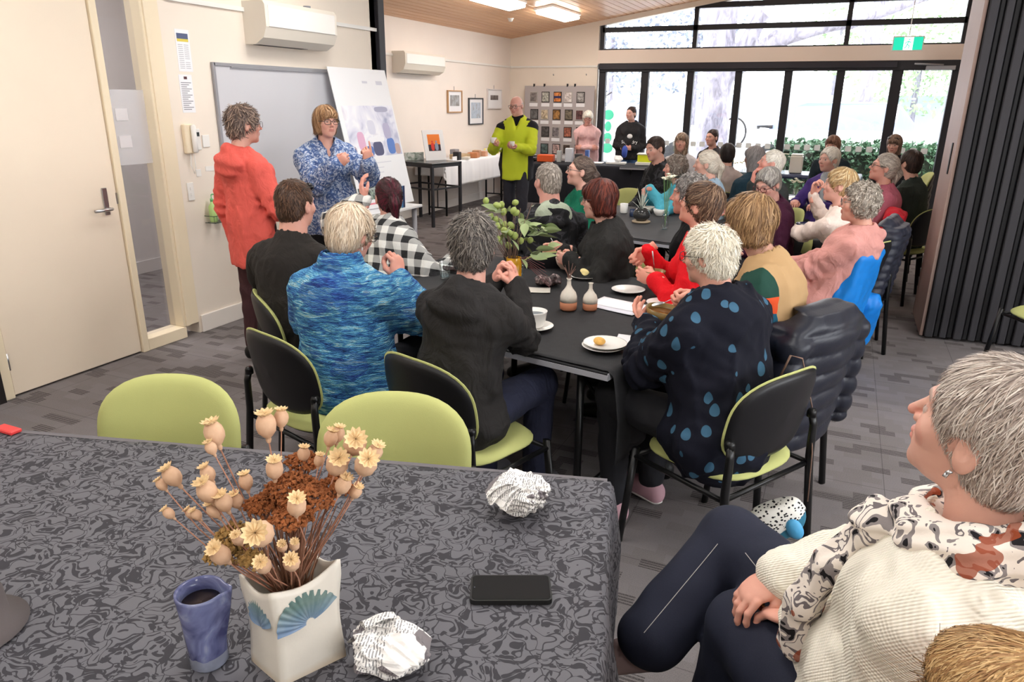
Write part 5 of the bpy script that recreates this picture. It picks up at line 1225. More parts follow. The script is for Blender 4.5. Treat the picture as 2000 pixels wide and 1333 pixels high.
crafts = [('woven_basket', 'tan wooden tray of crafts on the white cloth', 'tray', .20, .34, .07, (.72, .62, .48)), ('craft_box', 'orange brown craft box on the white cloth', 'box', .16, .16, .08, (.78, .52, .36)), ('craft_box', 'stack of tan wooden blocks beside the orange box', 'box', .12, .14, .10, (.74, .58, .46)), ('craft_box', 'grey lidded tin behind the wooden tray', 'tin', .1, .14, .13, (.55, .55, .58)), ('craft_box', 'small peach box near the tall tan blocks', 'box', .1, .10, .08, (.86, .66, .54)), ('candle_jar', 'white candle jar right of the crafts', 'jar', .09, .09, .08, (.86, .86, .84)), ('candle_jar', 'second clear looking jar right of the crafts', 'jar', .08, .08, .1, (.8, .84, .82)), ('yellow_bunting', 'pale yellow box behind the man in yellow', 'box', .16, .3, .09, (.93, .86, .45)), ('craft_box', 'low white tray before the wooden tray', 'tray', .14, .2, .035, (.9, .88, .84))]
for (nm, lab, cat, a, b, c, col), (px_, py_) in zip(crafts, ((-5.46, 10.28), (-5.36, 10.55), (-5.42, 10.78), (-5.62, 10.40), (-5.36, 10.92), (-5.4, 11.08), (-5.42, 11.22), (-5.5, 11.5), (-5.33, 10.2))):
    bx(nm, lab, cat, px_, py_, .808, a, b, c, mat('craft '+str(col), col, .6, var=.1, vscale=20), g.random()*20)
for i, (nm, lab, cat, x, y, a, b, c, col) in enumerate([('plastic_tub', 'orange tub on the serving bench below the display board', 'tub', -4.42, 11.30, .26, .18, .11, (.86, .36, .17)), ('carton', 'white carton with blue edge beside the orange tub', 'carton', -4.05, 11.38, .12, .1, .22, (.82, .84, .88)), ('carton', 'grey bottle shaped carton right of the orange tub', 'carton', -4.2, 11.32, .07, .07, .18, (.72, .74, .74)), ('carton', 'dark tin between the cartons', 'tin', -3.88, 11.36, .12, .1, .14, (.25, .25, .27)), ('carton', 'blue striped carton at the hip of the woman in pale pink', 'carton', -3.75, 11.40, .06, .1, .2, (.3, .42, .68)), ('lidded_tub', 'yellow green lidded tub at the right of the serving bench', 'tub', -2.82, 11.62, .30, .22, .11, (.80, .83, .15)), ('paper_tray', 'white tray under the yellow green tub', 'tray', -2.80, 11.55, .36, .26, .04, (.92, .92, .9)), ('paper_tray', 'white food tray before the woman in the black sweatshirt', 'tray', -3.28, 11.45, .3, .2, .03, (.93, .93, .93)), ('paper_tray', 'white papers left on the serving bench', 'papers', -3.62, 11.40, .26, .22, .015, (.95, .95, .95))]):
    z = .735+(.04 if nm == 'lidded_tub' else 0); t = bx(nm, lab, cat, x, y, z, a, b, c, mat('bench '+str(col), col, .45), 8)
    if nm == 'lidded_tub': box_obj('lid', (-a/2-.01, -b/2-.01, c), (a/2+.01, b/2+.01, c+.02), m_white, t, bev=.006)
lump('food_pile', 'heap of white napkins on the food tray', 'napkins', (-3.25, 11.45, .765), .09, m_paper, 21, .012, (1, .8, .5), 40, .3)
# ---------------------------------------------------------------- yellow vase with gum leaves
t = thing('tall_vase', 'tall yellow glazed cylinder vase with painted flecks', 'vase', (-1.423, 3.235, TZ))
tt = NT('yellow flecked glaze'); co = tt.coord(); sp = tt.n('ShaderNodeSeparateXYZ'); tt.set(sp.inputs[0], co); v = tt.n('ShaderNodeTexVoronoi'); tt.set(v.inputs['Vector'], co); v.inputs['Scale'].default_value = 75
lowm = tt.math('SUBTRACT', 1.0, tt.math('MULTIPLY', sp.outputs[2], 14.0), clamp=True); yel = tt.mix(tt.noise(co, 18, 3), srgb((.90, .70, .18)), srgb((.80, .55, .10)))
bs = tt.mix(lowm, yel, srgb((.90, .82, .62))); fl = tt.math('MULTIPLY', tt.math('LESS_THAN', v.outputs['Distance'], .28), tt.math('LESS_THAN', sp.outputs[2], .055)); tt.base(tt.mix(fl, bs, srgb((.78, .34, .20)))); tt.rough(.15)
MB().lathe([(0, 0), (.036, 0), (.0385, .003), (.0385, .205), (.036, .207), (.035, .20), (.035, .02)], 32).obj('vase_body', tt.m, t, True)
t = thing('gum_bunch', 'bunch of gum leaves and green buds standing in the yellow vase', 'foliage', (-1.438, 3.235, TZ+.05)); t.scale = (1.22, 1.22, 1.14)
g = np.random.default_rng(21); M_leaf = mat('grey green gum leaf', (.54, .60, .42), .55, var=.12, vscale=12); M_leaf2 = mat('pale gum leaf', (.64, .70, .50), .55, var=.1, vscale=12); M_bud = mat('green gum bud', (.62, .68, .38), .5, var=.1, vscale=50); M_tw = mat('brown twig', (.42, .33, .28), .8)
stm = MB(); dirs = []
for i in range(16):
    a = g.random()*6.28; r_ = .03+.09*g.random(); h_ = .24+.13*g.random(); p3 = (r_*1.2*math.cos(a)-.02, r_*math.sin(a), h_); stm.tube([(0.01*math.cos(a), .01*math.sin(a), -.03), (r_*.35*math.cos(a), r_*.35*math.sin(a), h_*.55), p3], [.0022, .0018, .0012], 5); dirs.append(p3)
prop(stm.obj('twigs', M_tw, t, True), kind='stuff')
def leaf_mesh(L, W, bend=.15):
    G = []
    for i in range(8):
        u = i/7; ww = W*math.sin(math.pi*min(1, u**.75))*.5+.0006; G.append([(k*ww, u*L, .25*abs(k)*ww-bend*L*u*u) for k in (-1, -.5, 0, .5, 1)])
    m_ = MB().grid(np.array(G)); me = m_.mesh('leaf'); me.shade_smooth(); return me
lm_ = [leaf_mesh(.07, .042), leaf_mesh(.055, .034, .3), leaf_mesh(.085, .03, .1)]
for i in range(46):
    right = i < 22
    if right: c = V3(.03+.11*g.random(), .0+.05*g.normal(), .13+.19*g.random())
    else: c = V3(-.02+.05*g.normal(), .05*g.normal(), .18+.17*g.random())
    me = lm_[i % 3]; o = bpy.data.objects.new('leaf', me); COL.objects.link(o); o.parent = t
    if not me.materials: me.materials.append(M_leaf if i % 3 != 1 else M_leaf2)
    d = c-V3(0, 0, .12); az = math.atan2(d[1], d[0]) - math.pi/2; o.location = c; o.rotation_euler = (R(-50+90*g.random()), R(g.normal()*35), az+g.normal()*.6)
bd = MB().lathe([(0, 0), (.007, .004), (.0125, .014), (.0125, .024), (.008, .032), (.003, .036), (0, .037)], 12).mesh('bud'); bd.materials.append(M_bud); bd.shade_smooth()
for i in range(26):
    c = V3(-.055+.05*g.normal(), .03*g.normal(), .27+.05*g.normal()) if i < 18 else V3(.03*g.normal(), .03*g.normal(), .16+.1*g.random())
    o = bpy.data.objects.new('bud', bd); COL.objects.link(o); o.parent = t; o.location = c; o.rotation_euler = (g.normal()*.5, g.normal()*.5, 0)
sp_ = MB()
for i in range(7):
    a = -.6+.2*i; sp_.tube([(.02, 0, .13), (.08, .03*a, .15-.01*i), (.16, .06*a, .13-.02*i)], [.0018, .0014, .001], 5)
prop(sp_.obj('drooping_twigs', mat('red brown twig', (.5, .32, .33), .7), t), kind='stuff')
# ---------------------------------------------------------------- front table: shell vase with dried poppies
FZ = .7285
N_, L_, R_ = V3(-.748, .740, 0), V3(-.838, .765, 0), V3(-.692, .845, 0); Fp = L_+R_-N_; cen = (N_+Fp)/2
t = thing('shell_vase', 'square white ceramic vase with a blue green scallop shell', 'vase', (cen[0], cen[1], FZ))
cs = [N_-cen, R_-cen, Fp-cen, L_-cen]; tops = [.190, .205, .19, .183]; ntop = [(.94, 1.0), (.93, .9), (1, 1), (.96, .92)]
tt = NT('warm white stoneware'); co = tt.coord(); n = tt.noise(co, 9, 4); sp = tt.n('ShaderNodeSeparateXYZ'); tt.set(sp.inputs[0], co)
base_ = tt.math('SUBTRACT', 1.0, tt.math('MULTIPLY', tt.math('ADD', sp.outputs[2], tt.math('MULTIPLY', n, .03)), 28.0), clamp=True)
tt.base(tt.mix(base_, tt.mix(n, srgb((.87, .845, .80)), srgb((.80, .775, .73))), srgb((.74, .64, .50)))); tt.rough(.35); tt.bump(tt.noise(co, 60, 3), .25, .002); m_sv = tt.m
def vwall(inner, z0=0.0):
    K = 10; G = []
    for i in range(15):
        u = i/14; ring = []
        for q in range(4):
            A, B = cs[q], cs[(q+1) % 4]
            for k in range(K):
                f = k/K; p = A*(1-f)+B*f; ztop = tops[q]*(1-f)+tops[(q+1) % 4]*f-.016*math.sin(math.pi*f)
                waist = 1-.12*math.sin(math.pi*min(1, u*1.15))**1.3*(.4+.6*u)+.03*u
                nrm = V3((B-A)[1], -(B-A)[0], 0); nrm /= np.linalg.norm(nrm); bulge = .008*math.sin(math.pi*f)*math.sin(math.pi*u)*(1 if q in (0, 2) else .3)
                pp = p*waist+nrm*bulge
                if inner: pp = pp*.93
                ring.append((pp[0], pp[1], z0+u*(ztop-z0)))
        G.append(ring)
    return np.array(G)
g1, g2 = vwall(0), vwall(1, .01)[::-1]; MB().grid(np.concatenate([g1, g2]), True).obj('vase_body', m_sv, t, True)
bt_ = MB(); bt_.add([(*c[:2], .001) for c in cs], [(0, 3, 2, 1)]); bt_.obj('vase_base', m_sv, t)
def shell(A, B, tilt, w_, h_, mtl, off=.0, zc_=.105):
    dr_ = (B-A)/np.linalg.norm(B-A); nrm = V3(dr_[1], -dr_[0], 0); mid = (A+B)/2*.885; m_ = MB(); G = []; nt = 73
    for j in range(nt):
        th = math.pi*(.06+.88*j/(nt-1)); col_ = []
        rib = .5+.5*math.cos(j/(nt-1)*2*math.pi*12)
        for i in range(9):
            r = i/8; sc_ = (1+.03*rib*(r > .9)); x_ = -math.cos(th)*w_*r*sc_*(1 if r > 0 else 0); z_ = math.sin(th)*h_*r*sc_
            y_ = .0015+.0045*math.sin(math.pi*min(1, r*.95+.05))*(1)+.0028*rib*r*(1-.3*r); ct, st_ = math.cos(tilt), math.sin(tilt); x2, z2 = x_*ct-z_*st_, x_*st_+z_*ct
            p = mid+dr_*x2+nrm*(y_+off); col_.append((p[0], p[1], zc_+z2))
        G.append(col_)
    m_.grid(np.array(G)); return m_.obj('shell_relief', mtl, t, True)
ts = NT('scallop glaze'); co = ts.coord(); sp = ts.n('ShaderNodeSeparateXYZ'); ts.set(sp.inputs[0], co); hgt = ts.math('MULTIPLY_ADD', sp.outputs[2], 22.0, -2.3, clamp=True); n = ts.noise(co, 70, 2)
ts.base(ts.mix(ts.math('MULTIPLY', n, .35), ts.mix(hgt, srgb((.36, .48, .64)), srgb((.24, .38, .36))), srgb((.72, .74, .72)))); ts.rough(.3)
shell(N_-cen, R_-cen, .30, .056, .062, ts.m, .006, .107); shell(L_-cen, N_-cen, .1, .034, .062, ts.m, .004, .10)
# dried flowers: positions are real points above the vase, in the vase's own plane facing the room
view_r = V3(0.9134, 0.4070, 0); view_b = V3(-view_r[1], view_r[0], 0)
ctop = V3(cen[0]-.002, cen[1]-.001, FZ+.19)
m_stem = mat('dry poppy stem', (.66, .47, .38), .7, var=.15, vscale=30)
tp = NT('dried poppy pod'); co = tp.coord(); n = tp.noise(co, 80, 3); tp.base(tp.mix(n, srgb((.86, .72, .60)), srgb((.74, .58, .46)))); tp.rough(.7); tp.bump(tp.noise(co, 200, 2), .3, .001); m_pod = tp.m
m_crown = mat('tan poppy crown', (.86, .74, .56), .7, var=.12, vscale=90)
def pod_mesh():
    m_ = MB(); K = 20; G = []
    for r_, z in ((.0022, -.006), (.0035, -.002), (.0028, 0), (.006, .003), (.0105, .009), (.012, .016), (.0115, .022), (.0085, .028), (.0055, .0305)): G.append([(r_*(1+.035*math.cos(10*t_))*math.cos(t_), r_*(1+.035*math.cos(10*t_))*math.sin(t_), z) for t_ in [2*math.pi*k/K for k in range(K)]])
    m_.grid(np.array(G), True); me = m_.mesh('pod'); me.materials.append(m_pod); me.shade_smooth(); return me
def crown_mesh():
    m_ = MB(); K = 44; G = []
    for r_, z, a in ((.0006, .0315, 0), (.004, .0325, .2), (.008, .0325, .6), (.011, .0345, 1), (.0075, .031, .6), (.004, .0305, .2)):
        G.append([(r_*(1+.13*a*math.cos(11*t_))*math.cos(t_), r_*(1+.13*a*math.cos(11*t_))*math.sin(t_), z+.0009*math.cos(11*t_)) for t_ in [2*math.pi*k/K for k in range(K)]])
    m_.grid(np.array(G), True); me = m_.mesh('crown'); me.materials.append(m_crown); return me
pm_, cm_ = pod_mesh(), crown_mesh()
def bunch(a, b, dn=0): return ctop+view_r*a-view_b*dn+V3(0, 0, b)
# right of the vase axis, above its rim, size, towards the room's near side (metres)
pods = [(-0.002, 0.245, 1.05, -0.04), (-0.018, 0.236, 1.45, -0.02), (-0.091, 0.232, 1.4, 0), (-0.091, 0.226, 0.8, 0.02), (-0.164, 0.159, 1.25, 0), (-0.187, 0.15, 0.75, 0), (-0.171, 0.11, 0.75, 0.02), (-0.145, 0.097, 0.75, 0), (-0.109, 0.167, 1, 0), (-0.089, 0.159, 1.35, 0.05), (-0.068, 0.143, 1.15, 0.05), (-0.088, 0.125, 1, 0.04), (-0.053, 0.151, 1, 0), (-0.062, 0.13, 0.95, 0.02), (0.004, 0.189, 1.2, 0.03), (0.056, 0.169, 1.25, 0.1), (0.014, 0.146, 1.75, 0.12), (-0.041, 0.103, 0.85, 0.08), (-0.061, 0.078, 1.3, 0.09), (0.009, 0.086, 1.1, 0.12), (0.049, 0.09, 1.1, 0.12), (0.03, 0.106, 0.7, 0.1), (0.041, 0.094, 0.7, 0.08), (0.035, 0.193, 0.9, -0.02), (0.065, 0.195, 0.75, 0), (0.079, 0.221, 1, -0.02), (0.09, 0.224, 0.95, -0.03), (0.125, 0.227, 1.65, 0), (0.098, 0.198, 1.55, 0.02), (0.146, 0.21, 1.55, 0.04), (0.155, 0.217, 1.1, 0.02), (0.107, 0.17, 1.1, 0.04), (0.125, 0.156, 0.85, 0.03), (-0.123, 0.114, 0.7, 0.03), (-0.082, 0.074, 0.8, 0.06)]
g = np.random.default_rng(5)
order_ = sorted(range(len(pods)), key=lambda k: pods[k][0])
ORD = lambda k: '%d%s' % (k, 'th' if 10 < k % 100 < 14 else {1: 'st', 2: 'nd', 3: 'rd'}.get(k % 10, 'th'))
for i, (u, v, s, dn) in enumerate(pods):
    P0 = bunch(u, v, dn); k_ = order_.index(i)+1; t = thing('dried_poppy', '%s %s dried poppy head, %s from the left in the shell vase' % ('large' if s > 1.4 else 'small' if s < .9 else 'middling', 'high' if v > .16 else 'mid-height' if v > .06 else 'low', ORD(k_)), 'dried flower', tuple(P0), 0, 'dried poppies in the shell vase')
    root_ = ctop+view_r*float(np.clip(g.normal()*.014, -.022, .022))+view_b*float(np.clip(g.normal()*.01, -.016, .016))+V3(0, 0, -.06); D = (P0-root_); Dn = D/np.linalg.norm(D)
    face = Dn+(-view_b*.0+V3(0, 0, .2)) if s < 1.5 else Dn*.7+V3(.38, -.87, .32)*(.9 if s > 1.6 else .5)
    face /= np.linalg.norm(face); q = Vector(face).to_track_quat('Z', 'Y').to_euler()
    o = link('pod', pm_, None, t, rot=q); o.scale = (s*.93,)*3; o = link('crown', cm_, None, t, rot=q); o.scale = (s*.93,)*3
    pr = root_-P0; sd = np.cross(Dn, V3(0, 0, 1)); sd /= np.linalg.norm(sd)+1e-9; b_ = g.normal()*.008
    MB().tube([face*-.004*s, pr*.3+sd*b_-V3(0, 0, .004), pr*.65+sd*b_*.8, pr], [.0011*s**.5, .0011, .0012, .0013], 7).obj('stem', m_stem, t, True)
m_yar = mat('rust yarrow', (.56, .33, .18), .9, var=.25, vscale=120, bump=.5, bscale=500); m_yar2 = mat('olive tan yarrow', (.60, .47, .27), .9, var=.25, vscale=120, bump=.5, bscale=500)
def yarrow(u, v, dn, rx_, rz_, mt, lab, seed):
    P0 = bunch(u, v, dn); t = thing('dried_yarrow', lab, 'dried flower', tuple(P0), 0, 'dried yarrow heads in the shell vase'); g = np.random.default_rng(seed)
    root_ = ctop+V3(0, 0, -.07)-P0; m_ = MB(); st = MB(); n = int(420*rx_/.05)
    oc = [(1, 0, 0), (-1, 0, 0), (0, 1, 0), (0, -1, 0), (0, 0, 1), (0, 0, -1)]
    for i in range(n):
        a = g.random()*6.28; r_ = math.sqrt(g.random()); p = view_r*(rx_*r_*math.cos(a))+view_b*(rx_*.8*r_*math.sin(a))+V3(0, 0, rz_*(1-r_*r_)*.9+g.normal()*.003-.3*rz_*r_)
        s_ = .0028+.0022*g.random(); rot = g.normal(size=(3, 3)); rot, _ = np.linalg.qr(rot)
        m_.add([p+rot@(np.array(o_)*s_*(.7+.6*g.random())) for o_ in oc], [(0, 2, 4), (2, 1, 4), (1, 3, 4), (3, 0, 4), (2, 0, 5), (1, 2, 5), (3, 1, 5), (0, 3, 5)])
        if i % 8 == 0: st.tube([p, p*.4+V3(0, 0, -rz_*.8), root_*.25], .0007, 4)
    prop(m_.obj('florets', mt, t), kind='stuff'); st.tube([root_*.22, root_*.6+view_r*.004, root_], [.0016, .0018, .002], 6); st.obj('stalks', mat('yarrow stalk', (.48, .32, .24), .8), t)
yarrow(0.029, 0.17, 0.02, .045, .022, m_yar, 'largest rust brown yarrow head in the middle of the bunch', 1); yarrow(0.057, 0.165, 0.05, .042, .02, m_yar, 'rust yarrow head just below the largest', 2); yarrow(0.033, 0.19, -0.03, .03, .012, m_yar, 'highest rust yarrow head behind the others', 3)
yarrow(0.089, 0.161, 0, .028, .014, m_yar, 'rust yarrow head at the right of the bunch', 4); yarrow(-0.024, 0.137, 0.02, .03, .014, m_yar, 'loose reddish yarrow at the left of the large head', 5); yarrow(0.037, 0.145, 0.07, .035, .016, m_yar, 'lower rust yarrow partly hidden by pods', 6)
yarrow(-0.07, 0.083, 0.03, .034, .022, m_yar2, 'olive tan yarrow head low on the left', 7); yarrow(-0.084, 0.065, 0.05, .03, .018, m_yar2, 'lowest olive tan yarrow near the vase rim', 8); yarrow(-0.026, 0.075, 0.08, .02, .012, m_yar2, 'small olive yarrow at the rim of the vase', 9)
mm = MB(); g = np.random.default_rng(9)
for i in range(60):
    a = ctop+view_r*g.uniform(-.02, .02)+view_b*g.uniform(-.015, .015)+V3(0, 0, -.10); b = ctop+view_r*g.normal()*.038+view_b*g.normal()*.025+V3(0, 0, .04+.07*g.random()); mm.tube([a, (a+b)/2+V3(*(g.normal(size=3)*.004)), b], [.0016, .0014, .001], 5)
prop(mm.obj('dry_stalks', mat('brown dry stalk', (.47, .33, .25), .8, var=.2, vscale=40), None), 'tangle of bare brown stalks packed into the mouth of the shell vase', 'dried stalks', kind='stuff')
# blue cup
t = thing('pottery_cup', 'blue violet glazed pottery cup with a pinched lip', 'cup', (-.905, .735, FZ))
tt = NT('blue violet glaze'); co = tt.coord(); n = tt.noise(co, 16, 3, .5, 1.2); sp = tt.n('ShaderNodeSeparateXYZ'); tt.set(sp.inputs[0], co); lo_ = tt.math('LESS_THAN', tt.math('ADD', sp.outputs[2], tt.math('MULTIPLY', n, .02)), .036)
tt.base(tt.mix(tt.math('MULTIPLY', lo_, .5), tt.ramp(n, [(.3, srgb((.22, .23, .38))), (.55, srgb((.42, .44, .58))), (.7, srgb((.58, .60, .68)))]), srgb((.62, .64, .66)))); tt.rough(.12)
G = []; K = 40
for r_, z, inn in ((.001, .002, 0), (.030, .001, 0), (.033, .006, 0), (.034, .05, 0), (.037, .10, 0), (.041, .145, 0), (.0405, .151, 0), (.036, .149, 1), (.033, .13, 1), (.029, .06, 1), (.001, .05, 1)):
    ring = []
    for k in range(K):
        th = 2*math.pi*k/K; lip = math.exp(-((th-.55+math.pi) % (2*math.pi)-math.pi)**2/.06)*.014*(z > .09)*(z/.15); ring.append(((r_+lip)*math.cos(th), (r_+lip)*math.sin(th), z))
    G.append(ring)
MB().grid(np.array(G), True).obj('cup_body', tt.m, t, True); MB().lathe([(0, .126), (.0325, .128)], 24).obj('inside_glaze', mat('brown inside glaze', (.36, .30, .27), .2), t, True)
# phone
ph_a, ph_b = V3(-.5495, 1.078, 0), V3(-.414, 1.147, 0)
t = thing('mobile_phone', 'black mobile phone lying face up on the patterned cloth', 'phone', (-.497, 1.132, FZ+.001), math.atan2(.066, .141))
def rr_box(a, b, z0, z1, r, n=6):
    pts = []
    for cx_, cy_, s0 in ((a-r, b-r, 0), (-a+r, b-r, 90), (-a+r, -b+r, 180), (a-r, -b+r, 270)):
        for k in range(n+1): th = R(s0+90*k/n); pts.append((cx_+r*math.cos(th), cy_+r*math.sin(th)))
    N = len(pts); return MB().add([(x, y, z) for z in (z0, z1) for x, y in pts], [tuple(range(N))[::-1], tuple(range(N, 2*N))]+[(i, (i+1) % N, N+(i+1) % N, N+i) for i in range(N)])
rr_box(.082, .041, 0, .0105, .011).obj('case', mat('black rubber case', (.10, .10, .10), .5), t); rr_box(.0785, .0375, .0105, .0112, .008).obj('screen', mat('dark glass screen', (.13, .13, .135), .08), t)
MB().lathe([(0, .0113), (.0016, .0113), (.0016, .0115), (0, .0115)], 10, c=(-.0735, .0, 0)).obj('camera_dot', mat('lens', (.3, .3, .33), .1), t)
# crumpled newspaper
tn = NT('newsprint'); co = tn.coord(); vo = tn.n('ShaderNodeTexVoronoi'); tn.set(vo.inputs['Vector'], co); vo.inputs['Scale'].default_value = 17
ro = tn.n('ShaderNodeVectorRotate', rotation_type='EULER_XYZ'); tn.set(ro.inputs['Vector'], co); tn.set(ro.inputs['Rotation'], tn.math('MULTIPLY', vo.outputs['Color'], 5)) if 0 else None
sp = tn.n('ShaderNodeSeparateXYZ'); tn.set(sp.inputs[0], co); spc = tn.n('ShaderNodeSeparateColor'); tn.set(spc.inputs[0], vo.outputs['Color'])
ln = tn.math('GREATER_THAN', tn.math('SINE', tn.math('MULTIPLY', tn.math('ADD', sp.outputs[0], tn.math('MULTIPLY', sp.outputs[2], tn.math('SUBTRACT', spc.outputs[0], .2))), 1150)), .1)
wd_ = tn.math('GREATER_THAN', tn.noise(co, 150, 1), .47); tx = tn.math('MULTIPLY', tn.math('MULTIPLY', ln, wd_), tn.math('LESS_THAN', spc.outputs[1], .8))
dk = tn.math('GREATER_THAN', spc.outputs[2], .70); c = tn.mix(tn.math('MULTIPLY', tx, .75), srgb((.93, .92, .91)), srgb((.35, .35, .37))); c = tn.mix(tn.math('MULTIPLY', dk, .85), c, srgb((.32, .28, .31)))
c = tn.mix(tn.math('MULTIPLY', tn.math('GREATER_THAN', spc.outputs[0], .90), .6), c, srgb((.36, .40, .66))); tn.base(c); tn.rough(.75); m_news = tn.m
def news(x, y, r, lab, seed, rz=0):
    t = thing('crumpled_newspaper', lab, 'newspaper', (x, y, FZ), R(rz), 'crumpled newspaper balls'); g = np.random.default_rng(seed)
    bm = bmesh.new(); bmesh.ops.create_icosphere(bm, subdivisions=5, radius=1); dirs = g.normal(size=(46, 3)); dirs /= np.linalg.norm(dirs, axis=1)[:, None]; off = .62+.30*g.random(46)
    for v in bm.verts:
        p = np.array(v.co); d = np.min(off/np.maximum(dirs@p, .12)); d = min(d, 1.25); d *= 1+.07*math.sin(9*p[0]+5*math.sin(7*p[1]+seed))+.05*math.sin(21*p[2]+13*p[1])
        hole = math.exp(-((p[0]-.15)**2+(p[1]+.1)**2)/.12)*(p[2] > 0); d *= 1-.62*hole
        q = p*d*r; flap = max(0, (-p[0]*.8+p[1]*.5)-.6)*r*.8; v.co = (q[0]-flap, q[1]+flap*.4, max(0, q[2]*.78+r*.62))
    me = bpy.data.meshes.new('paper'); bm.to_mesh(me); bm.free(); o = link('crumpled_sheet', me, m_news, t, False)
    for i in range(5):
        a = g.random()*6.28; L = r*(.7+.4*g.random()); W = r*.55; c_ = V3(math.cos(a)*r*.62, math.sin(a)*r*.55, r*(.75+.3*g.random())); G = []
        for u in np.linspace(-1, 1, 5): G.append([tuple(c_+V3(math.cos(a)*v_*L*.4-math.sin(a)*u*W*.7, math.sin(a)*v_*L*.4+math.cos(a)*u*W*.7, -.5*v_*L*.5+.12*W*math.sin(3*u+i)-.25*W*v_*v_+.1*W*abs(u))) for v_ in np.linspace(-1, 1, 5)])
        f = MB().grid(np.array(G)).obj('paper_fold', m_news, t, False); md = f.modifiers.new('s', 'SOLIDIFY'); md.thickness = .0008
news(-.598, 1.42, .083, 'crumpled newspaper ball near the far corner of the patterned cloth', 3); news(-.612, .855, .074, 'crumpled newspaper ball cut off by the bottom edge, right of the shell vase', 8, 200)
# dark shape at the left edge: a grey felt hat with a black band
t = thing('felt_hat', 'grey felt hat with a black trim at the left edge of the front table', 'hat', (-1.375, .60, FZ)); MB().lathe([(.10, 0), (.105, .004), (.075, .012), (.072, .07), (.06, .105), (.02, .118), (0, .118)], 28).obj('crown', mat('grey felt', (.36, .33, .33), .9, bump=.2), t, True)
prop(box_obj('red_wrapper', (-2.20, 1.165, FZ), (-2.12, 1.20, FZ+.012), mat('red plastic', (.85, .25, .25), .4), bev=.003), 'small red wrapper at the far left edge of the patterned cloth', 'wrapper')
# ---------------------------------------------------------------- coats on chair backs, handbag
def coat(x, y, yw, lab, mt, kind, w_=.27, h_=.62, top=.83, puff=.012, fr=62, seed=1, name='jacket', h=.009, thick=.055, extra=None):
    t = thing(name, lab, 'jacket', (x, y, 0), R(yw))
    def f(p):
        q = p.copy(); q[:, 1] = q[:, 1]-(-.265-.18*0)+.16*(q[:, 2]-.65)*(q[:, 2] < .9)
        zz = q[:, 2]; half = h_/2; cz = top-half
        ww = w_*(1+.22*np.clip((top-zz)/h_, 0, 1)); dx = np.abs(q[:, 0])-ww+.05; dz = np.abs(zz-cz)-half+.05; dy = np.abs(q[:, 1]-.055*(q[:, 0]/.236)**2+.02)-thick+.03
        d = np.sqrt(np.maximum(dx, 0)**2+np.maximum(dz, 0)**2+np.maximum(dy, 0)**2)+np.minimum(np.maximum(dx, np.maximum(dy, dz)), 0)-.045
        col_ = ecap(q, (-.12, .0, top-.0), (.12, .0, top+.0), .055, .055, (0, 1, 0), .9) if kind != 'drape' else capsule(q, (-.19, .03, top-.02), (.19, .03, top-.02), .04)
        d = smin(d, col_, .05)
        if kind == 'puffer':
            for s_ in (-1, 1): d = smin(d, capsule(q, (s_*w_*.9, -.02, top-.08), (s_*(w_+.07), -.03, top-h_*.85), .06, .05), .02)
            d = d-puff*(np.abs(np.sin((zz+.04*q[:, 0]**2*4)*fr))**.6-.5)-.003*wob(q, 60, seed)
        else:
            if extra: d = smin(d, capsule(q, *extra), .05)
            d = d-.010*wob(q*np.float32([1.6, 1.6, .35]), 42, seed)-.003*wob(q, 110, seed+1)
        return d
    sdf_obj('shell_fabric', f, (-.5, -.6, top-h_-.2), (.5, .05, top+.13), h, mt, t); return t
tq = mat('navy puffer nylon', (.115, .125, .17), .42, bump=.25, bscale=120)
coat(-.24, 3.22, 62, 'navy black puffer jacket hanging over a chair back', tq, 'puffer', .25, .60, .86, .016, 34, 2, 'puffer_jacket', thick=.07)
coat(.10, 5.62, 78, 'navy quilted jacket hanging behind the blue one', mat('dark navy quilt', (.15, .16, .21), .45, bump=.2), 'puffer', .22, .62, .90, .010, 60, 3, 'quilted_jacket', thick=.05)
coat(-.07, 4.82, 80, 'bright blue rain jacket draped over a chair back', mat('bright blue shell', (.05, .48, .82), .45, bump=.1, bscale=60), 'drape', .25, .80, .87, seed=4, name='rain_jacket', thick=.045, extra=((.28, -.05, .45), (.36, -.08, .2), .09, .07))
coat(.14, 6.55, 92, 'red jacket draped over a chair back behind the curly-haired woman', mat('crimson fleece', (.72, .08, .15), .85), 'drape', .24, .5, .88, seed=5, name='red_jacket', h=.012)
t = thing('shoulder_bag', 'small white bag with black spots and blue leather patch hanging low on the chair', 'handbag', (.06, 2.58, .02), R(15)); t.rotation_euler = (0, R(-28), R(15)); t.scale = (.82, 1, 1.1)
tb = NT('spotted white leather'); co = tb.coord(); v = tb.n('ShaderNodeTexVoronoi'); mp = tb.n('ShaderNodeMapping'); tb.set(mp.inputs[0], co); mp.inputs['Scale'].default_value = (60, 60, 105); mp.inputs['Rotation'].default_value = (.3, .4, .5); tb.set(v.inputs['Vector'], mp.outputs[0]); v.inputs['Scale'].default_value = 1
tb.base(tb.mix(tb.math('LESS_THAN', v.outputs['Distance'], .36), srgb((.90, .89, .86)), srgb((.08, .08, .09)))); tb.rough(.5)
def bag(p):
    q = p-np.float32([0, 0, .20]); return smax(ellip(q, (0, 0, 0), (.125, .042, .085)), q[:, 2]-.05, .02)
sdf_obj('bag_body', bag, (-.16, -.07, .08), (.16, .07, .30), .006, mat('teal leather', (.20, .45, .55), .5), t)
sdf_obj('flap', lambda p: np.maximum(bag(p)-.006, -(p[:, 2]-.165-.25*p[:, 0])), (-.16, -.07, .08), (.16, .07, .30), .006, tb.m, t)
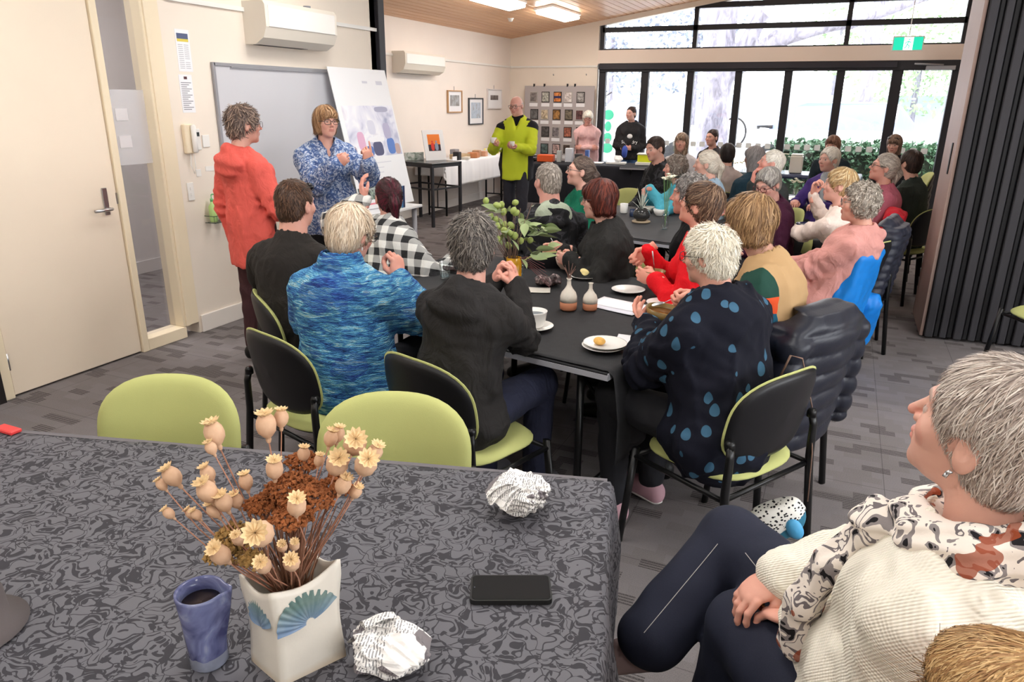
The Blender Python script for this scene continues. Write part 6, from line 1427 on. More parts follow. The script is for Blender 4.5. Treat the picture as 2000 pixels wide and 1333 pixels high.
g_ = padgrid(.035, .04, .004, 0, 0, 2.2, 20, 3); g_.v = [(x_+.05, y_-.052, z_+.165) for x_, y_, z_ in g_.v]; g_.v = [(a, -.1-b, c) for a, b, c in g_.v]; g_.obj('leather_patch', mat('sky blue leather', (.30, .62, .80), .5), t, True)
o_ = MB().tube([(.055, 2.62, .27), (.045, 2.66, .45), (.02, 2.70, .62), (-.035, 2.69, .80), (-.075, 2.66, .815), (-.10, 2.62, .74)], .0065, 8, flat=.4).obj('strap', mat('brown leather strap', (.45, .35, .30), .6), None, True); bpy.context.view_layer.update(); o_.parent = t; o_.matrix_parent_inverse = t.matrix_world.inverted()
# ---------------------------------------------------------------- outside the glass doors
prop(box_obj('ground_outside', (-40, YW+.2, -.15), (40, 70, -.02), mat('pale paving', (.72, .72, .71), .8, var=.1, vscale=.6)), kind='structure')
m_bark = NT('grey bark'); co = m_bark.coord(scale=(1, 1, .35)); n = m_bark.noise(co, 7, 5, .65, 1.0); m_bark.base(m_bark.ramp(n, [(.35, srgb((.36, .35, .39))), (.6, srgb((.52, .51, .56)))])); m_bark.bump(n, .8, .03); m_bark.rough(.9); m_bark = m_bark.m
def tree_trunk(x, y, r, hh, lab, brs, seed):
    t = thing('tree', lab, 'tree', (x, y, -.05))
    def f(p):
        d = capsule(p, (0, 0, 0), (.05, 0, hh), r, r*.8); d = smin(d, capsule(p, (0, 0, -.1), (0, 0, .5), r*1.4, r*.9), .25)
        for a, b, ra, rb in brs: d = smin(d, capsule(p, a, b, ra, rb), .12)
        return d-.02*wob(p, 6, seed)
    pts = [(0, 0, 0), (0, 0, hh)]+[q for b in brs for q in b[:2]]; lo, hi = bounds(pts, r+.4); lo[2] = 0
    sdf_obj('trunk', f, lo, hi, .05, m_bark, t); return t
tA = tree_trunk(-2.83, 17.5, .36, 4.2, 'big grey tree trunk with low arching branches outside the glass doors', [((0, 0, 2.2), (1.2, .2, 3.05), .24, .17), ((1.2, .2, 3.05), (2.6, .3, 3.35), .17, .12), ((2.6, .3, 3.35), (4.6, .6, 4.0), .12, .07), ((0, 0, 2.6), (-.5, .2, 4.4), .26, .18), ((.4, 0, 2.6), (1.2, -.1, 4.2), .2, .12)], 1)
tB = tree_trunk(.33, 24, .22, 6, 'slimmer grey tree trunk outside the right-hand doors', [((0, 0, 3), (-.9, 0, 5), .12, .06)], 2)
def foliage(x, y, z, rx, rz, n, col, lab, seed, name='tree', s=.12, dens_trunk=True):
    t = thing(name, lab, 'tree' if name == 'tree' else 'hedge', (x, y, 0)); g = np.random.default_rng(seed)
    d = g.normal(size=(n, 3)); d /= np.linalg.norm(d, axis=1)[:, None]; r = g.random(n)**.45; c = d*r[:, None]*np.array([rx, rx*.7, rz])+np.array([0, 0, z])
    a = g.normal(size=(n, 3)); a /= np.linalg.norm(a, axis=1)[:, None]; b = np.cross(a, g.normal(size=(n, 3))); b /= np.linalg.norm(b, axis=1)[:, None]; sz = s*(.5+g.random(n))[:, None]
    V = np.stack([c-a*sz, c+b*sz*.5, c+a*sz, c-b*sz*.5], 1).reshape(-1, 3); prop(link('leaves', np_mesh('leaves', V, np.arange(n*4).reshape(-1, 4)), col, t, False), kind='stuff')
    if dens_trunk: MB().tube([(0, 0, 0), (0, 0, z)], [.14, .08], 8).obj('trunk', m_bark, t, True)
    return t
m_fg = mat('soft green leaves', (.55, .64, .50), .7, var=.2, vscale=2); m_fb = mat('blue grey leaves', (.45, .48, .54), .7, var=.2, vscale=2)
for i, (x, y, z, rx, rz, n, m_) in enumerate(((-9.0, 30, 4.0, 3.2, 2.8, 1500, m_fb), (-6.2, 33, 4.4, 2.6, 2.6, 900, m_fb), (2.2, 33, 3.4, 3.4, 2.2, 2200, m_fg), (5.2, 30, 3.6, 3.2, 2.4, 1600, m_fg), (-.8, 36, 4.8, 3.0, 2.2, 700, m_fg), (-13, 34, 4, 3.4, 3, 1000, m_fb))):
    foliage(x, y, z, rx, rz, n, m_, ('bluish leafy tree behind the left door pane', 'second bluish tree just right of the first', 'soft green tree behind the right-hand doors', 'green tree at the far right of the doors', 'sparse green tree behind the middle doors', 'bluish tree at the far left outside')[i], 40+i)
mh = mat('hedge leaves', (.30, .43, .33), .5, var=.35, vscale=9)
t = thing('hedge', 'low leafy green hedge right outside the right-hand doors', 'hedge', (.3, 14.75, 0)); g = np.random.default_rng(77); n = 9000
c = np.stack([g.uniform(-1.5, 1.9, n), g.uniform(-.35, .35, n), 1.02*g.random(n)**.6], 1)+g.normal(size=(n, 3))*.03; a = g.normal(size=(n, 3)); a /= np.linalg.norm(a, axis=1)[:, None]; b = np.cross(a, g.normal(size=(n, 3))); b /= np.linalg.norm(b, axis=1)[:, None]; sz = .045*(.6+.8*g.random(n))[:, None]
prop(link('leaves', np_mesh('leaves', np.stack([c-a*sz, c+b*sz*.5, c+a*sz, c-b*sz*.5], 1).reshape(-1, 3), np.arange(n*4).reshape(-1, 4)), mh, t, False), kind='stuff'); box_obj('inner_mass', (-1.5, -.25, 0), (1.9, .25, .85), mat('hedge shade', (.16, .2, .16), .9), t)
m_carw = mat('white car paint', (.9, .9, .92), .2); m_carg = mat('car glass', (.45, .50, .62), .1); m_tyre = mat('tyre', (.12, .12, .13), .7)
def car(x, y, rz, lab, paint, hgt=1.75):
    t = thing('car', lab, 'car', (x, y, -.02), R(rz)); L = 2.25
    prof = [(-L, .35), (-L, .95), (-L+.12, 1.08), (-1.55, 1.16), (-.95, hgt*.97), (.9, hgt), (1.7, 1.12), (L-.05, 1.02), (L, .5), (L-.1, .3)]
    for nm, w_, pr, mt in (('body', .88, [(-L, .32), (-L, .98), (-L+.1, 1.08), (L-.15, 1.06), (L, .9), (L, .32)], paint), ('cabin', .76, [(-1.95, 1.04), (-1.45, hgt-.06), (-1.3, hgt), (.7, hgt), (.95, hgt-.08), (1.55, 1.04)], m_carg)):
        n_ = len(pr); MB().add([(px_, s_*w_*(1 if pz < 1.2 else .86), pz) for s_ in (-1, 1) for px_, pz in pr], [tuple(range(n_)), tuple(range(n_, 2*n_))[::-1]]+[(i, n_+i, n_+(i+1) % n_, (i+1) % n_) for i in range(n_)]).obj(nm, mt, t)
    box_obj('roof', (-1.32, -.64, hgt-.01), (.72, .64, hgt+.03), paint, t, bev=.02)
    for px_ in (-1.35, .0, 1.0):
        for s_ in (-1, 1): o = box_obj('pillar', (px_-.04, s_*.70-.02, 1.04), (px_+.04, s_*.70+.02, hgt), paint, t)
    for wx in (-1.4, 1.4):
        for s_ in (-1, 1):
            o = MB().lathe([(0, -.1), (.2, -.1), (.33, -.09), (.35, -.05), (.35, .05), (.33, .09), (.2, .1), (0, .1)], 24).obj('wheel', m_tyre, t, True, loc=(wx, s_*.84, .35), rot=(R(90), 0, 0)); MB().lathe([(0, -.105), (.19, -.105), (.2, -.1)], 16).obj('hub_cap', m_grey, o, True)
    for s_ in (-.6, .6): box_obj('lamp', (L-.01, s_-.14, .72), (L+.02, s_+.14, .86), mat('tail lamp', (.8, .3, .3), .3), t)
    return t
car(-5.6, 21, 4, 'white parked car with dark windows, outside the second door pane', m_carw, 1.5); car(-9.6, 21.5, 2, 'dark blue parked car outside the leftmost pane', mat('blue car', (.2, .24, .36), .2), 1.45)
car(-.3, 21.0, 178, 'white parked car with its wheel behind the middle doors', m_carw, 1.7); t = car(4.9, 22, 0, 'white parked car behind the hedge at the right', m_carw, 1.55)
t = thing('spare_wheel', 'white covered spare wheel on the back of a parked four wheel drive', 'wheel', (-2.65, 20.0, .95)); MB().lathe([(0, -.1), (.33, -.1), (.36, 0), (.33, .1), (0, .1)], 28).obj('wheel_cover', m_carw, t, True, rot=(R(90), 0, R(20))); MB().tube([(.3*math.cos(a*.2618), -.11, .36*math.sin(a*.2618)) for a in range(25)], .025, 6).obj('rim', m_tyre, t, True)
MB().tube([(.55, .3, -.45), (.55, .3, .15), (.9, .3, .15)], .05, 6).obj('bracket', m_tyre, t, True)
t = thing('banner_sign', 'white and teal banner sign standing outside the leftmost pane', 'sign', (-4.25, 14.6, 0))
g_ = padgrid(.26, .62, .01, -.01, 0, 2.4, 28, 4, dome=.0); g_.v = [(a, b, c+1.1) for a, b, c in g_.v]; g_.obj('banner_panel', mat('banner white', (.9, .9, .9), .5), t, True); MB().tube([(-.24, 0, 0), (-.26, 0, 1.75), (-.1, 0, 1.85)], .014, 6).obj('pole', m_black, t, True)
for zz, ww in ((1.42, .11), (1.2, .07), (.98, .09), (.78, .12)):
    g_ = padgrid(ww, .10, .004, 0, 0, 2.0, 18, 2, dome=0); g_.v = [(a-.14, -.012-b, c+zz) for a, b, c in g_.v]; g_.obj('teal_mark', mat('teal print', (.10, .52, .40), .5), t)
prop(MB().box((-10, 34, 0), (12, 34.1, 2.0)).obj('fence_outside', mat('blue grey fence', (.60, .64, .70), .7)), kind='structure')
md_ = mat('white glass dot', (.93, .95, .95), .5); dm = rr_box(.045, .042, 0, .002, .015, 3).mesh('glass_dot'); dm.materials.append(md_)
for i in range(34):
    x = -3.9+i*.152
    if min(abs(x-p_[0]) for p_ in PX) < .085: continue
    o = bpy.data.objects.new('glass_dot', dm); COL.objects.link(o); o.parent = bf; o.location = (x, -.001, 1.0); o.rotation_euler = (R(90), 0, 0)
# ---------------------------------------------------------------- everyone in the room
def pat(name, fn, rough=.8, bump=.2, bscale=300):
    t = NT(name); co = t.coord(); c = fn(t, co); t.base(c); t.rough(rough); t.put(Specular_IOR_Level=.2)
    if bump: t.bump(t.noise(co, bscale, 2), bump, .002)
    return t.m
def cl(name, c, rough=.85, var=.07, bump=.3, bs=260):
    if ('cl', name) in MATS: return MATS[('cl', name)]
    t = NT(name); co = t.coord(); c = srgb(c); n = t.noise(co, 14, 3); t.base(t.ramp(n, [(.3, tuple(x*(1-var) for x in c)), (.7, tuple(min(1, x*(1+var)) for x in c))])); t.rough(rough); t.put(Specular_IOR_Level=.2)
    mp = t.n('ShaderNodeMapping'); t.set(mp.inputs[0], co); mp.inputs['Scale'].default_value = (1, 1, .6); mp.inputs['Rotation'].default_value = (.3, .2, 0)
    t.bump(t.math('ADD', t.noise(mp.outputs[0], 17, 3, .5, 1.2), t.math('MULTIPLY', t.noise(co, bs, 2), .05)), .55, .022); MATS[('cl', name)] = t.m; return t.m
def f_cape(t, co):
    m_ = t.n('ShaderNodeMapping'); t.set(m_.inputs[0], co); m_.inputs['Scale'].default_value = (9, 9, 55); n = t.noise(m_.outputs[0], 1.3, 4, .65, .8); n2 = t.noise(co, 5, 2)
    c = t.ramp(n, [(.28, srgb((.09, .17, .34))), (.40, srgb((.17, .36, .62))), (.49, srgb((.27, .54, .76))), (.57, srgb((.42, .70, .84))), (.66, srgb((.70, .85, .90)))])
    return t.mix(t.math('MULTIPLY', t.math('GREATER_THAN', n2, .56), .4), c, srgb((.16, .22, .62)))
m_cape = NT('blue variegated knit'); co = m_cape.coord(); m_cape.base(f_cape(m_cape, co)); m_cape.rough(.95)
mp = m_cape.n('ShaderNodeMapping'); m_cape.set(mp.inputs[0], co); mp.inputs['Scale'].default_value = (1, 1, 2.2); wv = m_cape.n('ShaderNodeTexWave', wave_type='BANDS', bands_direction='Z'); m_cape.set(wv.inputs['Vector'], mp.outputs[0]); wv.inputs['Scale'].default_value = 26; wv.inputs['Distortion'].default_value = 5; wv.inputs['Detail'].default_value = 2; wv.inputs['Detail Scale'].default_value = 3
m_cape.bump(wv.outputs['Fac'], .8, .008); m_cape = m_cape.m
def f_check(t, co):
    sp = t.n('ShaderNodeSeparateXYZ'); ro = t.n('ShaderNodeMapping'); t.set(ro.inputs[0], co); ro.inputs['Rotation'].default_value = (.3, .15, .5); t.set(sp.inputs[0], ro.outputs[0])
    a = t.math('GREATER_THAN', t.math('MODULO', t.math('ADD', t.math('ADD', sp.outputs[0], t.math('MULTIPLY', sp.outputs[1], .7)), 10.), .085), .0425); b = t.math('GREATER_THAN', t.math('MODULO', t.math('ADD', sp.outputs[2], 10.), .085), .0425)
    s_ = t.math('MULTIPLY', t.math('ADD', a, b), .5); n = t.noise(co, 150, 2)
    return t.mix(t.math('MULTIPLY', n, .15), t.ramp(s_, [(0, srgb((.92, .92, .90))), (.3, srgb((.92, .92, .90))), (.5, srgb((.66, .66, .65))), (.8, srgb((.13, .13, .14))), (1, srgb((.13, .13, .14)))], 'CONSTANT'), srgb((.5, .5, .5)))
def f_blouse(t, co):
    n = t.noise(co, 26, 3, .6, 2.2); v = t.noise(co, 60, 2, .5, 1.5); c = t.ramp(n, [(.42, srgb((.27, .36, .55))), (.5, srgb((.40, .50, .68))), (.56, srgb((.74, .78, .85)))]); return t.mix(t.math('MULTIPLY', t.math('GREATER_THAN', v, .55), .5), c, srgb((.20, .26, .42)))
def f_drops(t, co):
    mp = t.n('ShaderNodeMapping'); t.set(mp.inputs[0], co); mp.inputs['Scale'].default_value = (15.5, 15.5, 10); v = t.n('ShaderNodeTexVoronoi'); t.set(v.inputs['Vector'], mp.outputs[0]); v.inputs['Scale'].default_value = 1; v.inputs['Randomness'].default_value = .75
    sb = t.n('ShaderNodeVectorMath', operation='SUBTRACT'); t.set(sb.inputs[0], mp.outputs[0]); t.t.links.new(v.outputs['Position'], sb.inputs[1]); sp = t.n('ShaderNodeSeparateXYZ'); t.set(sp.inputs[0], sb.outputs[0])
    r2 = t.math('ADD', t.math('POWER', t.math('ABSOLUTE', sp.outputs[0]), 2.), t.math('POWER', t.math('ABSOLUTE', sp.outputs[1]), 2.)); z = sp.outputs[2]
    wdt = t.math('MULTIPLY', t.math('SUBTRACT', .40, z), .60); r = t.math('SQRT', r2)
    ins = t.math('MULTIPLY', t.math('LESS_THAN', t.math('ADD', t.math('POWER', t.math('DIVIDE', r, t.math('MAXIMUM', wdt, .02)), 2.), t.math('POWER', t.math('ABSOLUTE', t.math('DIVIDE', t.math('ADD', z, .02), .38)), 2.)), .8), t.math('LESS_THAN', z, .38))
    return t.mix(ins, srgb((.055, .06, .11)), t.mix(t.math('ADD', z, .5, clamp=True), srgb((.25, .39, .49)), srgb((.14, .29, .38))))
def f_camo(t, co): n = t.noise(co, 14, 2, .5, .6); return t.ramp(n, [(.0, srgb((.10, .10, .11))), (.48, srgb((.17, .17, .18))), (.56, srgb((.25, .25, .27))), (.62, srgb((.12, .12, .13)))], 'CONSTANT')
def zone(t): a = t.n('ShaderNodeAttribute', attribute_name='Zone'); s_ = t.n('ShaderNodeSeparateColor'); t.set(s_.inputs[0], a.outputs['Color']); return s_.outputs
def f_vest(t, co):
    z = zone(t); sp = t.n('ShaderNodeSeparateXYZ'); t.set(sp.inputs[0], co); arm = t.ramp(sp.outputs[2], [(0, srgb((.12, .36, .46))), (.885, srgb((.86, .33, .17))), (.955, srgb((.12, .26, .22)))], 'CONSTANT'); m_ = t.math('MAXIMUM', t.math('GREATER_THAN', z[0], .5), t.math('MULTIPLY', t.math('GREATER_THAN', t.math('ABSOLUTE', sp.outputs[0]), .168), t.math('GREATER_THAN', sp.outputs[2], .78))); return t.mix(m_, srgb((.70, .57, .41)), arm)
def f_yel(t, co):
    z = zone(t); yl = srgb((.80, .85, .22)); bk = srgb((.14, .14, .16)); sp = t.n('ShaderNodeSeparateXYZ'); t.set(sp.inputs[0], co); ax = t.math('ABSOLUTE', sp.outputs[0])
    side = t.math('MULTIPLY', t.math('MULTIPLY', t.math('LESS_THAN', z[0], .5), t.math('GREATER_THAN', ax, .155)), t.math('LESS_THAN', sp.outputs[2], 1.28)); shd = t.math('MULTIPLY', t.math('LESS_THAN', z[1], .07), t.math('GREATER_THAN', z[0], .5))
    yk = t.math('MULTIPLY', t.math('GREATER_THAN', sp.outputs[2], 1.455), t.math('GREATER_THAN', ax, .12)); return t.mix(t.math('MAXIMUM', side, t.math('MAXIMUM', shd, yk)), yl, bk)
def f_scarf(t, co): n = t.noise(co, 24, 2, .5, 1.0); n2 = t.noise(co, 13, 2); c = t.ramp(n, [(.0, srgb((.13, .12, .13))), (.38, srgb((.55, .52, .52))), (.45, srgb((.93, .89, .85))), (.60, srgb((.45, .42, .43))), (.66, srgb((.90, .87, .84)))], 'CONSTANT'); return t.mix(t.math('MULTIPLY', t.math('GREATER_THAN', n2, .62), .85), c, srgb((.62, .30, .18)))
gl_b, gl_c, gl_r = mat('black spectacle frame', (.13, .12, .13), .3), mat('thin grey spectacle frame', (.40, .38, .38), .3, .5), mat('dark red spectacle frame', (.38, .16, .17), .3)
black, dark, char = cl('black knit', (.075, .075, .085)), cl('charcoal jersey', (.15, .142, .14)), cl('dark grey jacket', (.16, .158, .155))
denim, tr_b, tr_m = cl('blue jeans', (.30, .42, .62)), cl('black trousers', (.08, .08, .09)), cl('maroon brown trousers', (.27, .17, .18))
GREY = [(.62, .60, .58), (.72, .70, .67), (.50, .48, .47)]; WHITE = [(.93, .91, .87), (.88, .85, .80), (.96, .94, .90)]; BLOND = [(.80, .68, .52), (.72, .60, .46), (.86, .77, .62)]; BRN = [(.42, .31, .24), (.34, .25, .20), (.52, .40, .30)]; DKB = [(.24, .18, .16), (.18, .14, .13), (.30, .23, .20)]
S = dict
p1 = person('woman standing with her back turned in a coral hooded jacket and dark trousers', (-3.345, 3.52, 1.52), -8, hy=-28, w=.86, hs=.95, pose='stand', hair=('tousled', [(.46, .38, .34), (.62, .53, .47), (.36, .30, .28)]), hv=.016, lift=2.2, hood=1, top=cl('coral jacket', (.86, .37, .33), .7), topname='jacket', loose=.022, hem=.28, legmat=tr_m, glasses=gl_c, lean=.02, skin=(.80, .58, .50), hands=S(R=S(p=V3(.17, .24, .98), a=(-.6, .8, -.3), n=(-1, 0, 0), loc=1), L='down'), legw=1.05)
m_ = MB().tube([p1['NB']+V3(.075, .08, -.03), p1['NB']+V3(.09, .16, -.12), p1['NB']+V3(.11, .165, -.24), p1['NB']+V3(.14, .15, -.31), p1['NB']+V3(.12, .17, -.26)], .006, 6, flat=2).obj('camera_strap', m_black, p1['root'], True)
person('woman with bobbed fair hair speaking, blue patterned blouse and black trousers', (-3.46, 4.46, 1.515), -128, hy=-118, pose='stand', hair=('bob', [(.66, .50, .36), (.56, .42, .30), (.74, .60, .45)]), hv=.014, lift=1.6, top=pat('blue paisley blouse', f_blouse), topname='blouse', loose=.030, vneck=.12, hem=.24, foldamp=.008, legmat=tr_b, glasses=gl_b, skin=(.88, .66, .57), hands=S(R=S(p=(-3.25, 4.27, 1.24), a=(.6, .1, .35), n=(-.4, .6, 0), curl=1.2), L=S(p=(-3.07, 4.40, 1.25), a=(.1, -.3, 1), n=(-.6, .4, 0), curl=1.15, point=1)), armr=1.15)
p3 = person('bald man with glasses in a bright yellow and black jacket walking with cups', (-3.55, 8.09, 1.615), 192, hy=178, hp=-8, pose='stand', male=True, hair=('bald', [(.82, .80, .78)]), top=pat('yellow black fleece', f_yel, .8), topname='jacket', loose=.028, vneck=.10, hem=.22, legmat=cl('dark walking trousers', (.20, .20, .23)), glasses=gl_c, skin=(.86, .62, .56), hands=S(R=S(p=(-3.67, 7.80, 1.20), a=(.3, -1, 0), n=(.5, 0, .8), curl=.9), L=S(p=(-3.43, 7.80, 1.17), a=(-.3, -1, 0), n=(0, 0, 1), curl=.9)), walk=1, w=1.05, foldamp=.007)
sdf_obj('inner_shirt', lambda p: capsule(p, p3['NB']+V3(0, .01, .02), p3['NB']+V3(0, .06, -.16), .074, .05), *bounds([p3['NB'], p3['NB']+V3(0, .06, -.16)], .1), .01, black, p3['root'])
lathe_thing('tea_cup', 'white cup in the right hand of the man in yellow', 'cup', (-3.66, 7.71, 1.215), cup_prof(.035, .06), m_cer, 'cup_body'); lathe_thing('tea_cup', 'small glass in the left hand of the man in yellow', 'cup', (-3.43, 7.71, 1.19), cup_prof(.03, .05), m_cer2, 'cup_body')
p4 = person('white-haired woman in a pale pink jumper standing with folded arms', (-3.97, 12.02, 1.41), 198, hp=-14, pose='stand', hair=('bob', WHITE), hv=.016, top=cl('pale pink jumper', (.86, .70, .70)), loose=.022, legmat=cl('navy trousers', (.14, .15, .2)), glasses=gl_r, hands=S(L='fold', R='fold'), w=1.05, skin=(.88, .66, .60))
MB().tube([p4['SC']+V3(.12, .02, .05), p4['SC']+V3(.16, .13, -.12), p4['SC']+V3(.17, .14, -.42), p4['SC']+V3(.15, .12, -.6)], .014, 6, flat=.4).obj('bag_strap', mat('brown strap', (.45, .33, .32), .6), p4['root'], True)
p5 = person('dark-haired woman in a black printed sweatshirt and jeans standing at the serving bench', (-3.29, 12.2, 1.485), 190, hy=160, pose='stand', hair=('bun', DKB), hv=.006, top=cl('black sweatshirt', (.17, .165, .175)), topname='sweatshirt', loose=.022, legmat=denim, hands=S(L='belly', R='belly'), w=1.22, hem=.16, skin=(.90, .70, .64))
text('chest_print', 'Superdry', .072, tuple(p5['SC']+V3(0, .185, -.20)), (R(82), 0, R(180)), m_paper, p5['root'], ext=.002)
sdf_obj('chest_emblem', lambda p: ellip(p, p5['SC']+V3(0, .165, -.11), (.045, .02, .04)), *bounds([p5['SC']+V3(0, .165, -.11)], .08), .008, m_paper, p5['root'])
sdf_obj('blue_glove', lambda p: ellip(p, p5['arms']['R'][2]+V3(-.02, .06, -.05), (.05, .05, .10))-.004*wob(p, 60, 2), *bounds([p5['arms']['R'][2]], .2), .012, mat('blue nitrile glove', (.25, .35, .72), .5), p5['root'])
person('short-haired man seen from behind in a dark polo shirt, sunglasses on his head', (-2.25, 2.64, 1.215), 8, hy=0, male=True, hair=('buzz', [(.30, .21, .16), (.25, .18, .14), (.38, .27, .20)]), hv=.008, hl=.02, nstr=4200, top=cl('dark olive brown shirt', (.165, .15, .14)), topname='polo_shirt', sleeve='half', w=1.12, shades=gl_b, hands=S(L='table', R='table'), skin=(.83, .58, .50), lean=.10, seat=.44)
p7 = person('woman with short fair hair wearing a blue variegated knitted cape', (-1.77, 2.39, 1.16), 12, hy=-8, hp=-16, hair=('short', [(.87, .79, .69), (.78, .69, .59), (.92, .86, .78)]), hv=.022, lift=1.6, hl=.07, nstr=4000, top=m_cape, topname='knitted_cape', cape=S(len=.55, r=.095, r2=.215, z=-.02), loose=.026, foldamp=.007, hem=.16, glasses=gl_b, hands=S(R=S(p=(-1.60, 2.46, .985), a=(-.1, .1, 1), n=(-1, .2, 0), curl=1.15, pole=(.25, .0, -1)), L='table'), skin=(.84, .60, .52), lean=.09)
S_, E_, T_ = p7['arms']['R'][:3]
sdf_obj('sleeve', lambda p: smin(capsule(p, S_, E_, .055, .05), capsule(p, E_, T_-(T_-E_)*.12, .05, .036), .02)-.003*np.sin(p[:, 2]*160), *bounds([S_, E_, T_], .09), .008, cl('navy sleeve', (.17, .20, .30)), p7['root'])
sdf_obj('cowl_collar', lambda p: np.maximum(capsule(p, p7['NB']+V3(0, 0, -.03), p7['NB']+V3(0, -.005, .035), .104, .094), -capsule(p, p7['NB'], p7['NB']+V3(0, 0, .1), .068, .07)), *bounds([p7['NB']], .14), .007, m_cape, p7['root'])
MB().tube([p7['H']+p7['HM']@V3(.079, -.01, -.045), p7['H']+p7['HM']@V3(.08, -.01, -.058)], .004, 8).obj('earring', m_chrome, p7['root'])
p8 = person('woman with dark red ponytail in a black and white checked poncho', (-2.40, 3.62, 1.13), -22, ch='checked poncho', hy=48, hair=('tail', [(.24, .12, .14), (.18, .09, .10), (.36, .12, .18)]), hv=.010, hl=.10, top=pat('buffalo check', f_check, .95, .5, 200), topname='poncho', cape=S(len=.8, r=.10, r2=.20, z=0), loose=.03, foldamp=.009, hands=S(R=S(p=(-2.03, 3.75, .775), a=(1, .1, 0), n=(0, 0, -1), curl=.3), L=S(p=(-2.50, 3.52, 1.13), a=(-.3, .1, 1), n=(.5, .5, 0), curl=.5)), skin=(.86, .62, .55), lean=.13)
p9 = person('grey-haired person with clasped hands in a charcoal hooded top', (-1.185, 2.325, 1.175), -5, hy=18, hp=-4, hair=('tousled', [(.36, .33, .31), (.50, .47, .44), (.28, .26, .25)]), hv=.016, lift=1.8, hl=.06, nstr=4500, hood=1, top=dark, topname='hooded_top', loose=.020, foldamp=.007, male=False, w=1.0, wide_sh=1.02, hands=S(R=S(p=(-1.135, 2.60, .97), a=(-.3, .1, 1), n=(-1, 0, .2), curl=1.1, pole=(.25, .1, -1)), L=S(p=(-1.23, 2.60, .98), a=(.45, .1, .9), n=(1, .1, 0), curl=1.0, pole=(-.25, .1, -1))), legmat=cl('dark jeans', (.16, .17, .24)), lean=.12, shoes=mat('grey trainers', (.50, .50, .52), .7), sole=m_white, skin=(.84, .60, .52))
p10 = person('grey-haired man seen from behind, camouflage jacket with a pale green hood', (-1.64, 4.23, 1.205), 35, ch='man in camouflage with the pale hood', hy=52, male=True, hair=('short', [(.62, .58, .54), (.72, .68, .64), (.52, .48, .45)]), hv=.006, hl=.025, top=pat('dark camouflage', f_camo), topname='jacket', hood=1, w=1.1, lean=.08, hands=S(L='lap', R='lap'), skin=(.85, .58, .52))
sdf_obj('hood', lambda p: smin(ellip(p, p10['NB']-p10['FV']*.085-p10['U']*.03, (.118, .06, .085)), np.minimum(capsule(p, p10['NB']+V3(-.09, 0, -.005), p10['NB']-p10['FV']*.065+p10['U']*.03, .034), capsule(p, p10['NB']+V3(.09, 0, -.005), p10['NB']-p10['FV']*.065+p10['U']*.03, .034)), .03)-.004*wob(p, 60, 3), *bounds([p10['NB']], .22), .010, cl('sage green hood', (.66, .70, .62)), p10['root'])
person('woman in a green jumper with a greying ponytail and glasses looking left', (-1.81, 5.34, 1.17), 140, ch='woman in the green jumper', hy=115, hp=8, hair=('tail', [(.38, .31, .28), (.48, .42, .38), (.30, .25, .23)]), hv=.008, top=cl('emerald green jumper', (.07, .40, .30)), glasses=gl_c, w=1.2, hands=S(L='lap', R='lap'), skin=(.90, .68, .60), seat=.44)
person('woman with a dark red bob in a dark grey jacket eating soup', (-1.24, 4.01, 1.145), 112, ch='woman with the dark red bob', hy=92, hp=-4, hair=('bob', [(.36, .17, .14), (.27, .13, .11), (.46, .22, .17)]), hv=.018, lift=1.4, hl=.10, top=char, topname='jacket', loose=.03, foldamp=.009, w=1.15, glasses=gl_c, hands=S(L=S(p=(-1.33, 3.84, .82), n=(-.3, .9, 0), a=(-.9, .2, 0), curl=.6), R=S(p=(-1.45, 4.02, .84), n=(.3, -.9, 0), a=(-.9, -.3, 0), curl=.6)), lean=.10, seat=.43, skin=(.90, .70, .62))
spoon((-1.42, 3.90, .81), (R(60), 0, R(140)), 'steel spoon standing in the pink speckled bowl')
p13 = person('woman with short brown hair and glasses in a red jumper stirring soup', (-.62, 3.71, 1.19), 92, ch='woman in the red jumper', hy=82, hp=16, hair=('short', [(.38, .28, .22), (.30, .22, .18), (.56, .45, .36)]), hv=.018, hl=.07, lift=1.8, nstr=4200, top=cl('bright red jumper', (.86, .09, .13)), loose=.022, foldamp=.008, glasses=gl_b, w=1.1, hands=S(L=S(p=(-.79, 3.55, .83), n=(-.5, .8, 0), a=(-1, .3, .1), curl=.6), R=S(p=(-.88, 3.74, .93), n=(0, -1, -.3), a=(-.7, -.4, -.6), curl=1.1)), lean=.05, skin=(.90, .60, .50))
spoon((-.80, 3.61, .83), (R(74), 0, R(160)), 'spoon in the small brown bowl of the woman in red')
person('woman with curly grey hair and a black top, half hidden behind the red jumper', (-.77, 4.21, 1.175), 98, ch='woman with grey curls and black top', hy=98, hair=('curly', [(.50, .47, .46), (.62, .60, .58), (.40, .38, .37)]), hv=.022, top=black, hands=S(L='lap', R='lap'), lean=.05, skin=(.84, .56, .48))
p15 = person('white-haired person in a navy top printed with teal raindrops holding a bowl', (-.385, 2.575, 1.165), 60, hy=76, hp=-6, hs=.87, hair=('tousled', [(.95, .93, .88), (.90, .87, .80), (.86, .82, .74)]), hv=.016, lift=1.7, hl=.06, nstr=5200, top=pat('raindrop print', f_drops, .85), topname='raindrop_top', loose=.032, foldamp=.010, hem=.11, glasses=gl_b, w=1.18, wide_sh=1.0, hands=S(L=S(p=(-.62, 2.72, .84), a=(-.5, .6, .25), n=(.3, .5, .8), curl=.5, pole=(-.2, .5, -1)), R=S(p=(-.455, 2.87, .93), a=(-.8, -.2, .1), n=(0, -.8, -.3), curl=1.1)), lean=.13, armr=1.15, shoes=mat('pink canvas shoe', (.78, .62, .66), .7), skin=(.88, .62, .52), collar=.070, sole=m_white)
a_ = p15['arms']['L']; T_, E_ = a_[2], a_[1]; dA = (T_-E_)/np.linalg.norm(T_-E_)
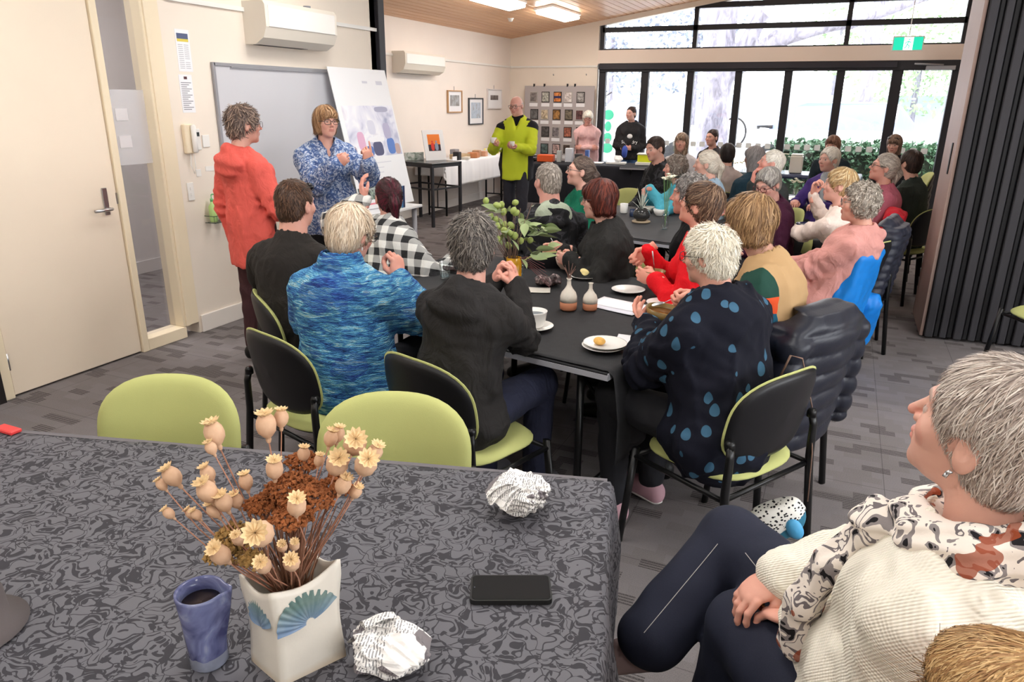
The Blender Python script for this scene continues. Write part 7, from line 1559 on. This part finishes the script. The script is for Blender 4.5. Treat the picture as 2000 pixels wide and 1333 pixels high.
MB().tube([T_-dA*.030, T_-dA*.006], .0335, 16).obj('wrist_watch', mat('black watch strap', (.12, .12, .13), .4), p15['root'], True)
MB().tube([T_-dA*.13, T_-dA*.03], [.047, .037], 14).obj('cuff', pat('grey speckled sleeve', lambda t, co: t.ramp(t.noise(co, 260, 1), [(.45, srgb((.42, .42, .44))), (.55, srgb((.85, .85, .85)))])), p15['root'], True)
person('person with layered brown hair in a tan top with green, orange and teal sleeves', (-.32, 3.13, 1.21), 84, hy=66, hair=('bob', [(.60, .46, .32), (.48, .36, .25), (.70, .56, .40)]), hv=.020, lift=2.0, hl=.09, nstr=4600, top=pat('colour block top', f_vest), topname='colour_block_top', loose=.024, foldamp=.007, w=1.15, nbk=.05, hands=S(L='table', R='table'), lean=.14, hem=.16, skin=(.85, .64, .54))
p17 = person('woman with curly grey hair in a dusky pink hooded top leaning back', (.12, 4.69, 1.13), 80, hy=94, hp=2, hair=('curly', [(.66, .62, .57), (.76, .72, .67), (.54, .50, .46)]), hv=.022, lift=1.2, hood=1, top=cl('dusky pink hoodie', (.80, .57, .54)), topname='hooded_top', loose=.026, foldamp=.008, w=1.12, glasses=gl_c, lean=-.14, legmat=cl('sage grey trousers', (.42, .44, .42)), hands=S(L='lap', R='lap'), skin=(.88, .64, .54))
sdf_obj('scarf', lambda p: smin(capsule(p, p17['NB']+V3(-.06, .05, .0), p17['NB']+V3(0, .12, -.10), .030), capsule(p, p17['NB']+V3(0, .12, -.10), p17['NB']+V3(-.03, .16, -.36), .026), .02), *bounds([p17['NB'], p17['NB']+V3(-.03, .16, -.36)], .12), .010, cl('beige scarf', (.66, .55, .42)), p17['root'])
person('blonde woman in a cream top lifting a spoon to her mouth', (.0, 5.42, 1.155), 62, ch='blonde woman in cream', hy=92, hp=4, hair=('short', [(.78, .65, .46), (.70, .57, .40), (.85, .76, .60)]), hv=.018, hl=.07, lift=1.5, top=cl('cream top', (.90, .83, .79)), hands=S(L=S(p=(-.33, 5.66, .80), a=(-1, .5, 0), n=(0, 0, -1), curl=.9), R=S(p=(-.16, 5.66, 1.06), a=(0, .1, 1), n=(.9, -.3, 0), curl=1.1)), lean=.14, skin=(.90, .66, .58))
spoon((-.14, 5.62, 1.13), (R(-10), 0, R(-80)), 'silver spoon raised by the blonde woman')
person('grey-haired woman with red glasses looking down, maroon jumper', (-.47, 5.60, 1.12), 128, ch='woman in the maroon jumper', hy=150, hp=-22, hair=('short', GREY), hv=.018, hl=.06, top=cl('deep maroon jumper', (.24, .09, .18)), glasses=gl_r, hands=S(L='lap', R='lap'), w=1.15, lean=.10, seat=.42, skin=(.86, .64, .58))
person('white-haired man in a dark jacket resting his hand against his face', (-.54, 6.50, 1.20), 115, ch='white-haired man in the dark jacket', hy=98, hp=14, male=True, hair=('short', WHITE), hv=.008, hl=.03, top=cl('dark green grey jacket', (.19, .21, .21)), topname='jacket', hands=S(L=S(p=(-.66, 6.44, 1.04), a=(.0, .1, 1), n=(.9, .1, 0), curl=.8), R='table'), w=1.1, skin=(.90, .60, .54))
p21 = person('elderly white-haired woman in an open purple jacket over a grey top', (-.12, 7.60, 1.175), 155, ch='woman in the purple jacket', hy=138, hair=('short', WHITE), hv=.018, top=cl('purple jacket', (.28, .20, .46)), topname='jacket', vneck=.20, hands=S(L='table', R='table'), w=1.15, seat=.43, skin=(.88, .66, .58))
sdf_obj('grey_top', lambda p: capsule(p, p21['NB']+V3(0, .035, -.0), p21['NB']+V3(0, .085, -.26), .066, .05), *bounds([p21['NB'], p21['NB']+V3(0, .085, -.26)], .1), .012, cl('pale grey top', (.66, .68, .70)), p21['root'])
person('woman with a long grey ponytail, glasses and a dusty rose top', (.31, 6.75, 1.185), 102, hy=100, hp=12, hair=('tail', [(.70, .66, .62), (.60, .56, .53), (.80, .77, .72)]), hv=.016, hl=.12, top=cl('dusty rose top', (.66, .36, .42)), glasses=gl_b, hands=S(L='table', R='table'), skin=(.86, .58, .50))
person('dark-haired person in a dark green top seen from behind at the window side', (.54, 7.35, 1.185), 58, ch='person in dark green', hy=48, hair=('short', DKB), hv=.016, top=cl('dark green top', (.20, .23, .21)), hands=S(L='lap', R='lap'), w=1.1)
person('person with sunglasses pushed up on brown hair, seated by the glass doors', (.55, 10.35, 1.21), 160, ch='person with raised sunglasses', hy=165, hp=-12, hair=('long', [(.52, .42, .36), (.42, .33, .28)]), hv=.014, top=black, shades=gl_b, hands=S(L='lap', R='lap'))
person('long brown-haired woman in a dark top seated by the glass doors', (-.14, 9.85, 1.20), 172, ch='long brown-haired woman', hy=165, hp=-5, hair=('long', [(.48, .33, .27), (.40, .27, .22), (.60, .46, .38)]), hv=.014, top=cl('dark teal jacket', (.12, .16, .19)), hands=S(L='lap', R='lap'))
person('dark-haired woman with a high bun in a dark v-neck shirt', (-1.72, 10.75, 1.205), 160, ch='woman with the high bun', hy=152, hair=('bun', DKB), hv=.006, top=cl('grey black shirt', (.24, .23, .24)), topname='shirt', sleeve='half', vneck=.10, hands=S(L='lap', R='lap'), w=1.1, skin=(.86, .64, .56))
person('person with dark hair and a pale collar seen from behind near the daffodils', (-1.12, 8.1, 1.155), 5, ch='person with the pale collar', hy=15, hair=('short', [(.17, .13, .13), (.13, .10, .10)]), hv=.016, top=cl('pale taupe top', (.68, .62, .60)), hands=S(L='lap', R='lap'), seat=.43)
person('fair long-haired woman in a pale scarf behind the grey curls', (-1.86, 9.35, 1.205), 185, ch='woman in the pale scarf', hy=182, hair=('long', [(.58, .46, .38), (.48, .38, .31), (.74, .66, .58)]), hv=.012, top=cl('pale grey scarf top', (.78, .76, .77)), hands=S(L='lap', R='lap'), skin=(.86, .64, .56))
person('dark-haired man in a dark camouflage jacket looking down to the left', (-1.66, 7.1, 1.25), 128, ch='dark-haired man in camouflage', hy=145, hp=-10, male=True, hair=('short', DKB), hv=.010, hl=.03, top=pat('dark camouflage two', f_camo), topname='jacket', hands=S(L='lap', R='lap'), skin=(.85, .62, .54), w=1.05)
person('woman with grey brown hair in a teal jumper, arms folded on the chair back', (-1.37, 6.70, 1.11), 118, ch='woman in the teal jumper', hy=100, hair=('curly', [(.44, .38, .35), (.56, .50, .46), (.66, .62, .58)]), hv=.016, top=cl('bright teal jumper', (.34, .70, .78)), hands=S(L=S(p=(-1.52, 6.40, .96), a=(-.2, .9, .1), n=(0, 0, -1), curl=.4), R=S(p=(-1.58, 6.52, .93), a=(.2, -.9, 0), n=(0, 0, -1), curl=.4)), lean=.18, skin=(.86, .60, .52))
person('woman with a white blonde ponytail and a pale top looking left', (-1.06, 6.45, 1.175), 108, ch='woman with the white blonde ponytail', hy=95, hair=('tail', [(.88, .84, .78), (.80, .75, .69), (.93, .90, .85)]), hv=.014, hl=.1, top=cl('pale blue grey top', (.62, .72, .80)), hands=S(L='lap', R='lap'), skin=(.90, .68, .60))
person('person with long grey hair and a dark teal jacket turned away', (-.78, 7.45, 1.175), 40, ch='person with long grey hair', hy=50, hair=('long', [(.60, .57, .57), (.52, .50, .50)]), hv=.012, top=cl('dark teal fleece', (.13, .22, .27)), hands=S(L='lap', R='lap'))
# the woman in the foreground
def cream_knit():
    t = NT('cream moss knit'); co = t.coord(); sp = t.n('ShaderNodeSeparateXYZ'); t.set(sp.inputs[0], co); f_ = 2*math.pi/.0075
    a = t.math('SINE', t.math('MULTIPLY', t.math('ADD', sp.outputs[1], t.math('MULTIPLY', sp.outputs[0], .8)), f_)); b = t.math('SINE', t.math('MULTIPLY', t.math('ADD', sp.outputs[2], t.math('MULTIPLY', sp.outputs[0], -.2)), f_)); k = t.math('MULTIPLY', a, b)
    t.base(t.mix(t.math('MULTIPLY_ADD', k, .3, .3, clamp=True), srgb((.97, .95, .90)), srgb((.87, .84, .76)))); t.rough(.95); t.put(Specular_IOR_Level=.1); t.bump(k, .55, .0025); return t.m
m_den = NT('dark indigo denim'); co = m_den.coord(); n = m_den.noise(co, 500, 2); n2 = m_den.noise(co, 6, 3); m_den.base(m_den.mix(n, srgb((.085, .095, .155)), srgb((.14, .155, .225)))); m_den.rough(.85); m_den.bump(n, .2, .001); m_den = m_den.m
p33 = person('woman in the foreground with short silver hair, cream knitted jumper and spotted scarf, legs crossed', (.266, 1.262, 1.185), 62, ch='woman in the cream knitted jumper', hy=60, hp=13, hr=0, hs=1.04, hair=('short', [(.78, .73, .69), (.88, .84, .80), (.62, .56, .53), (.72, .65, .60)]), hv=.016, hl=.038, comb=-.25, earz=1.25, lift=1.5, nstr=15000, top=cream_knit(), topname='knitted_jumper', loose=.030, foldamp=.007, w=1.22, wide_sh=1.06, hem=.14, lean=-.03, legmat=m_den, skin=(.88, .66, .57),
    wk=[V3(-.06, 1.47, .53), V3(-.125, 1.70, .615)], wa=[V3(-.10, 1.52, .12), V3(-.277, 1.473, .415)], legw=1.18, seat=.42, armr=1.12, flare=.04,
    hands=S(L=S(p=(.055, 1.385, .655), a=(-.75, .45, -.25), n=(-.2, -.1, -1), curl=.7, pole=(-.2, -.8, -.5)), R=S(p=(-.005, 1.47, .69), a=(-.55, -.45, -.35), n=(.1, .1, -1), curl=.55, pole=(1, .2, -.6))), shoes=mat('grey pink trainer', (.66, .56, .55), .7), extra=S(toe=(-.25, .75, -.45)), depth=1.6, collar=.075, htop=.0062)
H_, HM_, NB_, FV_, U_ = p33['H'], p33['HM'], p33['NB'], p33['FV'], p33['U']
def fscarf(p):
    d = None; K = 9; pts = []
    for i in range(K+1):
        a = 2*math.pi*i/K; pts.append(NB_+V3(.112*math.sin(a), -.004-.100*math.cos(a), .045-.028*(1-math.cos(a))))
    for i in range(K): x = capsule(p, pts[i], pts[i+1], .040); d = x if d is None else smin(d, x, .02)
    kn = NB_+V3(-.03, .150, -.035); d = smin(d, ellip(p, kn, (.052, .042, .045)), .02)
    tl = [kn, kn+V3(-.04, .05, -.10), kn+V3(-.05, .085, -.20), kn+V3(-.03, .10, -.32)]
    for i in range(3): d = smin(d, capsule(p, tl[i], tl[i+1], .026+.002*i, .028+.002*i), .02)
    ang = p@V3(.3, .5, 1).astype(np.float32); return d-.0035*np.sin((p[:, 2]-NB_[2]+.35*p[:, 1])*190+1.5*np.sin(p@V3(30, 20, 10).astype(np.float32)))*(p[:, 2] > NB_[2]-.06)-.0030*np.sin(p[:, 0]*170+p[:, 1]*90)*(p[:, 2] <= NB_[2]-.06)-.002*wob(p, 90, 4)
sdf_obj('scarf', fscarf, *bounds([NB_, NB_+V3(-.08, .25, -.36)], .17), .005, pat('cream black rust scarf', f_scarf, .9), p33['root'])
for k_, z_ in ((0, -.040), (1, -.047)): MB().tube([H_+HM_@V3(-.084, -.006+.004*k_, z_)*1.04, H_+HM_@V3(-.088, -.002, z_-.006)*1.04], .0035, 8).obj('earring', m_chrome, p33['root'], True)
S2, E2, T2 = p33['arms']['L'][:3]; a2 = p33['arms']['L'][3]
MB().tube([T2+a2*.085*0+V3(0, 0, 0)+a2*.10+V3(0, 0, .004), T2+a2*.104+V3(0, 0, .004)], .0105, 12).obj('ring', mat('gold ring', (.85, .65, .35), .25, 1.0), p33['root'], True)
sdf_obj('sock', lambda p: capsule(p, p33['A'][1]+(p33['K'][1]-p33['A'][1])*.22, p33['A'][1]-V3(0, 0, .01), .042, .040), *bounds([p33['A'][1]], .14), .008, cl('pale grey sock', (.66, .67, .68)), p33['root'])
K1, A1 = p33['K'][1], p33['A'][1]; P1 = p33['P']
person('blonde person whose head just shows in the bottom right corner', (.275, .885, .955), 60, ch='blonde person at the corner', hy=40, hair=('bob', [(.74, .58, .38), (.84, .70, .50), (.62, .46, .30)]), hv=.020, hl=.12, lift=.5, nstr=14000, top=cl('beige cardigan', (.70, .62, .54)), hands=S(L='lap', R='lap'), depth=1.3, seat=.36)
tc = rz3(-p33['by'])@V3(.05, -.82, .57); tc /= np.linalg.norm(tc)
def on_leg(a, b, side, k0, k1, n_=12):
    L_ = p33['root']; tr_ = [c for c in L_.children if c.name.startswith('trousers')][0]; out = []
    for i in range(n_+1):
        f_ = k0+(k1-k0)*i/n_; q = a+(b-a)*f_+side; ok, hit, nn, _ = tr_.ray_cast(Vector(q+tc*.4), Vector(-tc))
        if ok: out.append(np.array(hit)+np.array(nn)*.0006)
    return out
for s0, s1, off_ in ((.12, .95, V3(0, 0, 0)),):
    pts = on_leg(K1, A1, V3(.01, .02, 0), s0, s1)
    if len(pts) > 3: MB().tube(pts, .0009, 5).obj('seam_stitching', mat('pale topstitch', (.72, .70, .68), .8), p33['root'])
pts = on_leg(K1, p33['P'], V3(0, 0, 0), .1, .75)
if len(pts) > 3: MB().tube(pts, .0009, 5).obj('seam_stitching', mat('pale topstitch', (.72, .70, .68), .8), p33['root'])
